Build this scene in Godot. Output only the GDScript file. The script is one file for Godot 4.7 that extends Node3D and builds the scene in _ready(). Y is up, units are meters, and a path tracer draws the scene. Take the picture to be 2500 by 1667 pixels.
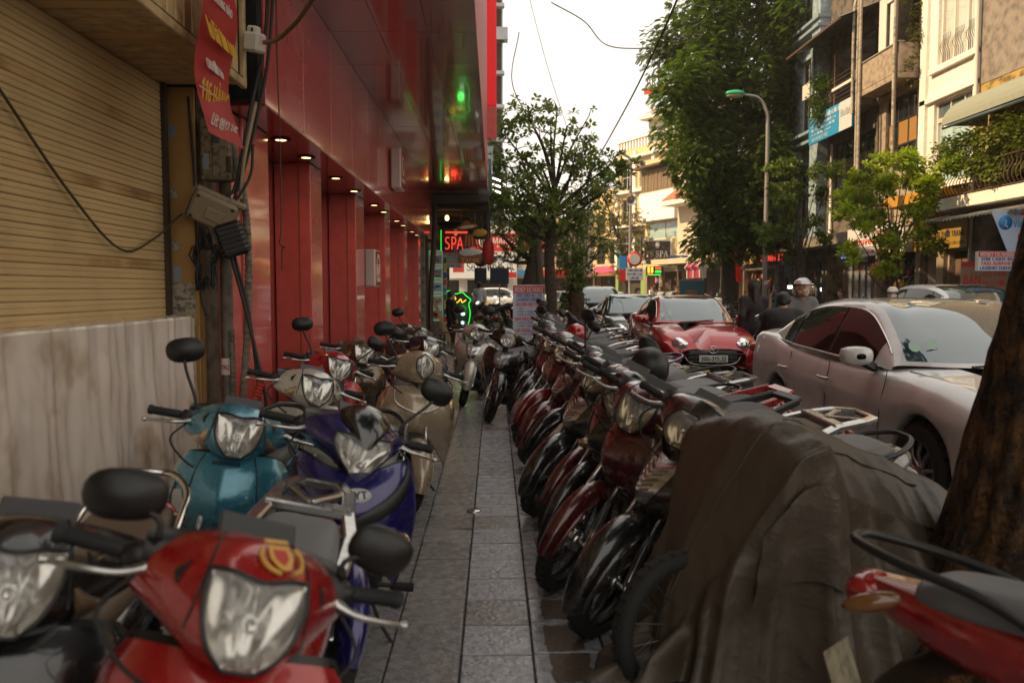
extends Node3D

var mc := {}
var tx := {}
var mesh_of := {}
var rng := RandomNumberGenerator.new()
var fonts := {}

class G:
	var st := SurfaceTool.new()
	func _init(smooth := true):
		st.begin(Mesh.PRIMITIVE_TRIANGLES)
		st.set_uv(Vector2.ZERO)
		sm(smooth)
	func sm(s):
		st.set_smooth_group(0 if s else -1)
		return self
	func tri(a: Vector3, b: Vector3, c: Vector3):
		st.add_vertex(a); st.add_vertex(c); st.add_vertex(b)
	func quad(a: Vector3, b: Vector3, c: Vector3, d: Vector3):
		tri(a, b, c); tri(a, c, d)
	func quado(a: Vector3, b: Vector3, c: Vector3, d: Vector3, mid: Vector3):
		if (b - a).cross(d - a).dot(a + c - mid * 2.0) < 0.0: quad(a, d, c, b)
		else: quad(a, b, c, d)
	func trio(a: Vector3, b: Vector3, c: Vector3, mid: Vector3):
		if (b - a).cross(c - a).dot(a - mid) < 0.0: tri(a, c, b)
		else: tri(a, b, c)
	func box(c: Vector3, s: Vector3, bas := Basis()):
		var h := s * 0.5
		for ax in 3:
			for sg in [-1.0, 1.0]:
				var p := []
				for k in [[-1, -1], [1, -1], [1, 1], [-1, 1]]:
					var v := Vector3.ZERO
					v[ax] = sg * h[ax]; v[(ax + 1) % 3] = k[0] * h[(ax + 1) % 3]; v[(ax + 2) % 3] = k[1] * h[(ax + 2) % 3]
					p.append(c + bas * v)
				quado(p[0], p[1], p[2], p[3], c)
		return self
	func cbox(c: Vector3, s: Vector3, bev := 0.01, bas := Basis()):
		var h := s * 0.5
		var b := minf(bev, minf(h.x, minf(h.y, h.z)) * 0.9)
		var pt := func(sg: Vector3, ax: int) -> Vector3:
			var v := Vector3(sg.x * (h.x - b), sg.y * (h.y - b), sg.z * (h.z - b))
			v[ax] = sg[ax] * h[ax]
			return c + bas * v
		for ax in 3:
			var a1 := (ax + 1) % 3
			var a2 := (ax + 2) % 3
			for sg in [-1.0, 1.0]:
				var p := []
				for k in [[-1, -1], [1, -1], [1, 1], [-1, 1]]:
					var s3 := Vector3.ZERO
					s3[ax] = sg; s3[a1] = k[0]; s3[a2] = k[1]
					p.append(pt.call(s3, ax))
				quado(p[0], p[1], p[2], p[3], c)
			for k in [[-1, -1], [1, -1], [1, 1], [-1, 1]]:
				var lo := Vector3.ZERO
				lo[a1] = k[0]; lo[a2] = k[1]; lo[ax] = -1
				var hi := lo
				hi[ax] = 1
				quado(pt.call(lo, a1), pt.call(hi, a1), pt.call(hi, a2), pt.call(lo, a2), c)
		for x in [-1, 1]:
			for y in [-1, 1]:
				for z in [-1, 1]:
					var s3 := Vector3(x, y, z)
					trio(pt.call(s3, 0), pt.call(s3, 1), pt.call(s3, 2), c)
		return self
	func grid(rows: Array, wrap := false, flip := false):
		var nr := rows.size() - 1
		for i in nr:
			var a: PackedVector3Array = rows[i]
			var b: PackedVector3Array = rows[i + 1]
			var n := a.size()
			var last := n if wrap else n - 1
			for j in last:
				var k := (j + 1) % n
				var u0 := float(j) / last
				var u1 := float(j + 1) / last
				var v0 := float(i) / nr
				var v1 := float(i + 1) / nr
				if flip:
					st.set_uv(Vector2(u0, v0)); st.add_vertex(a[j]); st.set_uv(Vector2(u1, v0)); st.add_vertex(a[k]); st.set_uv(Vector2(u1, v1)); st.add_vertex(b[k])
					st.set_uv(Vector2(u0, v0)); st.add_vertex(a[j]); st.set_uv(Vector2(u1, v1)); st.add_vertex(b[k]); st.set_uv(Vector2(u0, v1)); st.add_vertex(b[j])
				else:
					st.set_uv(Vector2(u0, v0)); st.add_vertex(a[j]); st.set_uv(Vector2(u1, v1)); st.add_vertex(b[k]); st.set_uv(Vector2(u1, v0)); st.add_vertex(a[k])
					st.set_uv(Vector2(u0, v0)); st.add_vertex(a[j]); st.set_uv(Vector2(u0, v1)); st.add_vertex(b[j]); st.set_uv(Vector2(u1, v1)); st.add_vertex(b[k])
		return self
	func tube(pts: Array, r, seg := 8, cap := true, flat := 1.0):
		var rows := []
		var up := Vector3.UP
		var t0: Vector3 = (pts[1] - pts[0]).normalized()
		if absf(t0.dot(up)) > 0.9: up = Vector3.RIGHT
		var nrm: Vector3 = (up - t0 * up.dot(t0)).normalized()
		for i in pts.size():
			var t: Vector3 = (pts[mini(i + 1, pts.size() - 1)] - pts[maxi(i - 1, 0)]).normalized()
			nrm = (nrm - t * nrm.dot(t)).normalized()
			var bi: Vector3 = t.cross(nrm)
			var rr: float = r[i] if r is Array else r
			var ring := PackedVector3Array()
			for k in seg:
				var a := TAU * k / seg
				ring.append(pts[i] + (nrm * cos(a) * flat + bi * sin(a)) * rr)
			rows.append(ring)
		grid(rows, true)
		if cap:
			for e in [0, pts.size() - 1]:
				for k in seg:
					var q: PackedVector3Array = rows[e]
					if e == 0: tri(pts[e], q[k], q[(k + 1) % seg])
					else: tri(pts[e], q[(k + 1) % seg], q[k])
		return self
	func lathe(prof: Array, seg := 16, xf := Transform3D(), a0 := 0.0, a1 := TAU):
		var rows := []
		var full := absf(a1 - a0 - TAU) < 0.001
		for k in (seg if full else seg + 1):
			var a := a0 + (a1 - a0) * k / seg
			var col := PackedVector3Array()
			for p in prof: col.append(xf * Vector3(p[0] * cos(a), p[1], p[0] * sin(a)))
			rows.append(col)
		if full: rows.append(rows[0])
		grid(rows, false)
		return self
	func ext(poly: PackedVector2Array, z0: float, z1: float, xf := Transform3D()):
		var p := poly
		if Geometry2D.is_polygon_clockwise(p):
			p = p.duplicate(); p.reverse()
		var ids := Geometry2D.triangulate_polygon(p)
		var n := p.size()
		for i in range(0, ids.size(), 3):
			var a := p[ids[i]]; var b := p[ids[i + 1]]; var c := p[ids[i + 2]]
			if (b - a).cross(c - a) < 0.0:
				var t := b; b = c; c = t
			tri(xf * Vector3(a.x, a.y, z1), xf * Vector3(b.x, b.y, z1), xf * Vector3(c.x, c.y, z1))
			tri(xf * Vector3(a.x, a.y, z0), xf * Vector3(c.x, c.y, z0), xf * Vector3(b.x, b.y, z0))
		for i in n:
			var a := p[i]; var b := p[(i + 1) % n]
			quad(xf * Vector3(a.x, a.y, z0), xf * Vector3(b.x, b.y, z0), xf * Vector3(b.x, b.y, z1), xf * Vector3(a.x, a.y, z1))
		return self
	func ball(c: Vector3, r: Vector3, seg := 12, ring := 8, bas := Basis()):
		var rows := []
		for i in ring + 1:
			var p := PI * i / ring
			var row := PackedVector3Array()
			for k in seg:
				var a := TAU * k / seg
				row.append(c + bas * Vector3(r.x * sin(p) * cos(a), r.y * cos(p), r.z * sin(p) * sin(a)))
			rows.append(row)
		grid(rows, true, true)
		return self
	func done() -> ArrayMesh:
		st.generate_normals()
		return st.commit()

# ---------- colours, textures, materials
func L(r: float, g: float, b: float) -> Color:
	return Color(r, g, b).linear_to_srgb()

func ramp(a: Array) -> Gradient:
	var g := Gradient.new()
	var o := PackedFloat32Array()
	var c := PackedColorArray()
	for e in a:
		o.append(e[0]); c.append(Color(e[1], e[1], e[1]) if e[1] is float else e[1])
	g.offsets = o; g.colors = c
	return g

func ntex(key: String, sz: int, freq: float, rmp: Array, o := {}) -> Texture2D:
	if tx.has(key): return tx[key]
	var n := FastNoiseLite.new()
	n.seed = key.hash() % 1000
	n.noise_type = o.get("type", FastNoiseLite.TYPE_SIMPLEX)
	n.frequency = freq
	n.fractal_octaves = o.get("oct", 4)
	n.fractal_type = o.get("frac", FastNoiseLite.FRACTAL_FBM)
	n.fractal_gain = o.get("gain", 0.5)
	if o.has("ret"): n.cellular_return_type = o.ret
	var t := NoiseTexture2D.new()
	t.width = sz; t.height = sz; t.seamless = true; t.noise = n
	if rmp.size(): t.color_ramp = ramp(rmp)
	if o.has("nrm"):
		t.as_normal_map = true; t.bump_strength = o.nrm
	tx[key] = t
	return t

func T(key: String) -> Texture2D:
	match key:
		"mottle": return ntex(key, 512, 0.012, [[0.0, 0.68], [0.35, 0.86], [0.65, 0.94], [1.0, 1.0]])
		"soft": return ntex(key, 256, 0.02, [[0.0, 0.90], [0.5, 0.97], [1.0, 1.0]], {"oct": 5})
		"streak": return ntex(key, 512, 0.008, [[0.0, Color(.58, .50, .42)], [0.30, Color(.82, .77, .72)], [0.5, Color(.95, .93, .91)], [1.0, Color.WHITE]], {"oct": 5, "gain": 0.55})
		"grime": return ntex(key, 512, 0.008, [[0.0, 0.46], [0.3, 0.70], [0.52, 0.92], [1.0, 1.0]], {"oct": 6, "gain": 0.58})
		"stain": return ntex(key, 512, 0.007, [[0.0, Color(.70, .58, .46)], [0.25, Color(.86, .79, .71)], [0.40, Color(.95, .92, .88)], [0.6, Color(1, .98, .95)], [1.0, Color(.95, .94, .93)]], {"oct": 6, "gain": .6})
		"sheet": return ntex(key, 512, 0.006, [[0.0, Color(.70, .60, .50)], [0.27, Color(.90, .86, .81)], [0.36, Color(.97, .95, .93)], [1.0, Color.WHITE]], {"oct": 5, "gain": .6})
		"speck": return ntex(key, 512, 0.09, [[0.0, 0.45], [0.32, 0.62], [0.42, 0.95], [1.0, 1.0]], {"oct": 3})
		"tile": return ntex(key, 512, 0.02, [[0.0, 0.70], [0.4, 0.88], [0.6, 0.95], [1.0, 1.0]], {"oct": 6, "gain": 0.65})
		"bark": return ntex(key, 512, 0.02, [[0.0, 0.16], [0.4, 0.42], [0.52, 0.75], [0.7, 1.0], [1.0, 0.8]], {"oct": 5, "gain": 0.6})
		"barkg": return ntex(key, 512, 0.016, [[0.0, Color(.10, .09, .08)], [0.38, Color(.30, .24, .20)], [0.5, Color(.7, .6, .45)], [0.62, Color(1, .95, .7)], [1.0, Color(1, .8, .45)]], {"oct": 6, "gain": .62})
		"osb": return ntex(key, 512, 0.06, [[0.0, 0.5], [0.4, 0.75], [0.6, 1.0], [1.0, 0.85]], {"type": FastNoiseLite.TYPE_CELLULAR, "oct": 2, "ret": FastNoiseLite.RETURN_CELL_VALUE})
		"bump": return ntex(key, 512, 0.03, [], {"oct": 5, "nrm": 4.0})
		"fine": return ntex(key, 512, 0.12, [], {"oct": 3, "nrm": 3.0})
		"barkn": return ntex(key, 512, 0.02, [], {"oct": 5, "nrm": 14.0, "gain": 0.6})
		"wavy": return ntex(key, 256, 0.012, [], {"oct": 2, "nrm": 1.6})
		"facet": return ntex(key, 256, 0.035, [], {"type": FastNoiseLite.TYPE_CELLULAR, "nrm": 9.0, "oct": 1})
		"film": return ntex(key, 512, 0.014, [], {"oct": 5, "nrm": 9.0, "frac": FastNoiseLite.FRACTAL_RIDGED})
		"crumple": return ntex(key, 512, 0.010, [], {"oct": 5, "nrm": 8.0, "gain": .55, "frac": FastNoiseLite.FRACTAL_RIDGED})
		"gloss": return ntex(key, 256, 0.02, [[0.0, 0.25], [0.5, 0.5], [1.0, 0.9]], {"oct": 5})
		"plaid": return plaid()
		"glassglow": return ntex(key, 256, 0.02, [[0.0, 0.1], [1.0, 1.0]])
	return null

func plaid() -> Texture2D:
	if tx.has("plaid"): return tx["plaid"]
	var im := Image.create(128, 128, false, Image.FORMAT_RGB8)
	im.fill(Color(0.09, 0.07, 0.085))
	for y in 128:
		for x in 128:
			var c := Color(0.09, 0.065, 0.08)
			if (x / 16) % 2 == 0: c = c.darkened(0.35)
			if (y / 16) % 2 == 0: c = c.darkened(0.35)
			if x % 16 < 2: c = c.lerp(Color(0.5, 0.42, 0.46), 0.55)
			if y % 16 < 2: c = c.lerp(Color(0.5, 0.42, 0.46), 0.55)
			im.set_pixel(x, y, c)
	tx["plaid"] = ImageTexture.create_from_image(im)
	return tx["plaid"]

# opts: t albedo texture, n normal texture, ns strength, s triplanar scale (float or Vector3), w world triplanar, coat, a alpha, e emission [r,g,b,k], back backlight, spec, vc vertex colours, sheen, uv plain uv, rt roughness texture
func mt(key: String, col := Color.WHITE, rough := 0.6, metal := 0.0, o := {}) -> StandardMaterial3D:
	if mc.has(key): return mc[key]
	var m := StandardMaterial3D.new()
	m.resource_name = key
	m.albedo_color = col
	m.roughness = rough
	m.metallic = metal
	if o.has("t"): m.albedo_texture = T(o.t)
	if o.has("n"):
		m.normal_enabled = true; m.normal_texture = T(o.n); m.normal_scale = o.get("ns", 1.0)
	if o.has("rt"):
		m.roughness_texture = T(o.rt)
	if (o.has("t") or o.has("n") or o.has("rt")) and not o.has("uv"):
		m.uv1_triplanar = true
		m.uv1_world_triplanar = o.get("w", false)
		var s = o.get("s", 1.0)
		m.uv1_scale = s if s is Vector3 else Vector3(s, s, s)
	if o.has("coat"):
		m.clearcoat_enabled = true; m.clearcoat = o.coat; m.clearcoat_roughness = o.get("cr", 0.03)
	if o.has("a"):
		m.transparency = BaseMaterial3D.TRANSPARENCY_ALPHA
		m.albedo_color.a = o.a
	if o.has("e"):
		m.emission_enabled = true; m.emission = L(o.e[0], o.e[1], o.e[2]); m.emission_energy_multiplier = o.e[3]
	if o.has("back"):
		m.backlight_enabled = true; m.backlight = o.back
	if o.has("spec"): m.metallic_specular = o.spec
	if o.has("vc"): m.vertex_color_use_as_albedo = true
	if o.has("sheen"):
		m.rim_enabled = true; m.rim = o.sheen; m.rim_tint = 0.5
	m.cull_mode = BaseMaterial3D.CULL_DISABLED
	mc[key] = m
	return m

# ---------- nodes
func P(x: float, f: float, y := 0.0) -> Vector3:
	return Vector3(x, y, -f)

func thing(called: String, label: String, category: String, at := Vector3.ZERO, turn := 0.0, group := "") -> Node3D:
	var o := Node3D.new()
	o.name = called
	add_child(o, true)
	o.position = at
	o.rotation.y = turn
	tag(o, label, category, group)
	return o

func tag(o: Node, label: String, category: String, group := ""):
	o.set_meta("label", label); o.set_meta("category", category)
	if group: o.set_meta("group", group)

func part(parent: Node, called: String, mesh, mat: Material, xf := Transform3D()) -> MeshInstance3D:
	var o := MeshInstance3D.new()
	o.name = called
	o.mesh = mesh.done() if mesh is G else mesh
	o.material_override = mat
	o.transform = xf
	parent.add_child(o, true)
	return o

func solo(called: String, label: String, category: String, mesh, mat: Material, xf := Transform3D(), group := "") -> MeshInstance3D:
	var o := part(self, called, mesh, mat, xf)
	tag(o, label, category, group)
	return o

func structure(called: String, mesh, mat: Material, xf := Transform3D()) -> MeshInstance3D:
	var o := part(self, called, mesh, mat, xf)
	o.set_meta("kind", "structure")
	return o

func cached(key: String, make: Callable) -> Mesh:
	if not mesh_of.has(key):
		var g = make.call()
		mesh_of[key] = g.done() if g is G else g
	return mesh_of[key]

func B1(size: Vector3, bev := 0.0) -> Mesh:
	return cached("box%s%s" % [size, bev], func(): return G.new(false).cbox(Vector3.ZERO, size, bev) if bev > 0.0 else G.new(false).box(Vector3.ZERO, size))

func X(pos: Vector3, rot := Vector3.ZERO, sc := Vector3.ONE) -> Transform3D:
	return Transform3D(Basis.from_euler(rot) * Basis.from_scale(sc), pos)

func font(kind: String) -> Font:
	if not fonts.has(kind):
		var f := SystemFont.new()
		f.font_names = PackedStringArray([kind.trim_suffix(" Bold")])
		if kind.ends_with("Bold"): f.font_weight = 700
		fonts[kind] = f
	return fonts[kind]

# text in a box w wide and h high, centred on xf, facing its +z
func text(parent: Node, s: String, xf: Transform3D, w: float, h: float, mat: Material, face := "Droid Sans Bold", depth := 0.004, called := "lettering") -> MeshInstance3D:
	var key := "text" + s + face
	var tm: TextMesh
	if mesh_of.has(key): tm = mesh_of[key]
	else:
		tm = TextMesh.new()
		tm.font = font(face)
		tm.text = s
		tm.font_size = 32
		tm.pixel_size = 0.01
		tm.curve_step = 3.0
		tm.depth = 0.02
		mesh_of[key] = tm
	var bb := tm.get_aabb()
	var k := Vector3(w / maxf(bb.size.x, 0.001), h / maxf(bb.size.y, 0.001), depth / 0.02)
	var c := bb.get_center()
	return part(parent, called, tm, mat, xf * Transform3D(Basis.from_scale(k), Vector3(-c.x * k.x, -c.y * k.y, 0)))

static func cr(a: Vector3, b: Vector3, c: Vector3, d: Vector3, t: float) -> Vector3:
	var t2 := t * t
	var t3 := t2 * t
	return 0.5 * (2.0 * b + (c - a) * t + (2.0 * a - 5.0 * b + 4.0 * c - d) * t2 + (3.0 * b - 3.0 * c + d - a) * t3)

static func crv(row: Array, f: float) -> float:
	var n := row.size()
	var i := clampi(int(f), 0, n - 2)
	var t := f - i
	var b: float = row[i]; var c: float = row[i + 1]
	var a: float = row[i - 1] if i > 0 else 2.0 * b - c
	var d: float = row[i + 2] if i + 2 < n else 2.0 * c - b
	return cr(Vector3(a, 0, 0), Vector3(b, 0, 0), Vector3(c, 0, 0), Vector3(d, 0, 0), t).x

static func along(row: Array, f: float, mirror := false) -> Vector3:
	var n := row.size()
	var i := clampi(int(f), 0, n - 2)
	var t := f - i
	var b: Vector3 = row[i]; var c: Vector3 = row[i + 1]
	var a: Vector3
	if i > 0: a = row[i - 1]
	elif mirror: a = Vector3(-c.x, c.y, c.z)
	else: a = 2.0 * b - c
	var d: Vector3 = row[i + 2] if i + 2 < n else 2.0 * c - b
	return cr(a, b, c, d, t)

# rows: half sections, centre to edge (x >= 0), mirrored; u -1..1 across, v 0..1 down
static func pat(rows: Array, u: float, v: float, crease := false) -> Vector3:
	var n: int = rows[0].size()
	var col := []
	var fu := absf(u) * (n - 1)
	var fv := v * (rows.size() - 1)
	var i := clampi(int(fv), 0, rows.size() - 2)
	for k in range(i - 1, i + 3):
		col.append(along(rows[k], fu, not crease) if k >= 0 and k < rows.size() else null)
	if col[0] == null: col[0] = 2.0 * col[1] - col[2]
	if col[3] == null: col[3] = 2.0 * col[2] - col[1]
	var p := cr(col[0], col[1], col[2], col[3], fv - i)
	if u < 0.0: p.x = -p.x
	return p

static func pnorm(rows: Array, u: float, v: float) -> Vector3:
	var e := 0.02
	var du := pat(rows, minf(u + e, 1.0), v) - pat(rows, maxf(u - e, -1.0), v)
	var dv := pat(rows, u, minf(v + e, 1.0)) - pat(rows, u, maxf(v - e, 0.0))
	var n := dv.cross(du).normalized()
	return n

# a piece of a patch: v0..v1, u from ua to ub (numbers, or arrays that run along v); off: metres outwards, bulge: more in its middle
func pg(g: G, rows: Array, v0: float, v1: float, ua, ub, nu: int, nv: int, off := 0.0, bulge := 0.0, crease := false) -> Array:
	var out := []
	for j in nv + 1:
		var s := float(j) / nv
		var v := lerpf(v0, v1, s)
		var a: float = crv(ua, s * (ua.size() - 1)) if ua is Array else ua
		var b: float = crv(ub, s * (ub.size() - 1)) if ub is Array else ub
		var row := PackedVector3Array()
		for i in nu + 1:
			var r := float(i) / nu
			var u := lerpf(a, b, r)
			var p := pat(rows, u, v, crease)
			if off != 0.0 or bulge != 0.0:
				var q := (1.0 - pow(absf(2.0 * r - 1.0), 2.5)) * (1.0 - pow(absf(2.0 * s - 1.0), 2.5))
				p += pnorm(rows, u, v) * (off + bulge * q)
			row.append(p)
		out.append(row)
	g.grid(out, false, false)
	return out

func rim_of(rows: Array) -> Array:
	var e := []
	var n: int = rows.size()
	var m: int = rows[0].size()
	for i in m: e.append(rows[0][i])
	for j in range(1, n): e.append(rows[j][m - 1])
	for i in range(m - 2, -1, -1): e.append(rows[n - 1][i])
	for j in range(n - 2, 0, -1): e.append(rows[j][0])
	e.append(rows[0][0])
	return e

# closed loft: rows of half sections (top centre round the side to bottom centre), mirrored
func loft(g: G, rows: Array, nv: int, nu := 5, ends := true):
	var out := []
	var n: int = rows[0].size()
	for j in nv + 1:
		var ring := PackedVector3Array()
		var v := float(j) / nv
		for i in nu * (n - 1) + 1: ring.append(pat(rows, float(i) / (nu * (n - 1)), v))
		for i in range(nu * (n - 1) - 1, 0, -1):
			var p := ring[i]
			ring.append(Vector3(-p.x, p.y, p.z))
		out.append(ring)
	g.grid(out, true, true)
	if ends:
		for e in [0, nv]:
			var q: PackedVector3Array = out[e]
			var c := Vector3.ZERO
			for p in q: c += p
			c /= q.size()
			for k in q.size():
				if e == 0: g.tri(c, q[k], q[(k + 1) % q.size()])
				else: g.tri(c, q[(k + 1) % q.size()], q[k])
	return g

func V(a: Array) -> Array:
	var o := []
	for i in range(0, a.size(), 3): o.append(Vector3(a[i], a[i + 1], a[i + 2]))
	return o

func spl(a: Array, n: int) -> Array:
	var o := []
	for i in n + 1: o.append(along(a, float(i) / n * (a.size() - 1)))
	return o

func camera_and_light():
	var cam := Camera3D.new()
	cam.name = "camera"
	cam.fov = 45.24
	cam.near = 0.05
	cam.far = 600
	cam.position = Vector3(0, 1.52, 0)
	cam.rotation = Vector3(-atan(127.5 / 2000.0), -atan(43.0 / 2000.0), 0)
	var at := CameraAttributesPhysical.new()
	at.exposure_aperture = 2.8
	at.frustum_focal_length = 29.0
	at.frustum_focus_distance = 8.5
	at.exposure_multiplier = 1.0
	cam.attributes = at
	cam.current = true
	add_child(cam)
	cam.fov = 45.24
	var we := WorldEnvironment.new()
	we.name = "environment"
	var e := Environment.new()
	e.background_mode = Environment.BG_SKY
	var sky := Sky.new()
	var sm := ProceduralSkyMaterial.new()
	sm.sky_top_color = Color(1.0, .985, .955)
	sm.sky_horizon_color = Color(1.0, .97, .92)
	sm.sky_curve = .3
	sm.ground_bottom_color = Color(.25, .22, .2)
	sm.ground_horizon_color = Color(.6, .57, .52)
	sm.sky_energy_multiplier = 1.0
	sm.sun_angle_max = 1.0
	sky.sky_material = sm
	e.sky = sky
	e.background_energy_multiplier = .90
	e.tonemap_mode = Environment.TONE_MAPPER_LINEAR
	e.tonemap_exposure = 1.5
	e.sdfgi_enabled = true
	e.ssao_enabled = true
	e.ssil_enabled = true
	e.fog_enabled = true
	e.fog_density = .0009
	e.fog_light_color = Color(1.0, .95, .87)
	we.environment = e
	add_child(we)
	var sun := DirectionalLight3D.new()
	sun.name = "sun"
	sun.light_color = Color(1.0, .87, .66)
	sun.light_energy = 1.6
	sun.light_angular_distance = .5
	sun.shadow_enabled = true
	# the light comes over the left roofs, a little from ahead
	var from := Vector3(-1.0, .80, .10).normalized()
	sun.look_at_from_position(from * 50.0, Vector3.ZERO)
	add_child(sun)

# ---------- motorbikes: +z is where the bike heads, x > 0 its left
var kinds := {}

func bike_kinds():
	var u := {"wr": 0.285, "fz": 0.62, "rz": -0.61, "spoke": true, "lens": 0.36, "lv": [0.34, 0.80],
		"lu": [0.47, 0.50, 0.46, 0.38, 0.21], "crease": false}
	u.cowl = [
		V([0,1.045,.22, .09,1.04,.22, .19,1.015,.205, .27,.985,.18]),
		V([0,1.055,.31, .09,1.045,.305, .19,1.01,.275, .285,.965,.20]),
		V([0,.995,.415, .085,1.005,.395, .18,.98,.335, .30,.935,.21]),
		V([0,.93,.45, .08,.93,.44, .165,.905,.37, .29,.90,.22]),
		V([0,.865,.43, .065,.865,.42, .13,.86,.355, .23,.87,.23]),
		V([0,.83,.33, .05,.83,.33, .10,.84,.29, .17,.855,.22])]
	u.apron = [
		V([0,.86,.37, .09,.86,.36, .165,.85,.33, .20,.83,.29]),
		V([0,.80,.44, .10,.80,.415, .195,.78,.355, .24,.76,.28]),
		V([0,.70,.49, .10,.69,.455, .205,.66,.38, .255,.63,.27]),
		V([0,.61,.475, .09,.59,.44, .185,.54,.375, .24,.47,.25]),
		V([0,.565,.42, .07,.55,.41, .145,.46,.35, .215,.33,.21])]
	u.body = [
		V([0,.66,.10, .08,.66,.10, .115,.60,.10, .09,.48,.10]),
		V([0,.70,-.12, .11,.70,-.12, .155,.62,-.12, .12,.48,-.12]),
		V([0,.73,-.45, .12,.73,-.45, .16,.65,-.45, .12,.53,-.45]),
		V([0,.76,-.75, .09,.76,-.75, .12,.70,-.75, .085,.61,-.75]),
		V([0,.78,-.97, .035,.78,-.97, .045,.75,-.97, .03,.71,-.97])]
	u.seat = [
		V([0,.70,.10, .05,.695,.10, .07,.68,.10, .055,.66,.10]),
		V([0,.755,-.04, .09,.75,-.04, .118,.71,-.04, .10,.68,-.04]),
		V([0,.765,-.33, .105,.76,-.33, .137,.72,-.33, .12,.69,-.33]),
		V([0,.80,-.44, .11,.795,-.44, .137,.74,-.44, .12,.70,-.44]),
		V([0,.815,-.72, .10,.81,-.72, .125,.76,-.72, .11,.73,-.72]),
		V([0,.79,-.82, .07,.785,-.82, .09,.76,-.82, .08,.74,-.82])]
	for r in u.cowl:
		for i in r.size(): r[i].x *= .72
	kinds["u"] = u
	var s := u.duplicate()
	s.merge({"spoke": false, "crease": true, "lens": 0.30, "lv": [0.45, 0.86], "visor": true}, true)
	s.cowl = [
		V([0,1.04,.24, .07,1.03,.24, .14,1.0,.22, .19,.97,.20]),
		V([0,1.06,.31, .07,1.045,.30, .15,1.01,.27, .205,.975,.21]),
		V([0,1.0,.405, .07,1.0,.385, .155,.98,.325, .215,.95,.22]),
		V([0,.90,.455, .07,.925,.425, .15,.93,.345, .205,.92,.23]),
		V([0,.83,.44, .05,.86,.41, .115,.89,.34, .165,.89,.23]),
		V([0,.80,.35, .04,.83,.34, .08,.86,.29, .12,.87,.22])]
	s.apron = [
		V([0,.84,.40, .09,.85,.38, .17,.88,.34, .215,.885,.30]),
		V([0,.785,.48, .10,.79,.43, .195,.81,.36, .245,.80,.29]),
		V([0,.71,.53, .09,.69,.47, .20,.68,.39, .265,.66,.28]),
		V([0,.64,.50, .08,.60,.45, .18,.56,.38, .25,.51,.26]),
		V([0,.61,.43, .06,.56,.41, .14,.47,.35, .215,.36,.22])]
	kinds["s"] = s
	var v := {"wr": 0.235, "fz": 0.64, "rz": -0.60, "spoke": false, "round": true, "floor": true, "lens": 0.36, "lv": [0.30, 0.74], "lu": [0.02, 0.26, 0.30, 0.26, 0.02], "crease": false, "wide": true}
	v.cowl = [
		V([0,1.075,.19, .09,1.06,.18, .19,1.02,.15, .26,.985,.13]),
		V([0,1.085,.26, .09,1.07,.24, .19,1.02,.205, .27,.97,.16]),
		V([0,1.04,.35, .085,1.03,.335, .18,.985,.26, .275,.945,.18]),
		V([0,.96,.395, .08,.955,.38, .165,.93,.29, .265,.915,.19]),
		V([0,.88,.375, .065,.88,.36, .14,.88,.28, .22,.885,.20]),
		V([0,.84,.28, .05,.845,.28, .10,.85,.25, .17,.86,.19])]
	v.apron = [
		V([0,.84,.33, .11,.84,.32, .19,.82,.29, .235,.79,.24]),
		V([0,.78,.43, .12,.775,.40, .22,.75,.34, .275,.72,.25]),
		V([0,.68,.475, .12,.67,.445, .23,.62,.37, .29,.58,.26]),
		V([0,.59,.475, .11,.57,.44, .21,.50,.37, .28,.43,.25]),
		V([0,.53,.44, .08,.50,.42, .17,.39,.34, .25,.26,.22])]
	v.body = [
		V([0,.50,-.08, .13,.50,-.08, .16,.42,-.08, .15,.25,-.08]),
		V([0,.66,-.16, .16,.66,-.16, .19,.52,-.16, .16,.29,-.16]),
		V([0,.70,-.45, .165,.69,-.45, .215,.56,-.45, .165,.37,-.45]),
		V([0,.73,-.75, .13,.73,-.75, .185,.62,-.75, .13,.48,-.75]),
		V([0,.74,-.97, .06,.74,-.97, .09,.68,-.97, .06,.60,-.97])]
	v.seat = [
		V([0,.67,-.08, .08,.665,-.08, .11,.65,-.08, .10,.62,-.08]),
		V([0,.75,-.20, .13,.74,-.20, .165,.70,-.20, .14,.66,-.20]),
		V([0,.76,-.42, .135,.75,-.42, .17,.71,-.42, .15,.68,-.42]),
		V([0,.79,-.60, .125,.785,-.60, .155,.74,-.60, .14,.70,-.60]),
		V([0,.80,-.78, .10,.79,-.78, .13,.75,-.78, .12,.72,-.78]),
		V([0,.77,-.86, .06,.765,-.86, .08,.75,-.86, .07,.73,-.86])]
	kinds["v"] = v
	var a := v.duplicate()
	a.merge({"wr": 0.27, "round": false, "crease": true, "lv": [0.34, 0.82], "lu": [0.20, 0.40, 0.46, 0.42, 0.26], "alights": true}, true)
	a.cowl = [
		V([0,1.05,.20, .09,1.04,.20, .19,1.01,.18, .26,.98,.15]),
		V([0,1.06,.29, .09,1.045,.275, .19,1.0,.24, .275,.96,.18]),
		V([0,1.0,.375, .085,.995,.36, .18,.96,.29, .28,.935,.19]),
		V([0,.93,.41, .08,.925,.395, .165,.91,.32, .26,.90,.20]),
		V([0,.86,.39, .06,.86,.38, .13,.865,.31, .21,.875,.20]),
		V([0,.83,.29, .05,.835,.29, .10,.85,.25, .16,.855,.19])]
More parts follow.
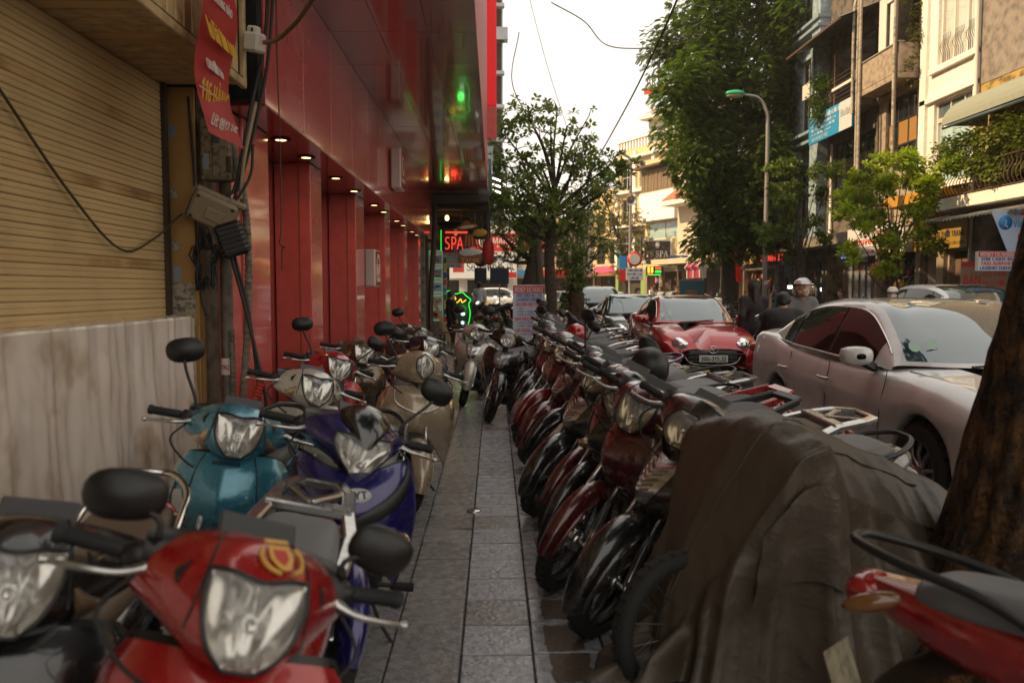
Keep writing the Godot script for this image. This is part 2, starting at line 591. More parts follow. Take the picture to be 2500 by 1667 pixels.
	a.apron = [
		V([0,.79,.38, .09,.80,.36, .20,.83,.30, .26,.80,.24]),
		V([0,.74,.47, .11,.74,.43, .23,.74,.34, .285,.70,.25]),
		V([0,.66,.53, .11,.64,.47, .22,.61,.37, .285,.57,.26]),
		V([0,.58,.52, .09,.55,.46, .20,.50,.37, .27,.42,.25]),
		V([0,.53,.46, .07,.49,.43, .16,.38,.34, .235,.27,.22])]
	for r in v.cowl + a.cowl:
		for i in r.size(): r[i].x *= .82
	kinds["a"] = a

func hw_mats():
	mt("tyre", L(.012, .011, .010), .82, 0, {"n": "bump", "ns": .5, "s": 14.0})
	mt("rim_steel", L(.13, .125, .12), .35, 1)
	mt("spoke_steel", L(.16, .155, .15), .35, 1)
	mt("rim_dark", L(.06, .055, .05), .4, .6)
	mt("rim_bronze", L(.26, .16, .10), .4, .6)
	mt("chrome", L(.62, .60, .57), .12, 1)
	mt("alu", L(.48, .47, .45), .34, .9, {"rt": "gloss", "s": 6.0})
	mt("engine", L(.05, .047, .043), .55, .5, {"t": "grime", "s": 5.0})
	mt("black_plastic", L(.009, .008, .0075), .42, 0, {"n": "fine", "ns": .25, "s": 12.0})
	mt("grey_plastic", L(.05, .05, .052), .5, 0)
	mt("seat_black", L(.035, .034, .034), .58, 0, {"n": "fine", "ns": .5, "s": 10.0, "sheen": .4})
	mt("seat_grey", L(.11, .11, .115), .5, 0, {"n": "fine", "ns": .4, "s": 10.0, "sheen": .5})
	mt("seat_brown", L(.10, .065, .04), .55, 0, {"n": "fine", "ns": .4, "s": 10.0})
	mt("rubber", L(.010, .010, .010), .7)
	mt("reflector", L(.56, .54, .50), .2, 1)
	mt("reflector_old", L(.34, .27, .17), .2, 1)
	mt("lens", L(.9, .9, .88), .03, 0, {"a": .10})
	mt("amber", L(.75, .22, .02), .12, 0, {"coat": 1.0, "n": "facet", "ns": .4, "s": 12.0})
	mt("amber_dull", L(.50, .36, .22), .15, .8, {"n": "facet", "ns": .7, "s": 12.0, "coat": 1.0})
	mt("tail_red", L(.32, .012, .012), .15, 0, {"coat": 1.0})
	mt("mirror_face", L(.8, .82, .85), .02, 1)
	mt("plate", L(.62, .60, .55), .45, 0)
	mt("plate_ink", L(.02, .02, .02), .6)
	mt("white_print", L(.7, .7, .7), .5)
	mt("yellow_print", L(.62, .36, .03), .5)

func paint(key: String, c: Color, o := {}) -> StandardMaterial3D:
	var d := {"coat": 1.0, "cr": .05, "t": "soft", "s": 2.2, "rt": "gloss"}
	d.merge(o, true)
	return mt("paint_" + key, c, o.get("r", .55), o.get("m", .12), d)

func wheel_parts(root: Node3D, k: Dictionary, key: String, front: bool, xf: Transform3D, rim_mat: Material):
	var r: float = k.wr
	var w := 0.042 if k.spoke else 0.05
	if not front: w += 0.008
	var q := Basis(Vector3(0, 0, 1), PI / 2)
	var wx := Transform3D(q, Vector3(0, r, k.fz if front else k.rz))
	var ts := "f" if front else "r"
	var tyre := part(root, "front_tyre" if front else "rear_tyre", cached(key + "tyre" + ts, func():
		var g := G.new()
		var pr := []
		for i in 13:
			var a := -0.25 * PI + PI * 1.5 * i / 12.0 - PI / 2
			pr.append([r - w * 0.8 + sin(a + PI / 2) * 0 + cos(a + PI * 0.5 - PI * 0.5) * w * 0.8, sin(a) * w * .0 + 0.0])
		pr = []
		for i in 13:
			var a := lerpf(-2.3, 2.3, i / 12.0)
			pr.append([r - w * 0.85 + cos(a) * w * 0.85, sin(a) * w])
		g.lathe(pr, 40)
		# tread blocks
		for i in 36:
			var a := TAU * i / 36.0
			for sd in [-1, 1]:
				var b := Basis(Vector3(0, 1, 0), -a + sd * 0.0) * Basis(Vector3(1, 0, 0), sd * 0.5)
				g.box(Vector3(cos(a) * (r - .002), sd * w * .33, sin(a) * (r - .002)), Vector3(.0035, w * .55, .019), b)
		return g), mt("tyre"), xf * wx)
	part(tyre, "rim", cached(key + "rim" + ts, func():
		var g := G.new()
		var ri := r - w * 1.25
		g.lathe([[ri - .012, -w * .62], [ri + .008, -w * .66], [ri + .006, -w * .4], [ri - .014, -w * .25], [ri - .014, w * .25], [ri + .006, w * .4], [ri + .008, w * .66], [ri - .012, w * .62]], 36)
		if not k.spoke:
			for i in 5:
				var a := TAU * i / 5.0 + .2
				for d in [-.10, .10]:
					g.tube([Vector3(cos(a) * .03, .0, sin(a) * .03), Vector3(cos(a + d) * (ri * .6), .012 * signf(d), sin(a + d) * ri * .6), Vector3(cos(a + d * 1.3) * (ri - .004), 0, sin(a + d * 1.3) * (ri - .004))], [.020, .013, .016], 6)
		return g), rim_mat)
	part(tyre, "hub", cached(key + "hub" + ts, func():
		var g := G.new()
		var hr := .055 if k.spoke else .038
		if not front: hr = .07
		g.lathe([[0, -.06], [.012, -.06], [.012, -.035], [hr * .8, -.035], [hr, -.025], [hr, .025], [hr * .8, .035], [.012, .035], [.012, .06], [0, .06]], 20)
		if front and not k.spoke:
			g.lathe([[.065, .045], [.105, .045], [.105, .05], [.065, .05]], 28)
		return g), mt("alu"))
	if k.spoke:
		part(tyre, "spokes", cached(key + "spokes" + ts, func():
			var g := G.new()
			var ri := r - w * 1.3
			for i in 32:
				var a := TAU * i / 32.0
				var d := .28 if i % 4 < 2 else -.28
				var sd := .028 if i % 2 == 0 else -.028
				g.tube([Vector3(cos(a + d) * .05, sd, sin(a + d) * .05), Vector3(cos(a) * ri, 0, sin(a) * ri)], .0022, 4, false)
			return g), mt("spoke_steel"))

# b: kind, body paint, second paint (panels), seat, x, f, yaw (degrees), steer, lean, label, options
func bike(kind: String, col: Material, o: Dictionary) -> Node3D:
	var k: Dictionary = kinds[kind]
	var key := "bike_" + kind
	var second: Material = o.get("second", mt("black_plastic"))
	var root := thing("motorbike" if kind in ["u", "s"] else "scooter", o.label, "motorbike" if kind in ["u", "s"] else "scooter", P(o.x, o.f, o.get("y", 0.0)), 0, o.get("group", ""))
	root.basis = Basis(Vector3.UP, deg_to_rad(o.yaw)) * Basis(Vector3(0, 0, 1), -deg_to_rad(o.get("lean", 7.0)))
	var rake := deg_to_rad(26.0)
	var axis := Vector3(0, cos(rake), -sin(rake)).normalized()
	var piv := Vector3(0, 0.60, 0.44)
	var S := Transform3D(Basis(), piv) * Transform3D(Basis(axis, deg_to_rad(o.get("steer", 25.0))), Vector3.ZERO) * Transform3D(Basis(), -piv)
	var rim_mat: Material = o.get("rim", mt("rim_steel") if k.spoke else mt("rim_dark"))
	wheel_parts(root, k, key, true, S, rim_mat)
	wheel_parts(root, k, key, false, Transform3D(), rim_mat)
	var r: float = k.wr
	var fz: float = k.fz
	# fork
	part(root, "fork", cached(key + "fork", func():
		var g := G.new()
		for sd in [-1, 1]:
			g.tube([Vector3(sd * .075, r, fz + .0), Vector3(sd * .075, r + .13, fz - .04), Vector3(sd * .072, r + .24, fz - .09)], [.022, .024, .022], 8)
			g.tube([Vector3(sd * .072, r + .22, fz - .085), Vector3(sd * .068, .70, fz - .27)], .014, 8)
		g.tube([Vector3(-.085, r, fz), Vector3(.085, r, fz)], .009, 6)
		return g), mt("alu"), S)
	var cow: Array = k.cowl
	var cr_: bool = k.crease
	# front fender
	part(root, "front_fender", cached(key + "fender", func():
		var g := G.new()
		var rows := []
		var big: bool = k.has("floor")
		for i in 15:
			var a := deg_to_rad(lerpf(-2.0 if big else 12.0, 150.0, i / 14.0))
			var row := PackedVector3Array()
			var ww: float = (.078 if big else .062) * (1.0 - .45 * pow(absf(i / 14.0 - .45) * 2.0, 3.0))
			for j in 9:
				var t := lerpf(-1.0, 1.0, j / 8.0)
				var rr := r + .045 - .06 * pow(absf(t), 2.6) + (.015 if big else .0)
				row.append(Vector3(ww * t, r + sin(a) * rr, fz + cos(a) * rr))
			rows.append(row)
		g.grid(rows, false, false)
		for i in 14:
			for e in [0, 8]:
				var a0: Vector3 = rows[i][e]; var b0: Vector3 = rows[i + 1][e]
				var d0 := Vector3(0, 0, 0)
				d0 = (Vector3(0, r, fz) - a0).normalized() * .012
				g.quad(a0, b0, b0 + d0, a0 + d0)
		return g), o.get("fender", col), S)
	# handlebar cowl, in the pieces round the headlight
	var lv: Array = k.lv
	var cw := part(root, "handlebar_cowl", cached(key + "cowl", func():
		var g := G.new()
		pg(g, cow, 0, lv[0], -1.0, 1.0, 28, 10, 0, 0, cr_)
		pg(g, cow, lv[1], 1, -1.0, 1.0, 28, 6, 0, 0, cr_)
		for sd in [-1, 1]:
			var a := []
			for q in k.lu: a.append(sd * q)
			if sd > 0: pg(g, cow, lv[0], lv[1], a, 1.0, 10, 12, 0, 0, cr_)
			else: pg(g, cow, lv[0], lv[1], -1.0, a, 10, 12, 0, 0, cr_)
		return g), o.get("cowl", col), S)
	part(root, "cowl_back", cached(key + "cowlback", func():
		var g := G.new()
		var rows := []
		for j in [0, 5]:
			var row := PackedVector3Array()
			for i in 13: row.append(pat(cow, lerpf(-1, 1, i / 12.0), j / 5.0) + Vector3(0, -.004, -.012))
			rows.append(row)
		g.grid(rows)
		g.tube(spl(V([-.2,.955,.19, 0,.97,.20, .2,.955,.19]), 6), [.05, .06, .065, .065, .065, .06, .05], 8)
		return g), mt("black_plastic"), S)
	part(cw, "dashboard", cached(key + "dash", func(): return G.new(false).cbox(Vector3(0, 1.035, .185), Vector3(.16, .015, .09), .006, Basis(Vector3.RIGHT, .5))), mt("grey_plastic"))
	# headlight
	var na := []
	var pa := []
	for q in k.lu:
		na.append(-q); pa.append(q)
	var rim_rows := []
	var hl := part(root, "headlight", cached(key + "reflector", func():
		var g := G.new()
		var rows := []
		for j in 17:
			var s := j / 16.0
			var v := lerpf(lv[0], lv[1], s)
			var e := crv(pa, s * (pa.size() - 1))
			var row := PackedVector3Array()
			for i in 41:
				var t := lerpf(-1, 1, i / 40.0)
				var p := pat(cow, t * e, v, cr_)
				var q := clampf(1.0 - t * t, 0, 1) * clampf(1.0 - pow(2.0 * s - 1.0, 2), 0, 1)
				row.append(p + Vector3(0, 0, -.085) * pow(q, .6) + Vector3(0, 0, .0022 * q * (sin(t * 15.0) + .6 * sin(s * 9.0))))
			rows.append(row)
		g.grid(rows)
		return g), o.get("refl", mt("reflector")), S)
	part(hl, "bulb", cached(key + "bulb", func(): return G.new().ball(pat(cow, 0, (lv[0] + lv[1]) * .5) + Vector3(0, 0, -.05), Vector3(.016, .016, .03), 10, 8)), mt("chrome"))
	part(hl, "lens", cached(key + "lens", func():
		var g := G.new()
		pg(g, cow, lv[0], lv[1], na, pa, 18, 12, .001, .014, cr_)
		return g), mt("lens"))
	part(hl, "bezel", cached(key + "bezel", func():
		var g := G.new()
		var rows := pg(G.new(), cow, lv[0], lv[1], na, pa, 18, 12, .003, 0, cr_)
		g.tube(rim_of(rows), .0045, 6, false)
		return g), o.get("bezel", mt("black_plastic")))
	if kind == "u":
		for sd in [-1, 1]:
			part(cw, "cowl_seam", cached(key + "seam%d" % sd, func():
				var pts := []
				for i in 10: pts.append(pat(cow, sd * lerpf(.34, .62, i / 9.0), lerpf(.02, .60, i / 9.0)) + Vector3(0, .001, .001))
				return G.new().tube(pts, .0028, 5)), mt("black_plastic"))
			part(cw, "air_slot", cached(key + "slot%d" % sd, func():
				var g := G.new()
				if sd > 0: pg(g, cow, .30, .44, [.60, .66, .70], [.62, .72, .71], 3, 6, .002)
				else: pg(g, cow, .30, .44, [-.62, -.72, -.71], [-.60, -.66, -.70], 3, 6, .002)
				return g), mt("rubber"))
	if k.has("visor"):
		part(cw, "windscreen", cached(key + "visor", func():
			var g := G.new()
			pg(g, cow, .02, .52, [-.30, -.42, -.40, -.08], [.30, .42, .40, .08], 12, 10, .012, .02, true)
			return g), mt("smoked", L(.012, .011, .010), .06, 0, {"coat": 1.0, "n": "fine", "ns": .3, "s": 4.0}))
	# winkers on the cowl
	if not k.has("alights") and not k.has("round") and not o.has("crest"):
		for sd in [-1, 1]:
			part(root, "winker", cached(key + "winker%d" % sd, func():
				var g := G.new()
				if kind == "s":
					g.ball(Vector3(sd * .225, .60, .385), Vector3(.022, .03, .05), 10, 8, Basis(Vector3.UP, sd * .7))
				else:
					var a := [.60, .66, .70, .68]
					var b := [.64, .82, .92, .93]
					if sd < 0: pg(g, cow, lv[0] + .16, lv[1] - .03, [-.64, -.82, -.92, -.93], [-.60, -.66, -.70, -.68], 6, 8, .002, .008)
					else: pg(g, cow, lv[0] + .16, lv[1] - .03, a, b, 6, 8, .002, .008)
				return g), mt("amber_dull"), Transform3D() if kind == "s" else S)
	# bars, grips, levers, mirrors
	for sd in [-1, 1]:
		var gx := .29
		part(root, "grip", cached(key + "grip%d" % sd, func():
			var g := G.new()
			var p0 := Vector3(sd * .175, .955, .205)
			var p1 := Vector3(sd * .36, .945, .15)
			g.tube([p0, p0.lerp(p1, .3), p0.lerp(p1, .32), p0.lerp(p1, .92), p0.lerp(p1, .93), p0.lerp(p1, 1.0)], [.013, .013, .0175, .0165, .021, .020], 12)
			for i in 14: g.tube([p0.lerp(p1, .38 + .038 * i), p0.lerp(p1, .395 + .038 * i)], .0182, 10)
			return g), o.get("grip", mt("rubber")), S)
		part(root, "switch_box", cached(key + "switch%d" % sd, func(): return G.new().cbox(Vector3(sd * .205, .953, .20), Vector3(.06, .05, .05), .014, Basis(Vector3.UP, sd * .28))), mt("black_plastic"), S)
		part(root, "lever", cached(key + "lever%d" % sd, func():
			var g := G.new()
			g.tube(spl(V([sd * .185,.945,.235, sd * .24,.935,.262, sd * .31,.925,.245, sd * .365,.915,.215]), 10), [.013, .012, .0095, .0085, .0075, .007, .007, .007, .0065, .0065, .007], 8)
			g.ball(Vector3(sd * .367, .914, .213), Vector3(.0105, .0105, .0105), 10, 8)
			return g), o.get("lever", mt("alu")), S)
		part(root, "brake_cable", cached(key + "cable%d" % sd, func(): return G.new().tube(spl(V([sd * .20,.935,.24, sd * .25,.87,.30, sd * .17,.80,.36, sd * .06,.76,.36]), 14), .0045, 5)), mt("rubber"), S)
		var mm: int = o.get("mirrors", 3)
		if mm & (1 if sd < 0 else 2):
			var tilt: float = o.get("mtilt", 0.0)
			var mx: float = o.get("mx", .30)
			var my: float = o.get("my", 1.19)
			var mk := key + "mirror%d%.2f%.2f%.2f" % [sd, tilt, mx, my]
			var ma := part(root, "mirror", cached(mk, func():
				var g := G.new()
				var b := Basis(Vector3(0, 0, 1), -sd * (.32 + tilt)) * Basis(Vector3.UP, sd * .12)
				var rows := []
				for i in 7:
					var q := [0.0, .35, .7, .9, 1.0, 1.0, .93][i] as float
					var d := [.030, .027, .016, .006, -.004, -.010, -.014][i] as float
					var row := PackedVector3Array()
					for j in 20:
						var a := TAU * j / 20
						var c := cos(a); var sn := sin(a)
						var rx := .078 * signf(c) * pow(absf(c), .75) * q
						var ry := .052 * signf(sn) * pow(absf(sn), .85) * q
						row.append(Vector3(sd * mx, my, .20) + b * Vector3(rx, ry, d))
					rows.append(row)
				g.grid(rows, true)
				return g), o.get("mirror", mt("black_plastic")), S)
			part(ma, "mirror_glass", cached(mk + "g", func():
				var g := G.new()
				var b := Basis(Vector3(0, 0, 1), -sd * (.32 + tilt)) * Basis(Vector3.UP, sd * .12)
				var c0 := Vector3(sd * mx, my, .20)
				for j in 20:
					var f := func(a: float) -> Vector3: return c0 + b * Vector3(.072 * signf(cos(a)) * pow(absf(cos(a)), .75), .047 * signf(sin(a)) * pow(absf(sin(a)), .85), -.0135)
					g.tri(c0 + b * Vector3(0, 0, -.0135), f.call(TAU * (j + 1) / 20), f.call(TAU * j / 20))
				return g), mt("mirror_face"))
			part(ma, "mirror_stem", cached(mk + "s", func():
				var g := G.new()
				g.tube(spl(V([sd * .185,.97,.22, sd * .19,1.03,.215, sd * lerpf(.21, mx, .6),lerpf(1.03, my, .55),.21, sd * mx,my - .02,.205]), 10), .0065, 8)
				g.tube([Vector3(sd * .185, .97, .22), Vector3(sd * .187, 1.0, .218)], .013, 8)
				return g), mt("black_plastic"))
	# apron
	var ap: Array = k.apron
	part(root, "front_shield", cached(key + "apron", func():
		var g := G.new()
		var rows := pg(g, ap, 0, 1, -1.0, 1.0, 32, 24, 0, 0, cr_ or kind == "u")
		var rows2 := []
		for e in [0, 32]:
			var a := PackedVector3Array()
			var b := PackedVector3Array()
			for j in 25:
				a.append(rows[j][e]); b.append(rows[j][e] + Vector3(-signf(rows[j][e].x) * .012, 0, -.03))
			g.grid([a, b])
		var a2 := PackedVector3Array()
		var b2 := PackedVector3Array()
		for i in 33:
			a2.append(rows[24][i]); b2.append(rows[24][i] + Vector3(0, .006, -.03))
		g.grid([a2, b2])
		return g), col)
	part(root, "inner_shield", cached(key + "inner", func():
		var g := G.new()
		var rows := []
		for j in 9:
			var row := PackedVector3Array()
			for i in 17:
				var p := pat(ap, lerpf(-.97, .97, i / 16.0), j / 8.0)
				row.append(Vector3(p.x, p.y, minf(p.z - .04, .36)))
			rows.append(row)
		g.grid(rows, false, true)
		g.tube([Vector3(0, .98, .24), Vector3(0, .80, .33), Vector3(0, .62, .42)], .035, 10)
		return g), second)
	# crease panels on the apron
	part(root, "shield_panel", cached(key + "panel", func():
		var g := G.new()
		if kind == "u":
			for sd in [-1, 1]:
				if sd < 0: pg(g, ap, .30, .88, [-.62, -.74, -.70, -.78], [-.60, -.66, -.60, -.74], 3, 10, .003, .004)
				else: pg(g, ap, .30, .88, [.60, .66, .60, .74], [.62, .74, .70, .78], 3, 10, .003, .004)
		elif kind == "s":
			for sd in [-1, 1]:
				if sd < 0: pg(g, ap, .08, .62, [-.95, -.86, -.60, -.22], [-.88, -.66, -.30, -.02], 6, 12, .004, .006, true)
				else: pg(g, ap, .08, .62, [.88, .66, .30, .02], [.95, .86, .60, .22], 6, 12, .004, .006, true)
		elif kind == "v":
			g.tube(spl([pat(ap, -.52, .12) + Vector3(0, 0, .004), pat(ap, -.42, .36) + Vector3(0, 0, .004), pat(ap, -.12, .50) + Vector3(0, 0, .004), pat(ap, .12, .50) + Vector3(0, 0, .004), pat(ap, .42, .36) + Vector3(0, 0, .004), pat(ap, .52, .12) + Vector3(0, 0, .004)], 24), .007, 6, true)
		else:
			pg(g, ap, .02, .62, [-.34, -.26, -.12], [.34, .26, .12], 10, 10, .004, .008, true)
			for i in 7:
				var v := .06 + i * .065
				var e := lerpf(.26, .13, i / 6.0)
				g.tube([pat(ap, -e, v - .03, true) + Vector3(0, 0, .012), pat(ap, 0, v + .03, true) + Vector3(0, 0, .012), pat(ap, e, v - .03, true) + Vector3(0, 0, .012)], .005, 5)
		return g), o.get("panel", mt("chrome") if kind == "v" else mt("alu") if kind == "a" else mt("black_plastic")))
	if k.has("alights") or k.has("round"):
		for sd in [-1, 1]:
			part(root, "winker", cached(key + "winker%d" % sd, func():
				var g := G.new()
				var a := [.72, .66, .62, .66]
				var b := [.78, .86, .82, .70]
				if kind == "v":
					a = [.74, .70, .70, .74]; b = [.80, .92, .92, .80]
				var v0 := .10 if kind == "v" else .34
				var v1 := .46 if kind == "v" else .86
				if sd < 0: pg(g, ap, v0, v1, b.map(func(q): return -q), a.map(func(q): return -q), 6, 10, .003, .012)
				else: pg(g, ap, v0, v1, a, b, 6, 10, .003, .012)
				return g), mt("amber_dull") if o.get("aw", true) else mt("amber"))
	# body
	if k.has("floor"):
		part(root, "footboard", cached(key + "floor", func():
			var g := G.new(false)
			g.cbox(Vector3(0, .265, .08), Vector3(.36, .05, .42), .02)
			g.cbox(Vector3(0, .30, .08), Vector3(.10, .05, .40), .02)
			g.cbox(Vector3(0, .20, -.05), Vector3(.24, .10, .6), .03)
			return g), second)
	else:
		part(root, "centre_cover", cached(key + "centre", func():
			var g := G.new()
			g.tube(spl(V([0,.80,.30, 0,.68,.24, 0,.60,.12, 0,.60,-.05]), 8), [.075, .08, .085, .09, .09, .095, .10, .10, .10], 12, true, 1.2)
			return g), o.get("centre", col))
	part(root, "side_panel", cached(key + "body", func(): return loft(G.new(), k.body, 20, 4)), o.get("side", col))
	if o.has("stripe"):
		for sd in [-1, 1]:
			part(root, "stripe", cached(key + "stripe%d" % sd, func():
				var g := G.new()
				if sd > 0: pg(g, k.body, .22, .82, [.50, .45, .42], [.58, .66, .55], 4, 12, .003)
				else: pg(g, k.body, .22, .82, [-.58, -.66, -.55], [-.50, -.45, -.42], 4, 12, .003)
				return g), o.stripe)
	part(root, "seat", cached(key + "seat", func(): return loft(G.new(), k.seat, 24, 4)), o.get("seat", mt("seat_black")))
	# engine and frame
	part(root, "engine", cached(key + "engine", func():
		var g := G.new(false)
		var q := Transform3D(Basis(Vector3(0, 0, 1), PI / 2), Vector3(0, .33, -.06))
		g.lathe([[0, -.15], [.06, -.15], [.105, -.13], [.11, -.10], [.12, -.09], [.12, .09], [.11, .10], [.10, .13], [.05, .145], [0, .145]], 20, q)
		if not k.has("floor"):
			for i in 7: g.cbox(Vector3(0, .355 + .004 * i, .06 + i * .026), Vector3(.15 - .006 * i, .13, .012), .004, Basis(Vector3.RIGHT, -.15))
			g.cbox(Vector3(0, .37, .14), Vector3(.085, .10, .20), .01)
			g.cbox(Vector3(0, .50, -.22), Vector3(.14, .18, .24), .03)
		else:
			g.cbox(Vector3(.09, .30, -.42), Vector3(.09, .16, .52), .04)
		g.cbox(Vector3(.10, .285, -.36), Vector3(.03, .05, .52), .012)
		g.cbox(Vector3(-.10, .285, -.36), Vector3(.03, .05, .52), .012)
		for sd in [-1, 1]:
			g.tube([Vector3(sd * .12, .27, -.50), Vector3(sd * .13, .60, -.55)], .016, 6)
			for i in 9: g.lathe([[.022, 0], [.029, .006], [.022, .012]], 10, Transform3D(Basis(Vector3.RIGHT, -.15), Vector3(sd * lerpf(.122, .13, i / 8.0), .36 + i * .022, -.515 - i * .0045)))
		g.tube([Vector3(-.19, .285, .02), Vector3(.19, .285, .02)], .011, 8)
		g.tube([Vector3(.08, .25, -.06), Vector3(.16, .10, -.03), Vector3(.235, .015, -.0)], .009, 6)
		g.box(Vector3(.24, .012, 0), Vector3(.05, .008, .03))
		return g), mt("engine"))
	if not k.has("floor"):
		for sd in [-1, 1]:
			part(root, "foot_peg", cached(key + "peg%d" % sd, func():
				var g := G.new()
				g.tube([Vector3(sd * .19, .285, .02), Vector3(sd * .29, .285, .02)], .018, 10)
				for i in 9: g.tube([Vector3(sd * (.20 + .01 * i), .285, .02), Vector3(sd * (.205 + .01 * i), .285, .02)], .021, 10)
				return g), mt("rubber"))
	part(root, "silencer", cached(key + "silencer", func():
		var g := G.new()
		g.tube(spl(V([-.04,.36,.22, -.07,.20,.20, -.11,.19,.0, -.15,.25,-.28]), 10), .016, 8)
		g.tube([Vector3(-.15, .25, -.26), Vector3(-.155, .27, -.32), Vector3(-.165, .33, -.80), Vector3(-.165, .335, -.83)], [.02, .048, .052, .03], 14)
		return g), o.get("pipe", mt("rim_dark")))
	part(root, "heat_shield", cached(key + "heat", func():
		var g := G.new()
		g.tube([Vector3(-.185, .28, -.34), Vector3(-.19, .325, -.70)], [.036, .036], 12, true, .6)
		return g), mt("chrome"))
	# tail
	part(root, "rear_fender", cached(key + "rfender", func():
		var g := G.new()
		var rows := []
		for i in 9:
			var a := deg_to_rad(lerpf(95.0, 200.0, i / 8.0))
			var row := PackedVector3Array()
			for j in 7:
				var t := lerpf(-1.0, 1.0, j / 6.0)
				var rr := r + .07 - .05 * pow(absf(t), 2.5) + .03 * (i / 8.0)
				row.append(Vector3(.07 * t, r + .02 + sin(a) * rr, k.rz + cos(a) * rr))
			rows.append(row)
		g.grid(rows)
		return g), mt("black_plastic"))
	var ty := .735 if not k.has("floor") else .67
	var tl := part(root, "tail_light", cached(key + "tail", func(): return G.new().ball(Vector3(0, ty, -.95), Vector3(.088, .05, .06), 14, 10, Basis(Vector3.RIGHT, -.35))), mt("tail_red"))
	for sd in [-1, 1]:
		part(tl, "rear_winker", cached(key + "rwink%d" % sd, func(): return G.new().ball(Vector3(sd * .10, ty - .01, -.915), Vector3(.022, .026, .075), 12, 8, Basis(Vector3.UP, -sd * .35) * Basis(Vector3.RIGHT, -.3))), mt("amber_smoked", L(.16, .06, .015), .15, 0, {"coat": 1.0}))
	var pl := part(root, "number_plate", cached(key + "plate", func(): return G.new(false).cbox(Vector3(0, .50, -1.005), Vector3(.19, .14, .006), .002, Basis(Vector3.RIGHT, -.35))), mt("plate_old", L(.34, .28, .17), .5, 0, {"t": "grime", "s": 4.0}))
	if o.has("num"):
		var px := Transform3D(Basis(Vector3.RIGHT, -.35) * Basis(Vector3.UP, PI), Vector3(0, .50, -1.005))
		text(pl, o.num[0], px * X(Vector3(0, .034, .005)), .13, .045, mt("plate_ink"))
		text(pl, o.num[1], px * X(Vector3(0, -.032, .005)), .16, .05, mt("plate_ink"))
	match o.get("rack", "loop"):
		"loop":
			part(root, "grab_rail", cached(key + "loop", func():
				var g := G.new()
				var up := ty + .10
				g.tube(spl(V([.15,ty - .01,-.50, .15,up - .035,-.66, .135,up + .005,-.84, .07,up + .03,-.965, 0,up + .035,-.985, -.07,up + .03,-.965, -.135,up + .005,-.84, -.15,up - .035,-.66, -.15,ty - .01,-.50]), 28), .013, 8)
				return g), o.get("rail", mt("black_plastic")))
		"deck":
			part(root, "grab_rail", cached(key + "deck", func():
				var g := G.new(false)
				var q := func(p: Array, th: float, w: float):
					for i in p.size() - 1:
						var a: Vector3 = p[i]; var b: Vector3 = p[i + 1]
						var d := (b - a)
						var bas := Basis.looking_at(d.normalized(), Vector3.UP)
						g.cbox((a + b) * .5, Vector3(w, th, d.length() + w * .35), .007, bas)
				for sd in [-1, 1]:
					q.call(V([sd * .15,ty - .02,-.48, sd * .158,ty + .05,-.66, sd * .13,ty + .085,-.80, sd * .115,ty + .10,-.98, sd * .07,ty + .10,-1.09]), .034, .046)
					q.call(V([0,ty + .10,-.83, sd * .10,ty + .10,-1.0]), .026, .034)
				q.call(V([-.07,ty + .10,-1.09, .07,ty + .10,-1.09]), .03, .034)
				q.call(V([-.13,ty + .09,-.81, .13,ty + .09,-.81]), .034, .075)
				return g), o.get("rail", mt("alu")))
		"wing":
			part(root, "grab_rail", cached(key + "wing", func():
				var g := G.new(false)
				for sd in [-1, 1]:
					g.cbox(Vector3(sd * .125, ty + .07, -.76), Vector3(.026, .05, .42), .01, Basis(Vector3.RIGHT, .20) * Basis(Vector3.UP, sd * .12))
				g.cbox(Vector3(0, ty + .115, -.96), Vector3(.20, .03, .09), .012, Basis(Vector3.RIGHT, .2))
				return g), o.get("rail", mt("rim_dark")))
	return root

func odd_mats():
	mt("shop_dark", L(.05, .035, .025), .8)
	mt("dirty_white", L(.22, .17, .105), .6, 0, {"t": "grime", "s": 4.0, "w": true})
	mt("box_cream", L(.27, .21, .135), .5, 0, {"t": "soft", "s": 4.0})
	mt("stake_wood", L(.14, .085, .05), .8, 0, {"t": "mottle", "s": Vector3(6, 1, 6)})
	mt("white_unit", L(.55, .52, .47), .5, 0, {"t": "soft", "s": 2.0})

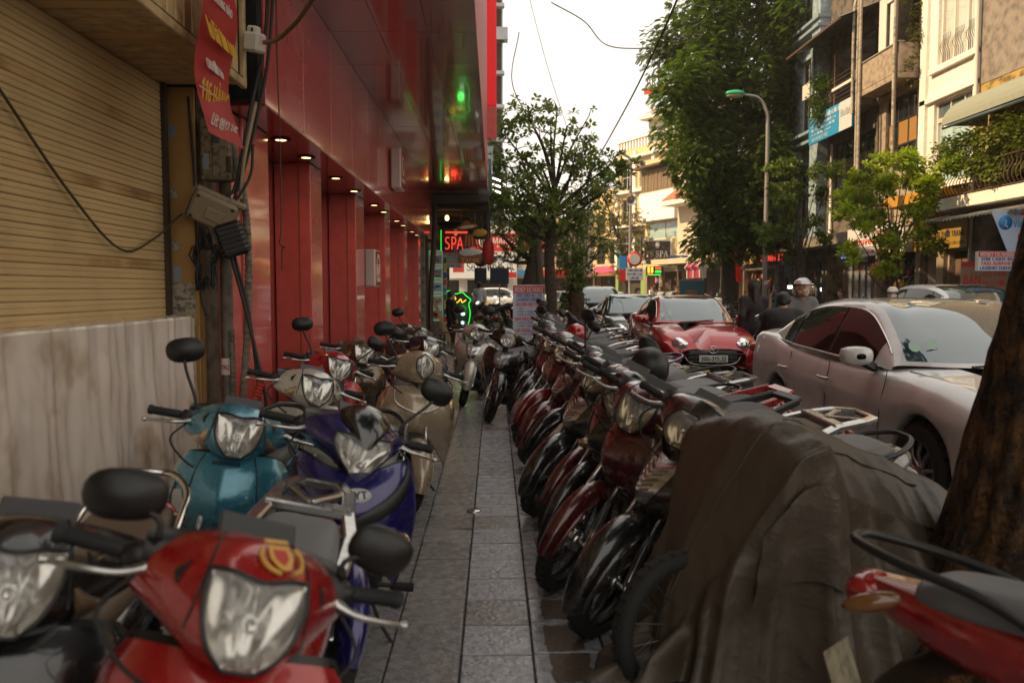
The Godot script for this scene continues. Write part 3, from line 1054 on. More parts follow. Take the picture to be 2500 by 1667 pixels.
# ---------- the pavement, the road and the left side of the street
func ground_and_road():
	structure("ground", G.new(false).box(Vector3(0, -.30, -150), Vector3(600, .3, 420)), mt("earth", L(.12, .11, .10), .9, 0, {"t": "grime", "s": .3, "w": true}))
	structure("road", G.new(false).box(Vector3(6.1, -.125, -60), Vector3(7.02, .09, 150)), mt("asphalt", L(.062, .060, .058), .8, 0, {"t": "speck", "s": .8, "w": true, "n": "fine", "ns": .6}))
	structure("side_street", G.new(false).box(Vector3(-14, -.128, -47), Vector3(33, .09, 14)), mt("asphalt"))
	var kerb := structure("kerb", G.new(false).box(Vector3(2.52, -.08, -16), Vector3(.13, .14, 40)), mt("kerb_stone", L(.24, .23, .22), .75, 0, {"t": "grime", "s": 1.0, "w": true}))
	for i in 40:
		part(kerb, "kerb_block", B1(Vector3(.15, .152, .985), .012), mt("kerb_stone"), X(Vector3(2.52, -.076, 2.0 - i)))
	structure("far_pavement", G.new(false).box(Vector3(11.3, -.06, -28), Vector3(3.4, .12, 60)), mt("far_paving", L(.22, .21, .20), .7, 0, {"t": "tile", "s": .7, "w": true}))
	var kb := structure("far_kerb", G.new(false).box(Vector3(9.56, -.07, -28), Vector3(.1, .13, 60)), mt("kerb_stone"))
	kb.position.y = .0
	# the tiled pavement
	var pave := structure("pavement", G.new(false).box(Vector3(.1, -.072, -16), Vector3(4.7, .12, 40)), mt("joint_dirt", L(.030, .024, .019), .9, 0, {"t": "grime", "s": 2.0, "w": true}))
	var tm := []
	var tones := [[.32, .30, .295], [.42, .42, .45], [.28, .26, .255], [.45, .455, .49], [.30, .28, .27], [.39, .385, .41]]
	for i in 6:
		tm.append(mt("tile_%d" % i, L(tones[i][0], tones[i][1], tones[i][2]), .5, 0, {"t": "tile", "s": 1.6, "w": true, "rt": "gloss", "n": "bump", "ns": .25}))
	var tl := []
	for k in 4:
		tl.append(cached("tile%d" % k, func(): return G.new(false).cbox(Vector3.ZERO, Vector3([.2915, .2925, .2905, .292][k], .03, [.2925, .291, .2935, .2915][k]), .004)))
	var rest := G.new(false)
	for c in range(-7, 8):
		for r in range(-12, 108):
			var x := -.14 + .3 * c + .15
			var f: float = 3.326 + .3 * r + .15 + [0.0, .012, -.018, .006, .0, -.01, .014][(c + 14) % 7]
			if f > 35.5: continue
			var near: bool = c >= -3 and c <= 2 and r >= -3 and r < 40
			var dy := rng.randf_range(-.0025, .0025) - .015
			var b := Basis.from_euler(Vector3(rng.randf_range(-.006, .006), rng.randf_range(-.004, .004), rng.randf_range(-.006, .006)))
			if c == -1 and r == 6: b = Basis.from_euler(Vector3(.0, .0, .05)); 
			if c == -1 and r == 5: b = Basis.from_euler(Vector3(-.02, .0, -.045))
			if near:
				var pick := rng.randi() % 6
				if c >= 0 and rng.randf() < .6: pick = [1, 3, 5][rng.randi() % 3]
				elif c < 0 and rng.randf() < .75: pick = [0, 2, 4][rng.randi() % 3]
				part(pave, "tile", tl[rng.randi() % 4], tm[pick], Transform3D(b, Vector3(x, dy, -f)))
			else:
				rest.box(Vector3(x, dy, -f), Vector3(.2915, .03, .2915), b)
	var ro := part(pave, "tile_field", rest, tm[0])
	ro.set_meta("kind", "stuff")
	# worn brown patches, a cap in the joint and litter
	var wm := mt("worn_patch", L(.15, .115, .085), .62, 0, {"t": "tile", "s": 2.4, "w": true})
	for q in [[.30, 3.48, .17, .27], [.30, 3.80, .165, .24], [.31, 3.20, .17, .26], [.30, 4.83, .12, .25], [.31, 5.15, .13, .20], [.30, 5.95, .15, .30], [.33, 6.35, .17, .26]]:
		var poly := PackedVector2Array()
		for i in 44:
			var a := TAU * i / 44.0
			var c := cos(a); var s := sin(a)
			var m := maxf(absf(c), absf(s))
			poly.append(Vector2(c / m * q[2] * .5, s / m * q[3] * .5) * rng.randf_range(.86, 1.05))
		part(pave, "worn_patch", G.new(false).ext(poly, 0, .0012, Transform3D(Basis(Vector3.RIGHT, -PI / 2), Vector3(q[0], .004, -q[1]))), wm)
	part(pave, "joint_cap", G.new().lathe([[0, .008], [.045, .008], [.052, .002], [.052, -.004]], 20, X(Vector3(-.14, .0, -5.55))), mt("alu"))
	for q in [[-.28, 7.2, .3], [.02, 4.35, 1.4], [.22, 6.9, .9]]:
		solo("paper_scrap", "small pale scrap of litter lying on the tiles" if q[0] < -.2 else ("dark twig of litter on the middle tile row" if q[0] < .1 else "tiny pale litter scrap near the right joint"), "litter", G.new(false).box(Vector3.ZERO, Vector3(.07, .004, .012)), mt("plate"), X(Vector3(q[0], .008, -q[1]), Vector3(0, q[2], 0)))

func boards(root: Node, called: String, n: int, size: Vector3, from: Vector3, step: Vector3, mats: Array, bev := .004):
	for i in n:
		part(root, called, B1(size, bev), mats[rng.randi() % mats.size()], X(from + step * i + Vector3(0, rng.randf_range(-.001, .001), 0)))

func cable(pts: Array, r: float, n := 16, seg := 6) -> G:
	return G.new().tube(spl(pts, n), r, seg)

func shutter_house():
	var cream := [mt("cream_a", L(.56, .39, .185), .5, 0, {"t": "soft", "s": Vector3(.3, .3, .3), "w": true}), mt("cream_b", L(.54, .37, .17), .5, 0, {"t": "streak", "s": Vector3(.2, .2, .2), "w": true}), mt("cream_c", L(.56, .39, .19), .48, 0, {"t": "mottle", "s": 1.2, "w": true})]
	var root := thing("shop_building", "old cream shop front with roller shutter and boarded overhang", "building", P(-2.11, 3.0))
	# the mass of the house behind the shutter, up to its roof
	part(root, "wall", G.new(false).box(Vector3(-5.2, 6.6, 3.0), Vector3(10, 13.2, 13.4)).box(Vector3(.24, 8.6, 3.0), Vector3(.52, 9.2, 13.4)), mt("old_plaster", L(.30, .24, .16), .85, 0, {"t": "grime", "s": .5, "w": true}))
	var sl := cached("slat", func():
		var g := G.new()
		var rows := []
		for e in [-1.0, 1.0]:
			var row := PackedVector3Array()
			for p in [[-.004, -.0295], [.004, -.0275], [.0078, -.022], [.008, -.006], [.004, -.002], [.004, .001], [.008, .005], [.0078, .020], [.004, .0265], [-.004, .0285]]:
				row.append(Vector3(p[0], p[1], e * 2.0))
			rows.append(row)
		return g.sm(false).grid(rows, false, true))
	var sh := part(root, "shutter_guide", G.new(false).box(Vector3(.02, 1.42, -2.28), Vector3(.05, 2.84, .05)), mt("brown_steel", L(.05, .032, .02), .6, .3))
	for i in 48:
		part(root, "shutter_slat", sl, cream[0 if i % 7 else 1], X(Vector3(.012, .03 + .0585 * i, -.26)))
	# overhang: soffit boards, front boards, frames
	boards(root, "soffit_board", 46, Vector3(.50, .018, .098), Vector3(.25, 2.82, 3.0), Vector3(0, 0, -.117 * 1.0), cream)
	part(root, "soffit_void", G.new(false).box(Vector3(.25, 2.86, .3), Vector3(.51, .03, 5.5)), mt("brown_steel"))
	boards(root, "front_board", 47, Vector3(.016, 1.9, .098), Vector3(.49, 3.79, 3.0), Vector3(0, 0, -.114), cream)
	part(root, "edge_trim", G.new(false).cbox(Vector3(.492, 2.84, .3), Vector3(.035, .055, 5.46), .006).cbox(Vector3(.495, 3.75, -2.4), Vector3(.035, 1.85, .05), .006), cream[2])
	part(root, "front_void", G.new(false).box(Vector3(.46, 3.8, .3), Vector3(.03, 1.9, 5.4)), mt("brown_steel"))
	part(root, "soffit_vent", G.new(false).cbox(Vector3(.20, 2.808, -.05), Vector3(.04, .012, .20), .004), mt("grey_plastic"))
	# board strip at the shutter's end
	var pil := part(root, "chipboard_strip", G.new(false).cbox(Vector3(.085, 1.4, -2.39), Vector3(.20, 2.82, .02), .003), mt("chipboard", L(.50, .27, .075), .7, 0, {"t": "speck", "s": 4.0, "w": true}))
	for q in [[.04, 2.53, .05, .07, 0], [.04, 2.14, .05, .06, 1], [.05, 1.80, .05, .06, 1], [.09, 1.40, .15, .32, 2], [.05, 1.62, .05, .10, 0], [.07, 1.08, .06, .09, 3]]:
		var m: Material = [mt("blue_paper", L(.22, .26, .30), .7), mt("torn_paper", L(.42, .38, .30), .8, 0, {"t": "grime", "s": 6.0, "w": true}), mt("poster_paper", L(.40, .33, .24), .8, 0, {"t": "grime", "s": 4.0, "w": true}), mt("label_white", L(.45, .42, .40), .6)][q[4]]
		var po := part(pil, "paper_note", G.new(false).box(Vector3(q[0], q[1], -2.376), Vector3(q[2], q[3], .002)), m)
		if q[4] == 3: part(po, "print", G.new(false).box(Vector3(q[0], q[1] + .01, -2.3745), Vector3(.038, .04, .001)), mt("violet_ink", L(.05, .03, .08), .7))
		if q[4] == 2:
			for i in 2: text(po, ["Cho thue nha", "Lien he"][i], X(Vector3(q[0], q[1] + .06 - .06 * i, -2.374)), .11, .02, mt("plate_ink"), "Droid Sans", .001)
	part(root, "end_wall", G.new(false).box(Vector3(.09, 1.4, -2.68), Vector3(.18, 2.8, .5)), mt("sooty_wall", L(.10, .07, .045), .9, 0, {"t": "grime", "s": 1.2, "w": true}))
	# drooping cable over the shutter
	solo("drooping_cable", "thin brown cable drooping across the cream roller shutter", "cable", cable(V([-2.06,2.75,-2.6, -2.06,2.55,-3.2, -2.06,2.02,-4.0, -2.05,1.74,-4.55, -2.05,1.82,-5.0, -1.98,2.0,-5.3, -1.86,1.95,-5.32]), .007, 36), mt("cable_brown", L(.045, .028, .016), .6))
	# the stall under plastic sheeting
	var sheet := G.new()
	var n := FastNoiseLite.new(); n.seed = 5; n.frequency = 1.4; n.fractal_octaves = 4
	var n2 := FastNoiseLite.new(); n2.seed = 9; n2.frequency = 5.0; n2.fractal_type = FastNoiseLite.FRACTAL_RIDGED
	var n3 := FastNoiseLite.new(); n3.seed = 14; n3.frequency = 1.7; n3.fractal_type = FastNoiseLite.FRACTAL_RIDGED; n3.fractal_octaves = 3
	var rows := []
	for i in 91:
		var s := i / 90.0
		var row := PackedVector3Array()
		for j in 261:
			var f := lerpf(.6, 5.28, j / 260.0)
			var x: float
			var y: float
			if s < .2:
				x = lerpf(-2.09, -1.893, s / .2); y = 1.352 + .010 * n.get_noise_2d(f * 3.0, s * 4.0)
			else:
				var t := (s - .2) / .8
				y = lerpf(1.352, .01, t) 
				x = -1.885 + .05 * t * t
				x += .040 * n.get_noise_2d(f * 1.1, y * .35) * (.3 + t) + .006 * n3.get_noise_2d(f * .8 + y * .5, y * .7 - f * .2) + .012 * n.get_noise_2d(f * 4.0, y * .25) 
				x += .05 * maxf(0, (4.0 - f) / 3.0) * t
			if j > 250 and s >= .2: x -= (j - 250) * .004; 
			row.append(Vector3(x, y, -f))
		rows.append(row)
	sheet.grid(rows, false, true)
	var sd := PackedVector3Array(); var se := PackedVector3Array()
	for i in 91:
		sd.append(rows[i][260]); se.append(Vector3(-2.10, rows[i][260].y, -5.27))
	sheet.grid([sd, se])
	var sc := thing("covered_stall", "low stall wrapped in stained whitish plastic sheeting below the shutter", "stall", Vector3.ZERO)
	part(sc, "plastic_sheet", sheet, mt("plastic_sheet", L(.72, .635, .57), .26, 0, {"t": "sheet", "s": Vector3(.25, .25, .25), "w": true, "coat": .9, "cr": .10, "spec": .7}))
	part(sc, "counter", G.new(false).box(Vector3(-2.0, .66, -2.95), Vector3(.18, 1.32, 4.5)), mt("dark_wood", L(.06, .035, .02), .7))

func banner_and_wires():
	# red banner hung from the overhang
	var b := thing("hanging_banner", "curled red cloth banner with yellow and white lettering under the overhang", "banner", P(-1.50, 4.52, 2.74))
	b.rotation.y = PI / 2
	var g := G.new()
	var rows := []
	for i in 25:
		var t := i / 24.0
		var row := PackedVector3Array()
		for j in 9:
			var x := lerpf(-.27, .27, j / 8.0)
			row.append(Vector3(x * (1.0 - .1 * sin(t * PI)) , .42 - .84 * t, .035 * sin(t * 6.5 + .6) + .03 * t + .012 * sin(x * 9.0)))
		rows.append(row)
	part(b, "cloth", g.grid(rows), mt("banner_red", L(.44, .012, .016), .5, 0, {"t": "soft", "s": 3.0, "back": L(.25, .01, .01)}))
	var lines := [["THÔNG BÁO", .30, .30, .06, 0], ["Áo Dài Mỹ Vinh", .14, .44, .16, 1], ["CHUYỂN VỀ", -.03, .26, .07, 0], ["116 HÀNG", -.17, .42, .14, 1], ["LH: 0912 345", -.34, .40, .06, 0]]
	for q in lines:
		var t: float = (.42 - q[1]) / .84
		text(b, q[0], X(Vector3(0.0, q[1], .035 * sin(t * 6.5 + .6) + .03 * t + .012), Vector3(.28 * cos(t * 6.5 + .6) + .0, 0, 0)), q[2], q[3], mt("banner_white", L(.62, .55, .50), .6) if q[4] == 0 else mt("banner_yellow", L(.62, .35, .02), .6), "Droid Sans Bold", .002)
	for t in [.07, .72]:
		part(b, "border_line", G.new(false).box(Vector3(0, .42 - .84 * t, .035 * sin(t * 6.5 + .6) + .03 * t + .006), Vector3(.48, .005, .004)), mt("banner_white"))
	# electricity: cabinet, junction box, splice closure, coil, conduits
	var cab := thing("meter_cabinet", "weathered white electricity meter cabinet above the junction box", "meter box", P(-1.79, 5.42, 2.42))
	part(cab, "case", G.new(false).cbox(Vector3.ZERO, Vector3(.20, .40, .12), .012), mt("dirty_white", L(.22, .17, .105), .6, 0, {"t": "grime", "s": 4.0, "w": true}))
	part(cab, "door", G.new(false).cbox(Vector3(.035, -.02, .063), Vector3(.11, .32, .012), .006), mt("dirty_white"))
	part(cab, "window", G.new(false).cbox(Vector3(.01, .07, .072), Vector3(.05, .07, .006), .003), mt("grey_plastic"))
	part(cab, "warning_label", G.new(false).box(Vector3(.06, .09, .071), Vector3(.045, .028, .002)), mt("banner_white"))
	part(cab, "blue_sticker", G.new(false).box(Vector3(-.06, -.08, .0615), Vector3(.035, .10, .002)), mt("blue_paper"))
	part(cab, "clasp", G.new(false).cbox(Vector3(.085, -.10, .065), Vector3(.03, .10, .02), .005), mt("brown_steel"))
	var jb := thing("junction_box", "tilted cream plastic junction box with ribbed edge in the cables", "junction box", P(-1.79, 5.30, 2.02))
	jb.rotation = Vector3(.35, .1, -.45)
	part(jb, "lid", G.new(false).cbox(Vector3(0, 0, .03), Vector3(.28, .20, .05), .02), mt("box_cream", L(.27, .21, .135), .5, 0, {"t": "soft", "s": 4.0}))
	part(jb, "base", G.new(false).cbox(Vector3(0, 0, -.02), Vector3(.30, .22, .05), .012), mt("box_cream"))
	part(jb, "raised_panel", G.new(false).cbox(Vector3(.02, -.01, .06), Vector3(.12, .08, .014), .006), mt("box_cream"))
	for i in 13: part(jb, "rib", B1(Vector3(.008, .012, .07), .002), mt("box_cream"), X(Vector3(-.152, -.10 + .0165 * i, 0)))
	for q in [[-.11, .07], [.11, .07], [-.11, -.07], [.11, -.07]]: part(jb, "screw", G.new().ball(Vector3(q[0], q[1], .056), Vector3(.012, .012, .006), 8, 4), mt("engine"))
	part(jb, "cable_port", G.new(false).cbox(Vector3(.12, .105, 0), Vector3(.10, .03, .06), .006), mt("box_cream"))
	var sp := thing("splice_closure", "black ribbed cable splice closure hanging beside the junction box", "splice closure", P(-1.68, 5.32, 1.84))
	sp.rotation = Vector3(.1, .2, .32)
	part(sp, "housing", G.new(false).cbox(Vector3.ZERO, Vector3(.17, .22, .11), .02), mt("black_plastic"))
	for i in 6: part(sp, "rib", B1(Vector3(.185, .009, .12), .003), mt("black_plastic"), X(Vector3(0, -.08 + .03 * i, 0)))
	var coil := G.new()
	var pts := []
	for i in 150:
		var a := i * .34
		var rr := .10 + .03 * sin(i * 1.7)
		pts.append(Vector3(-1.86 + cos(a) * rr * .6 + .01 * sin(i * .9), 1.70 + sin(a) * rr * 1.6 + .02 * sin(i * .37), -5.33 + .05 * sin(i * .53)))
	solo("cable_coil", "tangled black coil of spare cable on the sooty pole", "cable", coil.tube(pts, .006, 5), mt("cable_black", L(.012, .010, .009), .6))
	var poles := [[-1.80, 5.52, .040, 0.0, 2.8, "pipe_grey", "grey upright steel pipe behind the cable tangle", .02], [-1.93, 5.42, .03, 0, 1.75, "pole_wood", "yellowish wooden pole leaning by the plastic sheeting", .0]]
	for q in poles:
		var m: Material = mt("pipe_grey", L(.16, .13, .10), .6, .2, {"t": "grime", "s": 2.0, "w": true}) if q[5] == "pipe_grey" else mt("pole_wood", L(.26, .13, .035), .7, 0, {"t": "mottle", "s": Vector3(6, .6, 6)})
		var po := thing("utility_pipe" if q[5] == "pipe_grey" else "wooden_pole", q[6], "pipe" if q[5] == "pipe_grey" else "pole", P(q[0], q[1]))
		part(po, "shaft", G.new().tube([Vector3(0, q[3], 0), Vector3(q[7], q[4], 0)], q[2], 14), m)
		if q[5] == "pipe_grey":
			var st := part(po, "sticker", G.new().lathe([[.0415, 0], [.0415, .11]], 14, X(Vector3(.005, .95, 0)), .4, 2.4), mt("banner_white"))
			text(st, "1962", X(Vector3(.005, 1.0, .0425)), .05, .035, mt("banner_red"), "Droid Sans Bold", .001)
	var cond := func(p: Array, r: float, lab: String, m: Material, n: int):
		var s := spl(p, n)
		var rad := []
		for i in n + 1: rad.append(r * (1.0 if i % 2 == 0 else .86))
		solo("corrugated_conduit", lab, "conduit", G.new(false).tube(s, rad, 10), m)
	var gm := mt("conduit_grey", L(.20, .16, .11), .6, 0, {"t": "grime", "s": 3.0, "w": true})
	cond.call(V([-1.76,2.9,-5.36, -1.70,2.5,-5.40, -1.63,2.1,-5.42, -1.61,1.7,-5.42, -1.64,1.2,-5.45, -1.70,.6,-5.48, -1.71,0,-5.5]), .026, "grey corrugated conduit running down beside the glossy red pillar", gm, 150)
	cond.call(V([-1.74,1.25,-5.46, -1.745,.7,-5.47, -1.75,0,-5.47]), .02, "short grey corrugated conduit below the splice closure", gm, 70)
	cond.call(V([-1.52,.92,-5.35, -1.60,.70,-5.34, -1.66,.45,-5.36]), .028, "red corrugated sleeve round cables beside the red pillar", mt("sleeve_red", L(.40, .02, .01), .5), 40)
	var wires := [
		[V([-1.50,3.9,-5.7, -1.53,3.2,-5.62, -1.60,2.7,-5.5, -1.66,2.2,-5.36, -1.70,2.12,-5.32, -1.72,2.02,-5.30]), .013, "thick black cable dropping from the gap to the junction box"],
		[V([-1.47,4.0,-5.75, -1.50,3.1,-5.6, -1.57,2.6,-5.5, -1.62,2.3,-5.40, -1.67,2.08,-5.32]), .012, "black cable running beside the thickest one above the box"],
		[V([-1.56,2.45,-5.40, -1.57,2.25,-5.36, -1.66,2.06,-5.30]), .010, "short black cable looping over the junction box corner"],
		[V([-1.70,1.74,-5.34, -1.62,1.4,-5.36, -1.53,.98,-5.36, -1.50,.75,-5.37, -1.55,.50,-5.4, -1.62,.25,-5.4]), .012, "black cable bowing out from the splice closure downward"],
		[V([-1.68,1.73,-5.36, -1.60,1.35,-5.38, -1.55,.85,-5.38, -1.54,.6,-5.38, -1.58,.4,-5.4]), .010, "inner black cable following the bowed one downward"],
		[V([-1.96,2.75,-5.38, -1.93,2.3,-5.36, -1.92,1.9,-5.35, -1.90,1.5,-5.35, -1.86,1.35,-5.33]), .009, "black cable along the chipboard strip's edge"],
		[V([-1.60,.50,-5.38, -1.48,.56,-5.40, -1.40,.46,-5.42, -1.36,.30,-5.45]), .006, "thin loose black wire by the red sleeve"],
		[V([-1.53,2.72,-5.38, -1.60,2.35,-5.34, -1.63,2.1,-5.34]), .012, "cream cable hanging from the white adaptor"]]
	for q in wires:
		solo("cable", q[2], "cable", cable(q[0], q[1], 30), mt("cable_cream", L(.28, .20, .11), .6) if q[2].begins_with("cream") else mt("cable_black"))
	var ad := thing("socket_box", "white plastic socket box on the overhang's end", "socket box", P(-1.52, 5.34, 3.08))
	ad.rotation = Vector3(.1, -.3, -.15)
	part(ad, "body", G.new(false).cbox(Vector3(0, 0, 0), Vector3(.11, .12, .11), .015), mt("white_plastic", L(.50, .46, .40), .45))
	part(ad, "plug", G.new(false).cbox(Vector3(-.01, .07, .0), Vector3(.07, .06, .07), .012), mt("white_plastic"))
	part(ad, "slot", G.new(false).cbox(Vector3(.0, .07, .036), Vector3(.015, .03, .004), .001), mt("black_plastic"))
	solo("roof_cable", "thick olive cable rising from the socket box past the red fascia", "cable", cable(V([-1.48,3.08,-5.34, -1.35,3.10,-5.3, -1.1,3.20,-5.0, -.85,3.42,-4.6, -.72,3.75,-4.2]), .014, 24, 8), mt("cable_olive", L(.13, .085, .03), .6))
	solo("cord", "thin cord with a knot hanging before the red columns", "cord", cable(V([-1.52,4.0,-5.9, -1.525,3.2,-5.9, -1.52,2.6,-5.92, -1.52,2.0,-5.92, -1.535,1.85,-5.92, -1.50,1.82,-5.92, -1.52,1.80,-5.92, -1.52,1.65,-5.92]), .005, 40), mt("cable_brown"))
	# dark gap between the houses
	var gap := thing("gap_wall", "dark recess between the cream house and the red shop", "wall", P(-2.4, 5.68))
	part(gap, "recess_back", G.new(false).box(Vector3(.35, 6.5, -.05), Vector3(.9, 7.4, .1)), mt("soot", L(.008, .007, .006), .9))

func red_shop():
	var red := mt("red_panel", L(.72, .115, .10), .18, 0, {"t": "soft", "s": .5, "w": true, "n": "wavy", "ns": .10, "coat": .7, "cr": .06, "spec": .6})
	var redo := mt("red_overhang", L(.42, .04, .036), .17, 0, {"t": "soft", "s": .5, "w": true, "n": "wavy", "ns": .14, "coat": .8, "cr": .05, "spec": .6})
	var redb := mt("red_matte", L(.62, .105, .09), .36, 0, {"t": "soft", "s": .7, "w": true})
	var root := thing("red_shop", "glossy red shop front with recessed bays, soffit lights and overhang", "building", P(-1.9, 13.0))
	var f0 := 5.9
	var f1 := 21.2
	var z := func(f: float) -> float: return 13.0 - f
	# mass of the building: back, upper floors
	part(root, "wall", G.new(false).box(Vector3(-5.0, 5.9, z.call((f0 + f1) / 2)), Vector3(9.0, 11.8, f1 - f0)).box(Vector3(.66, 7.95, z.call((f0 + f1) / 2)), Vector3(2.1, 7.7, f1 - f0 - .02)), redb)
	# pillars: gloss fronts; the bays between are recessed
	var pil := [[6.27, 6.97], [8.54, 9.07], [11.3, 12.0], [14.3, 14.95], [17.3, 17.9], [20.5, 21.1]]
	for p in pil:
		var pc := part(root, "pillar", G.new(false).cbox(Vector3(-.18, 1.405, z.call((p[0] + p[1]) / 2)), Vector3(.36, 2.81, p[1] - p[0]), .004), redb)
		part(pc, "gloss_panel", G.new(false).cbox(Vector3(.004, 1.405, z.call((p[0] + p[1]) / 2)), Vector3(.012, 2.80, p[1] - p[0] - .004), .003), red)
		part(pc, "joint_strip", G.new(false).box(Vector3(-.11, 1.405, z.call(p[0]) + .003), Vector3(.008, 2.8, .006)), mt("gold_trim", L(.30, .17, .05), .35, .8))
	for i in 5:
		var a: float = pil[i][1]
		var b: float = pil[i + 1][0]
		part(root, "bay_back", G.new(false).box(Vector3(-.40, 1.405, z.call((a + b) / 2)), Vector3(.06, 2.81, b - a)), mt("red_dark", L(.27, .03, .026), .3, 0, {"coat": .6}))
		for q in [.33, .66]: part(root, "gold_strip", B1(Vector3(.03, 2.8, .03)), mt("gold_trim"), X(Vector3(-.355, 1.405, z.call(lerpf(a, b, q)))))
	part(root, "entry_panel", G.new(false).cbox(Vector3(-.16, 1.40, z.call(6.02)), Vector3(.30, 2.8, .46), .004), red)
	# fascia panels and soffits
	for i in 13:
		var a := f0 + i * 1.177
		for j in 2:
			part(root, "fascia_panel", B1(Vector3(.02, .618, 1.171), .002), red, X(Vector3(.28, 2.81 + .312 + .62 * j, z.call(a + .588))))
		for j in 3:
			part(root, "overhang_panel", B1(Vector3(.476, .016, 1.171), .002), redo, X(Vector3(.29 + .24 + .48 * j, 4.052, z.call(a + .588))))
		for j in 3:
			part(root, "upper_panel", B1(Vector3(.02, 1.49, 1.171), .002), mt("red_upper", L(.40, .05, .055), .5), X(Vector3(1.72, 4.05 + .75 + 1.5 * j, z.call(a + .588))))
	part(root, "fascia_core", G.new(false).box(Vector3(.14, 3.43, z.call((f0 + f1) / 2)), Vector3(.25, 1.20, f1 - f0 - .02)), redb)
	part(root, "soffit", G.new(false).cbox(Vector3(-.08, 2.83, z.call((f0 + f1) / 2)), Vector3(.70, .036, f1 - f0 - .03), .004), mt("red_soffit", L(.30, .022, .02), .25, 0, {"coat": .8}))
	part(root, "edge_trim", G.new(false).cbox(Vector3(.285, 2.813, z.call((f0 + f1) / 2)), Vector3(.03, .018, f1 - f0), .005), mt("trim_bright", L(.5, .25, .22), .2, .6))
	# hanging corner of the far end
	for f in [7.2, 8.15, 9.65, 10.9, 12.7, 13.8, 15.6, 16.7, 18.5, 19.6]:
		var d := part(root, "ceiling_lamp", G.new().lathe([[.0, .004], [.052, .004], [.056, -.004], [.082, -.008], [.088, .004]], 20, X(Vector3(.06, 2.805, z.call(f)))), mt("lamp_ring", L(.05, .03, .02), .4, .6))
		part(d, "lamp_glow", G.new().lathe([[0, -.004], [.046, -.004]], 16, X(Vector3(.06, 2.805, z.call(f)))), mt("lamp_glow", L(.9, .7, .4), .5, 0, {"e": [1.0, .66, .30, 3.2]}))
		var sl := SpotLight3D.new()
		sl.name = "lamp_beam"
		sl.light_color = Color(1, .82, .6); sl.light_energy = .16; sl.spot_range = 6; sl.spot_angle = 55; sl.light_size = .05; sl.spot_attenuation = 2; sl.shadow_enabled = true
		sl.position = Vector3(.06, 2.795, z.call(f)); sl.rotation.x = -PI / 2
		d.add_child(sl)
	# box signs on the facade
	for q in [[8.6, 1.55, .55, -.02], [10.55, 3.10, .62, .30]]:
		var s := thing("box_sign", "small red and white box sign on a glossy red pillar" if q[0] < 10 else "small red and white box sign on the red fascia above", "sign", P(-1.9 + q[3] + .09, 12.4 if q[0] < 10 else 13.0, q[1] + .28))
		part(s, "case", G.new(false).cbox(Vector3.ZERO, Vector3(.16, q[2], .55), .02), mt("sign_white", L(.55, .48, .44), .4))
		var fc := part(s, "face", G.new(false).cbox(Vector3(.083, 0, 0), Vector3(.01, q[2] - .04, .51), .004), mt("sign_red", L(.42, .02, .02), .25, 0, {"coat": 1.0}))
		part(fc, "emblem", G.new().lathe([[.10, 0], [.13, .004], [.16, 0]], 24, X(Vector3(.088, .06, 0), Vector3(0, 0, -PI / 2))), mt("sign_white"))
		part(fc, "emblem_bar", G.new(false).box(Vector3(.09, -.17, 0), Vector3(.004, .06, .36)), mt("sign_white"))
	# blade sign on the far corner
	var bl := thing("blade_sign", "tall bright red blade sign projecting from the upper facade", "sign", P(-.03, 20.9, 5.3))
	part(bl, "panel", G.new(false).cbox(Vector3(-.03, 4.2, 0), Vector3(.24, 6.8, .25), .01), mt("blade_red", L(.62, .006, .012), .4, 0, {"e": [.55, .004, .01, .35]}))
	part(bl, "lower_panel", G.new(false).cbox(Vector3(-.03, .38, 0), Vector3(.24, .80, .24), .01), redb)
	part(bl, "edge", G.new(false).box(Vector3(-.165, 4.0, .05), Vector3(.03, 7.6, .2)), mt("grey_plastic"))

# ---------- cars: +z ahead, x > 0 the car's left; sizes of a saloon, scaled by sc
func car_mats():
	mt("car_glass", L(.045, .085, .105), .03, .10, {"spec": 1.0, "coat": 1.0, "cr": .02})
	mt("car_glass_side", L(.008, .008, .009), .04, .0, {"spec": .5})
	mt("car_black", L(.012, .012, .013), .35, 0, {"coat": .5})
	mt("car_lamp", L(.75, .77, .8), .08, .9, {"n": "facet", "ns": .3, "s": 4.0, "coat": 1.0})
	mt("alloy", L(.40, .40, .41), .3, .9)
	mt("car_tyre", L(.013, .012, .012), .85, 0, {"n": "bump", "ns": .4, "s": 8.0})

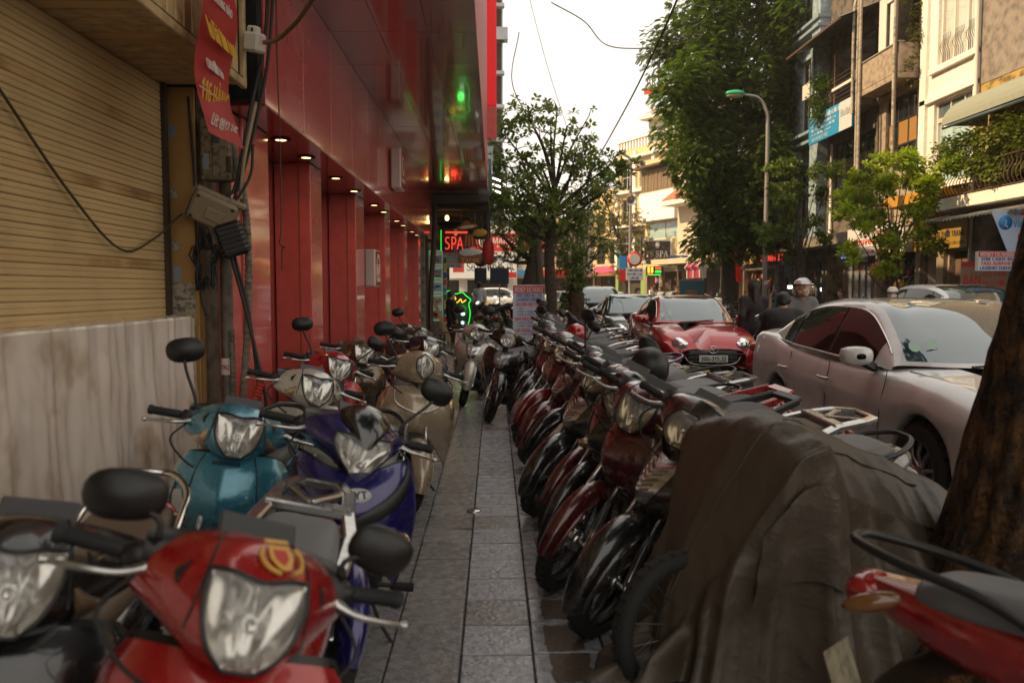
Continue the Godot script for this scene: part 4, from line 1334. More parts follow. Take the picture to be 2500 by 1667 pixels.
func car_shape(k: Dictionary) -> Dictionary:
	var out := {}
	var sc: Vector3 = k.get("sc", Vector3.ONE)
	var zf := 1.43; var zr := -1.39; var ar: float = k.get("arch", .385)
	var W := .92
	var zs := [-2.46, -2.40, -2.2, -1.75, -1.2, -.4, .4, 1.0, 1.5, 1.95, 2.2, 2.36, 2.43]
	var dk: Array = k.get("deck", [.80, 1.03, 1.11, 1.11, 1.03, .985, .965, .965, .93, .86, .79, .70, .60])
	var wd := [.72, .80, .885, .915, .92, .92, .92, .92, .915, .89, .83, .72, .60]
	var at := func(a: Array, z: float) -> float:
		for i in zs.size() - 1:
			if z <= zs[i + 1] or i == zs.size() - 2:
				return crv(a, i + clampf((z - zs[i]) / (zs[i + 1] - zs[i]), 0, 1))
		return a[0]
	# lower body
	var g := G.new()
	var rows := []
	var n := 110
	for i in n + 1:
		var z := lerpf(-2.46, 2.43, i / float(n))
		var d: float = at.call(dk, z)
		var w: float = at.call(wd, z)
		var lo := .20 + .10 * pow(clampf((absf(z) - 2.0) / .45, 0, 1), 2.0)
		for zw in [zf, zr]:
			var q := absf(z - zw)
			if q < ar: lo = maxf(lo, .33 + sqrt(ar * ar - q * q))
		var half := []
		var shy := maxf(.70 if k.get("hatch", false) == false else .72, lo + .03)
		shy = minf(shy, d - .06)
		lo = minf(lo, shy - .02)
		half.append(Vector3(0, d + .018, z))
		half.append(Vector3(w * .45, d + .014, z))
		half.append(Vector3(w * .74, d + .0, z))
		half.append(Vector3(w * .885, d - .028, z))
		half.append(Vector3(w * .945, d - .075, z))
		half.append(Vector3(w * .985, lerpf(d - .075, shy, .55), z))
		half.append(Vector3(w * 1.0, shy, z))
		half.append(Vector3(w * .985, lerpf(shy, lo, .35), z))
		half.append(Vector3(w * .978, lerpf(shy, lo, .75), z))
		half.append(Vector3(w * .955, lo, z))
		half.append(Vector3(w * .86, lo + .01, z))
		var row := PackedVector3Array()
		for p in half: row.append(Vector3(p.x, p.y, p.z) * sc)
		for j in range(half.size() - 1, 0, -1): row.insert(0, Vector3(-half[j].x, half[j].y, half[j].z) * sc)
		rows.append(row)
	g.grid(rows, false, true)
	for e in [0, n]:
		var r: PackedVector3Array = rows[e]
		var m := r.size()
		for j in m / 2: g.quad(r[j], r[j + 1], r[m - 2 - j], r[m - 1 - j]) if e > 0 else g.quad(r[j], r[m - 1 - j], r[m - 2 - j], r[j + 1])
	out.body = g.done()
	# greenhouse: centre, shoulder, rail, belt
	var gr: Array = k.get("roof", [
		V([0,.985,1.10, .42,.985,1.04, .745,.985,.86, .80,.95,.84]),
		V([0,1.22,.66, .38,1.21,.62, .665,1.20,.50, .83,.965,.50]),
		V([0,1.41,.20, .34,1.40,.18, .61,1.37,.12, .84,.97,.12]),
		V([0,1.455,-.35, .34,1.445,-.35, .605,1.405,-.35, .845,.985,-.35]),
		V([0,1.44,-.92, .34,1.43,-.92, .60,1.385,-.92, .84,1.00,-.92]),
		V([0,1.33,-1.48, .36,1.32,-1.46, .645,1.27,-1.42, .82,1.03,-1.40]),
		V([0,1.115,-1.98, .42,1.11,-1.94, .72,1.085,-1.86, .78,1.06,-1.86])])
	var gs := []
	for r in gr: gs.append(r.map(func(p): return p * sc))
	var gl := G.new(); pg(gl, gs, .02, .36, -.60, .60, 20, 12); out.windscreen = gl.done()
	var rf := G.new()
	pg(rf, gs, .36, .66, -.60, .60, 20, 12)
	for sd in [-1, 1]:
		if sd > 0:
			pg(rf, gs, 0, 1, .60, .705, 4, 30); pg(rf, gs, 0, 1, .985, 1.0, 2, 30)
			pg(rf, gs, 0, .13, .705, .985, 4, 6); pg(rf, gs, .83, 1, .705, .985, 4, 8)
		else:
			pg(rf, gs, 0, 1, -.705, -.60, 4, 30); pg(rf, gs, 0, 1, -1, -.985, 2, 30)
			pg(rf, gs, 0, .13, -.985, -.705, 4, 6); pg(rf, gs, .83, 1, -.985, -.705, 4, 8)
	pg(rf, gs, .66, .69, -.60, .60, 20, 3)
	pg(rf, gs, .97, 1.0, -.60, .60, 20, 3)
	pg(rf, gs, 0, .02, -.60, .60, 20, 3)
	out.roof = rf.done()
	var rg := G.new(); pg(rg, gs, .69, .97, -.60, .60, 16, 10, -.002); out.rear = rg.done()
	for sd in [-1, 1]:
		for w in [["front", .13, .45], ["back", .475, .73], ["quarter", .742, .83]]:
			var q := G.new()
			if sd > 0: pg(q, gs, w[1], w[2], .705, .985, 6, 10, -.006)
			else: pg(q, gs, w[1], w[2], -.985, -.705, 6, 10, -.006)
			out[w[0] + str(sd)] = q.done()
		var pb := G.new()
		for s2 in [[.45, .475], [.73, .742]]:
			if sd > 0: pg(pb, gs, s2[0], s2[1], .705, .985, 3, 3, -.001)
			else: pg(pb, gs, s2[0], s2[1], -.985, -.705, 3, 3, -.001)
		out["post" + str(sd)] = pb.done()
		var ch := G.new()
		var tr := []
		for i in 25: tr.append(pat(gs, sd * .99, lerpf(.05, .88, i / 24.0)) + Vector3(sd * .004, 0, 0))
		ch.tube(tr, .008, 6)
		out["chrome" + str(sd)] = ch.done()
		ch = G.new()
		var tr2 := []
		for i in 25: tr2.append(pat(gs, sd * .70, lerpf(.06, .86, i / 24.0)) + Vector3(sd * .003, 0, 0))
		ch.tube(tr2, .008, 6)
		out["rail" + str(sd)] = ch.done()
	out.cab = G.new(false).box(Vector3(0, .95, -.35) * sc, Vector3(1.0, .5, 1.7) * sc).done()
	out.g = gs
	out.at = at; out.dk = dk; out.wd = wd; out.sc = sc
	return out

func wheel_mesh(r: float) -> Array:
	var key := "carwheel%.3f" % r
	if not mesh_of.has(key):
		var t := G.new()
		t.lathe([[r * .68, -.10], [r * .93, -.105], [r * .99, -.08], [r, -.05], [r, .05], [r * .99, .08], [r * .93, .105], [r * .68, .10]], 36)
		for i in 48:
			var a := TAU * i / 48.0
			t.box(Vector3(cos(a) * r * .995, 0, sin(a) * r * .995), Vector3(.012, .16, .016), Basis(Vector3.UP, -a))
		var w := G.new()
		w.lathe([[r * .70, .098], [r * .665, .10], [r * .64, .075], [r * .62, -.08]], 36)
		w.lathe([[0, .078], [.045, .078], [.055, .06], [.055, .03], [0, .03]], 16)
		for i in 10:
			var a := TAU * i / 10.0
			w.tube([Vector3(cos(a) * .04, .06, sin(a) * .04), Vector3(cos(a) * r * .4, .082, sin(a) * r * .4), Vector3(cos(a + .05) * r * .65, .07, sin(a + .05) * r * .65)], [.02, .017, .022], 6)
		w.lathe([[0, -.02], [r * .45, -.02], [r * .45, -.04], [0, -.04]], 24)
		mesh_of[key] = t.done(); mesh_of[key + "w"] = w.done()
	return [mesh_of[key], mesh_of[key + "w"]]

func car(shape: Dictionary, col: Material, label: String, at: Vector3, yaw: float, o := {}) -> Node3D:
	var root := thing("car", label, "car", at, deg_to_rad(yaw), o.get("group", ""))
	var sc: Vector3 = shape.sc
	var body := part(root, "body", shape.body, col)
	part(root, "roof", shape.roof, col)
	part(root, "windscreen", shape.windscreen, mt("car_glass"))
	part(root, "rear_window", shape.rear, mt("car_glass"))
	part(root, "cabin_lining", shape.cab, mt("car_black"))
	for sd in ["-1", "1"]:
		for w in ["front", "back", "quarter"]: part(root, "window", shape[w + sd], mt("car_glass_side"))
		part(root, "door_post", shape["post" + sd], mt("car_black"))
		part(root, "trim", shape["chrome" + sd], mt("chrome"))
		part(root, "gutter_trim", shape["rail" + sd], mt("chrome"))
	var r := .33 * maxf(sc.y, .96)
	for z in [1.43, -1.39]:
		for sd in [-1, 1]:
			var wm := wheel_mesh(r)
			var t := part(root, "wheel", wm[0], mt("car_tyre"), Transform3D(Basis(Vector3(0, 0, 1), -PI / 2 * sd), Vector3(sd * .80 * sc.x, r, z * sc.z)))
			part(t, "rim", wm[1], mt("alloy"))
			part(root, "wheel_arch", cached("arch%s" % sc, func(): return G.new().lathe([[.0, .12], [.36, .12], [.40, .0], [.40, -.1]], 24)), mt("car_black"), Transform3D(Basis(Vector3(0, 0, 1), PI / 2 * sd), Vector3(sd * .62 * sc.x, r, z * sc.z)))
	# doors: seams, handles, mirrors
	for sd in [-1, 1]:
		for z in [.93, -.10, -1.02]:
			var sm := []
			for i in 9:
				var y := lerpf(.30, .955, i / 8.0)
				var bow: float = [.985, .985, .99, 1.0, 1.0, .995, .985, .965, .95][i]
				sm.append(Vector3(sd * (.92 * bow - .001) * sc.x, y * sc.y, (z - (.10 * pow(1 - i / 8.0, 2) if z > .5 else 0.0)) * sc.z))
			part(root, "door_seam", G.new().tube(sm, .0035, 5), mt("car_black"))
		for z in [-.0, -1.0]:
			var h := part(root, "door_handle", G.new().tube(spl(V([sd * .915,.80,0, sd * .945,.802,-.04, sd * .945,.805,-.18, sd * .915,.805,-.22]), 8), .012, 8), o.get("handle", mt("chrome")), X(Vector3((sc.x - 1) * sd * .92, (sc.y - 1) * .8, (z - .02) * sc.z)))
			h.position.x -= sd * .0
		var mr := part(root, "door_mirror", cached("dmirror%d" % sd, func():
			var g := G.new()
			var rows := []
			for i in 7:
				var q: float = [.55, .85, .98, 1.0, .96, .8, .3][i]
				var z: float = [-.05, -.03, 0.0, .03, .06, .09, .115][i]
				var row := PackedVector3Array()
				for j in 16:
					var a := TAU * j / 16
					row.append(Vector3(sd * .12 + .125 * q * signf(cos(a)) * pow(absf(cos(a)), .7), .075 * q * signf(sin(a)) * pow(absf(sin(a)), .7), z))
				rows.append(row)
			g.grid(rows, true)
			return g), col, X(Vector3(sd * .86 * sc.x, 1.04 * sc.y, .62 * sc.z)))
		part(mr, "mirror_glass", cached("dmirrorg%d" % sd, func(): return G.new(false).cbox(Vector3(sd * .12, 0, -.045), Vector3(.20, .115, .012), .02)), mt("mirror_face"))
		part(mr, "mirror_foot", G.new(false).cbox(Vector3(sd * .02, -.07, .02), Vector3(.14, .07, .07), .02, Basis(Vector3(0, 0, 1), sd * .5)), mt("car_black"))
	# face
	var zt: float = 2.43 * sc.z
	var hm: float = sc.y
	var gx: float = sc.x
	if o.get("face", true):
		part(root, "grille", G.new(false).cbox(Vector3(0, .50 * hm, zt - .035), Vector3(.92 * gx, .20 * hm, .10), .05), mt("car_black"))
		for i in 4: part(root, "grille_bar", B1(Vector3(.90 * gx, .014, .012), .004), mt("car_black"), X(Vector3(0, (.42 + .055 * i) * hm, zt + .018)))
		part(root, "grille_frame", G.new().tube(spl(V([-.50 * gx,.63 * hm,zt - .03, -.48 * gx,.46 * hm,zt + .0, -.30 * gx,.365 * hm,zt + .025, .30 * gx,.365 * hm,zt + .025, .48 * gx,.46 * hm,zt + .0, .50 * gx,.63 * hm,zt - .03]), 30), .006, 8), mt("chrome"))
		for sd in [-1, 1]:
			var hl := part(root, "headlight", G.new().tube(spl(V([sd * .44 * gx,.655 * hm,zt - .045, sd * .60 * gx,.68 * hm,zt - .13, sd * .74 * gx,.72 * hm,zt - .29, sd * .84 * gx,.78 * hm,zt - .56]), 14), [.04, .065, .085, .10, .105, .10, .09, .055, .05, .045, .04, .035, .03, .02, .008], 10, true, 1.15), o.get("lamp", mt("car_lamp")))
			if o.has("drl"): part(hl, "daylight_strip", G.new().tube(V([sd * .50 * gx,.62 * hm,zt + .01, sd * .80 * gx,.66 * hm,zt - .2]), .02, 8), o.drl)
			part(root, "fog_lamp_recess", G.new(false).cbox(Vector3(sd * .62 * gx, .36 * hm, zt - .13), Vector3(.22, .12, .10), .03, Basis(Vector3.UP, sd * .5)), mt("car_black"))
		if o.has("plate"):
			var p := part(root, "number_plate", G.new(false).cbox(Vector3(0, .455 * hm, zt + .045), Vector3(.47, .11, .012), .004), mt("plate"))
			text(p, o.plate, X(Vector3(0, .455 * hm, zt + .053)), .41, .075, mt("plate_ink"))
		if o.get("emblem", "") == "wing":
			var em := part(root, "emblem", G.new().tube(range(25).map(func(i): return Vector3(.075 * cos(TAU * i / 24.0), .60 * hm + .058 * sin(TAU * i / 24.0), zt + .03)), .008, 8, false), mt("chrome"))
			part(em, "emblem_wing", G.new().tube(spl(V([-.06,.625 * hm,zt + .03, -.02,.61 * hm,zt + .033, 0,.58 * hm,zt + .036, .02,.61 * hm,zt + .033, .06,.625 * hm,zt + .03]), 12), .008, 8), mt("chrome"))
	for sd in [-1, 1]:
		part(root, "tail_light", G.new().ball(Vector3(sd * .74 * gx, .90 * hm, -2.28 * sc.z), Vector3(.16, .075, .10), 12, 8, Basis(Vector3.UP, sd * .5)), mt("tail_red"))
		part(root, "wiper", G.new().tube(V([sd * .05 * gx - .3 * gx,.995 * hm,1.12 * sc.z, sd * .05 * gx + .28 * gx,1.03 * hm,1.02 * sc.z]), .009, 6), mt("car_black"))
	# bonnet seams
	for sd in [-1, 1]:
		var ln := []
		for i in 10:
			var z := lerpf(1.0, 2.15, i / 9.0)
			var d: float = shape.at.call(shape.dk, z)
			var w: float = shape.at.call(shape.wd, z)
			ln.append(Vector3(sd * w * lerpf(.80, .70, i / 9.0), d - .008, z) * sc)
		part(root, "bonnet_seam", G.new().tube(ln, .0035, 5), mt("car_black"))
	if o.get("badge_stickers", false):
		for q in [[-.62, 1.10, .93], [-.47, 1.115, .905]]: part(root, "screen_sticker", G.new().lathe([[0, .003], [.045, .003]], 16, Transform3D(Basis(Vector3.RIGHT, .62) * Basis(Vector3.RIGHT, PI / 2 - .62 - .5), Vector3(q[0] * gx, q[1] * hm + .02, q[2] * sc.z - .11))), mt("sticker_mint", L(.40, .55, .48), .5))
	return root

func all_cars():
	var saloon := car_shape({"sc": Vector3(1.0, 1.045, 1.0)})
	var hatch := car_shape({"sc": Vector3(.92, 1.02, .86)})
	var suv := car_shape({"sc": Vector3(1.0, 1.18, .94), "hatch": true, "deck": [.80, 1.0, 1.08, 1.08, 1.03, .985, .965, .965, .95, .92, .87, .78, .62],
		"roof": [V([0,.985,1.05, .42,.985,1.0, .75,.985,.86, .80,.95,.84]), V([0,1.22,.66, .38,1.21,.62, .68,1.20,.50, .83,.965,.50]), V([0,1.40,.22, .34,1.39,.2, .64,1.36,.14, .84,.97,.10]), V([0,1.44,-.45, .34,1.435,-.45, .64,1.39,-.45, .845,.985,-.45]), V([0,1.43,-1.15, .34,1.42,-1.15, .64,1.37,-1.15, .84,1.00,-1.15]), V([0,1.36,-1.75, .36,1.35,-1.75, .65,1.27,-1.70, .82,1.03,-1.7]), V([0,1.10,-2.1, .42,1.10,-2.1, .72,1.085,-2.05, .78,1.06,-2.0])]})
	var sil := mt("car_silver", L(.70, .69, .68), .34, .0, {"coat": 1.0, "cr": .03, "t": "soft", "s": .6})
	var redm := mt("car_red", L(.36, .008, .012), .30, .35, {"coat": 1.0, "cr": .03})
	var dark := mt("car_dark", L(.022, .023, .026), .3, .3, {"coat": 1.0, "cr": .03})
	var wht := mt("car_white", L(.55, .55, .54), .35, 0, {"coat": 1.0, "cr": .04})
	var gry := mt("car_grey", L(.10, .105, .11), .3, .3, {"coat": 1.0, "cr": .03})
	var gp := "cars standing along the kerb"
	car(saloon, sil, "silver saloon with tinted side windows beside the big tree trunk", Vector3(3.78, -.08, -6.9), 0, {"group": gp, "badge_stickers": true})
	car(hatch, redm, "red hatchback facing the camera with white number plate", Vector3(3.62, -.08, -15.4), -1, {"group": gp, "plate": "30G-315.33", "emblem": "wing", "handle": redm, "badge_stickers": true})
	car(hatch, dark, "dark grey saloon behind the red hatchback", Vector3(3.45, -.08, -20.6), -1, {"group": gp, "handle": dark})
	car(suv, dark, "black off-roader with lit daylight strips behind the stub tree", Vector3(3.2, -.08, -26.0), -1, {"group": gp, "drl": mt("daylight", L(.9, .9, .9), .4, 0, {"e": [1.0, .97, .9, 2.0]}), "handle": dark})
	car(saloon, wht, "white car behind the black off-roader", Vector3(4.6, -.08, -33.0), 0, {"face": true})
	car(saloon, wht, "white car crossing before the cream street corner", Vector3(9.1, -.08, -41.0), -70, {})
	car(suv, wht, "white car standing across the far left junction", Vector3(.6, -.08, -50), 80, {})
	car(hatch, gry, "grey car at the far junction by the bank", Vector3(4.8, -.08, -54), 60, {})
	car(suv, sil, "silver car by the far right pavement behind the big trunk", Vector3(9.3, -.08, -17.2), 180, {"handle": sil})

# ---------- trees
func leaf_mesh(kind: String) -> Mesh:
	return cached("leaf_" + kind, func():
		var g := G.new(false)
		if kind == "frond":
			for i in 8:
				var t := i / 7.0
				var c := Vector3(0, -.08 * t * t, .03 + .32 * t)
				for sd in [-1, 1]:
					var d := Vector3(sd * .13, -.03, .05) * (1.0 - .45 * absf(t - .4))
					var w := Vector3(0, .006, .046)
					g.quad(c, c + d * .45 - w * 1.3 + Vector3(0, .012, 0), c + d * 1.15, c + d * .5 + w * 1.3 + Vector3(0, .012, 0))
		elif kind == "spray":
			for i in 8:
				var a := TAU * i / 8.0 + .5 * (i % 2)
				var el := .15 + .5 * (i % 3)
				var d := Vector3(cos(a) * cos(el), sin(el) * .8 - .1, sin(a) * cos(el))
				var s := d.cross(Vector3.UP).normalized()
				var l := .15 + .035 * (i % 3)
				g.quad(d * .02, d * l * .55 - s * .038 + Vector3(0, .008, 0), d * l + Vector3(0, -.025, 0), d * l * .55 + s * .038 + Vector3(0, .008, 0))
		else:
			for i in 7:
				var a := TAU * i / 7.0
				var p := Vector3(cos(a) * .07, .03 * sin(i * 2.1), sin(a) * .07)
				var d := Vector3(cos(a + .6), .3 * cos(i * 3.0), sin(a + .6)).normalized()
				var s := d.cross(Vector3.UP).normalized()
				g.quad(p, p + d * .03 - s * .022, p + d * .065, p + d * .03 + s * .022)
		return g)

# clumps: [x, y, z offset of its centre, radius, how many leaf sprays]; trunk: points; all relative to the foot
func tree(called: String, label: String, at: Vector3, trunk: Array, r0: float, r1: float, clumps: Array, kind: String, tint: Color, o := {}) -> Node3D:
	var root := thing(called, label, o.get("cat", "tree"), at, 0, o.get("group", ""))
	var bark: Material = o.get("bark", mt("bark", L(.11, .075, .05), .9, 0, {"t": "bark", "s": Vector3(3.0, .8, 3.0), "n": "barkn", "ns": .8, "w": true}))
	var r := RandomNumberGenerator.new()
	r.seed = label.hash()
	var tg := G.new()
	var n := trunk.size() * 5
	var tp := spl(trunk, n)
	var rad := []
	for i in n + 1:
		rad.append(lerpf(r0, r1, i / float(n)) * (1.0 + .5 * pow(maxf(0, 1.0 - i / float(n) * 6.0), 2)) * r.randf_range(.95, 1.06))
	tg.tube(tp, rad, 12)
	var limbs := G.new()
	var xf := []
	var cl := PackedColorArray()
	var lr: float = o.get("limb", r1 * .55)
	for c in clumps:
		var ce := Vector3(c[0], c[1], c[2])
		# the limb leaves the upper trunk below its clump
		var k := clampi(int(n * clampf((ce.y * o.get("low", .62)) / tp[n].y, o.get("min", .55), 1.0)), 0, n)
		var p0: Vector3 = tp[k]
		var mid: Vector3 = p0.lerp(ce, .5) + Vector3(r.randf_range(-.1, .1), absf(ce.x - p0.x) * -.12 + r.randf_range(-.05, .25), r.randf_range(-.1, .1)) * o.get("wig", 1.0)
		var lp := spl([p0, mid, ce], 10)
		var lrad := []
		for i in 11: lrad.append(lr * lerpf(1.0, .28, i / 10.0) * clampf(c[3] + .35, .5, 1.3))
		limbs.tube(lp, lrad, 7)
		for i in o.get("twigs", 7):
			var d: Vector3 = Vector3(r.randfn(), r.randfn() + .35, r.randfn()).normalized() * c[3] * r.randf_range(.6, 1.0) * o.get("twig_len", 1.0)
			var q0: Vector3 = lp[r.randi_range(5, 10)]
			limbs.tube([q0, q0 + d * .5 + Vector3(0, .04, 0), q0 + d], [lr * .26, lr * .18, lr * .07], 5, false)
		var cv := r.randf_range(.72, 1.3)
		for i in c[4]:
			var d: Vector3 = Vector3(r.randfn(), r.randfn() * .85, r.randfn())
			d = d.normalized() * pow(r.randf(), .45) * c[3]
			var p: Vector3 = ce + d
			var out: Vector3 = (d + Vector3(0, -.12, 0) * c[3]).normalized()
			var yaw := atan2(out.x, out.z) + r.randf_range(-1.2, 1.2)
			var pitch := -asin(clampf(out.y, -1, 1)) * (.25 if kind == "frond" else .6) + (r.randf_range(-.25, .75) if kind == "frond" else r.randf_range(-.25, .45))
			var s: float = r.randf_range(.7, 1.25) * o.get("size", 1.0)
			xf.append(Transform3D(Basis.from_euler(Vector3(pitch, yaw, r.randf_range(-.6, .6))) * Basis.from_scale(Vector3(s, s, s)), p))
			var v := r.randf_range(.62, 1.35) * cv
			var y: float = r.randf() * o.get("yellow", .25)
			cl.append(Color(tint.r * v * (1.0 + y), tint.g * v, tint.b * v * (1.0 - y * .5)))
	part(root, "trunk", tg, bark)
	part(root, "limbs", limbs, bark)
	if xf.size():
		var mm := MultiMesh.new()
		mm.transform_format = MultiMesh.TRANSFORM_3D
		mm.use_colors = true
		mm.mesh = leaf_mesh(kind)
		mm.instance_count = xf.size()
		for i in xf.size():
			mm.set_instance_transform(i, xf[i]); mm.set_instance_color(i, cl[i])
		var mi := MultiMeshInstance3D.new()
		mi.name = "crown"
		mi.multimesh = mm
		mi.material_override = mt("leaf", Color.WHITE, .5, 0, {"vc": true, "back": Color(.85, .95, .5)})
		mi.set_meta("kind", "stuff")
		root.add_child(mi, true)
	return root

func all_trees():
	var G1 := Color(.16, .235, .06)
	# the lopped tree over the sandwich board: s is metres per photo step at its distance
	var c1 := []
	for q in [[1290,300,.75,42],[1240,330,.45,16],[1250,405,.6,30],[1320,390,.6,26],[1215,440,.6,34],[1300,460,.75,46],[1380,330,.5,9],[1400,400,.6,26],[1430,360,.45,12],[1345,310,.4,5],[1370,255,.4,3],[1440,290,.3,2],[1450,430,.6,34],[1500,400,.5,22],[1520,420,.35,14],[1480,470,.55,30],[1420,490,.7,44],[1350,520,.7,44],[1250,520,.7,46],[1225,480,.5,30],[1400,560,.6,34],[1290,570,.5,24]]:
		c1.append([(q[0] - 1350) * .012, 1.52 + (706 - q[1]) * .012, rng.randf_range(-1.0, 1.0), q[2], int(q[3] * 1.3)])
	tree("street_tree", "lopped leafy tree with bare branch stubs behind the money exchange board", P(1.66, 24), V([0,0,0, .02,1.2,0, -.05,2.4,0, .0,3.5,0, .1,4.4,0]), .17, .13, c1, "spray", G1, {"twigs": 8, "min": .62, "limb": .07, "low": .7, "twig_len": 1.1, "size": 1.2})
	tree("street_tree", "dark leaning tree left of the lopped one", P(1.2, 31), V([-.2,0,0, .1,1.6,0, .35,3.0,0, .2,4.0,0]), .3, .2, [[-1.0, 3.6, 0, .9, 60], [-.2, 3.2, .4, .7, 40], [-1.1, 4.6, -.4, .9, 60], [.4, 4.4, .2, .9, 60], [-.3, 5.2, 0, .9, 60], [.9, 3.4, .2, .6, 34], [-.9, 2.6, .1, .6, 30]], "spray", G1 * .42, {})
	tree("street_tree", "slim mottled trunk tree between the dark one and the lopped one", P(1.55, 28.5), V([0,0,0, .05,1.6,0, -.02,3.0,0, .1,4.2,0]), .15, .1, [[.3, 4.6, .2, .8, 40], [-.5, 4.4, 0, .7, 36], [-.2, 3.8, .2, .5, 18]], "spray", G1, {"bark": mt("bark_pale", L(.20, .16, .12), .9, 0, {"t": "bark", "s": 2.0, "w": true})})
	tree("street_tree", "dense dark round tree behind the lopped tree", P(4.0, 42), V([0,0,0, .0,1.8,0, .1,3.2,0]), .2, .16, [[-.2, 4.4, 0, 1.5, 190], [1.2, 4.2, .3, 1.3, 150], [.5, 5.6, 0, 1.3, 150], [1.6, 3.7, 0, .9, 70], [-1.2, 4.0, 0, 1.0, 80]], "spray", G1 * .4, {})
	tree("street_tree", "pale sunlit tree around the loudspeaker pole", P(8.6, 54), V([0,0,0, .1,2.2,0, -.1,4.0,0]), .24, .14, [[-.6, 6.2, 0, 1.7, 150], [-1.8, 5.2, 0, 1.2, 90], [.7, 5.4, .2, 1.4, 120], [-.4, 4.2, .4, 1.1, 80], [1.3, 4.0, 0, .9, 60], [-1.3, 7.4, 0, 1.0, 60], [-.5, 2.6, .2, .6, 40]], "spray", Color(.15, .135, .062), {"yellow": .4, "size": 1.2})
	# the stub trunk with shoots
	var ch := []
	for i in 12:
		var a := i * 2.4
		ch.append([cos(a) * rng.randf_range(.1, .28), rng.randf_range(1.05, 2.45), sin(a) * rng.randf_range(.1, .28), .25, 15])
	tree("stub_tree", "thick lopped stub trunk crowded with leafy shoots", P(1.77, 18.3), V([0,0,0, .02,.6,0, .06,1.15,0, .05,1.45,0]), .165, .18, ch, "spray", Color(.085, .13, .03), {"limb": .03, "min": .6, "bark": mt("bark_brown", L(.13, .07, .035), .9, 0, {"t": "bark", "s": Vector3(5, .8, 5), "n": "barkn", "ns": 1.0, "w": true}), "size": .8})
	# the great feather-leaved tree across the street
	var c2 := []
	var r := RandomNumberGenerator.new(); r.seed = 42
	for q in [[1600,110],[1560,130],[1620,200],[1580,230],[1640,290],[1600,330],[1700,130],[1700,60],[1660,20],[1760,20],[1780,110],[1720,210],[1800,200],[1700,300],[1650,380],[1690,420],[1760,300],[1830,290],[1770,390],[1840,380],[1880,200],[1900,110],[1870,30],[1920,240],[1900,330],[1690,460],[1670,430],[1740,470],[1810,480],[1860,450],[1720,540],[1690,590],[1760,570],[1810,580],[1840,560],[1650,210],[1740,-60],[1850,-60],[1640,-70],[1940,30],[1950,150]]:
		var dz := r.randf_range(-2.6, 2.6)
		var f := 34.0 - dz
		if q[0] < 1940: q[0] = 1940 - (1940 - q[0]) * .82
		c2.append([(q[0] - 1207) * f / 2000.0 - 9.75, 1.52 + (706 - q[1]) * f / 2000.0, dz, r.randf_range(1.05, 1.5), int(r.randf_range(620, 780))])
	tree("great_tree", "great feather-leaved tree with broad dark crown across the street", P(9.75, 34), V([.1,0,0, .05,1.5,0, -.05,3.0,0, -.1,4.6,0, .1,7.0,0, .2,9.5,0]), .34, .16, c2, "frond", Color(.10, .165, .036), {"size": .60, "min": .5, "limb": .05, "twigs": 1, "low": .8})
	# young trees in front of the houses
	var c3 := []
	for q in [[1890,415],[1930,410],[1985,430],[2025,425],[1900,470],[1950,460],[2010,480],[1880,560],[1915,550],[1900,500],[1985,545],[2005,590],[1900,600],[1950,620],[1935,590],[1870,575]]:
		c3.append([(q[0] - 1955) * .01285, 1.52 + (706 - q[1]) * .01285, r.randf_range(-.6, .6), .36, 30])
	tree("young_tree", "young open-crowned tree beside the lamp post", P(9.6, 25.7), V([0,0,0, .0,1.0,0, -.03,2.0,0, .05,3.2,0]), .10, .05, c3, "spray", Color(.11, .16, .035), {"size": 1.1, "twigs": 5, "limb": .035, "min": .35, "low": .5})
	var c4 := []
	for q in [[2110,440],[2150,400],[2200,390],[2250,400],[2300,400],[2085,480],[2130,500],[2180,460],[2230,450],[2280,460],[2060,520],[2110,550],[2170,530],[2230,520],[2270,500],[2200,570],[2160,600],[2240,580],[2270,600],[2140,450],[2260,430],[2080,620],[2160,650]]:
		c4.append([(q[0] - 2185) * .0098, 1.52 + (706 - q[1]) * .0098, r.randf_range(-.6, .6), .33, 28])
	tree("young_tree", "young tree with yellow-green sunlit leaves on wooden stakes", P(9.6, 19.6), V([0,0,0, .0,1.0,0, -.03,1.8,0, .05,2.6,0]), .06, .045, c4, "spray", Color(.24, .34, .03), {"size": 1.15, "twigs": 4, "limb": .028, "min": .35, "low": .5, "yellow": .5})
	var tri := thing("tree_stakes", "tripod of wooden stakes tied round the yellow-green young tree", "tree stakes", P(9.6, 19.6))
	var wood := mt("stake_wood", L(.14, .085, .05), .8, 0, {"t": "mottle", "s": Vector3(6, 1, 6)})
	for i in 3:
		var a := i * TAU / 3 + .5
		part(tri, "stake", G.new().tube([Vector3(cos(a) * .55, 0, sin(a) * .55), Vector3(cos(a) * .09, 1.75, sin(a) * .09)], .03, 8), wood)
	for i in 3:
		var a := i * TAU / 3 + .5; var b := (i + 1) * TAU / 3 + .5
		part(tri, "rail", G.new().tube([Vector3(cos(a) * .36, .75, sin(a) * .36), Vector3(cos(b) * .36, .75, sin(b) * .36)], .022, 8), wood)
	# the big trunk at the right edge
	var root := thing("big_tree", "massive rough-barked leaning trunk at the right edge", "tree", P(1.88, 3.05))
	var g := G.new()
	var rows := []
	var nz := FastNoiseLite.new(); nz.seed = 3; nz.frequency = 2.2; nz.fractal_octaves = 4
	var nz2 := FastNoiseLite.new(); nz2.seed = 8; nz2.frequency = 7.0; nz2.fractal_type = FastNoiseLite.FRACTAL_RIDGED
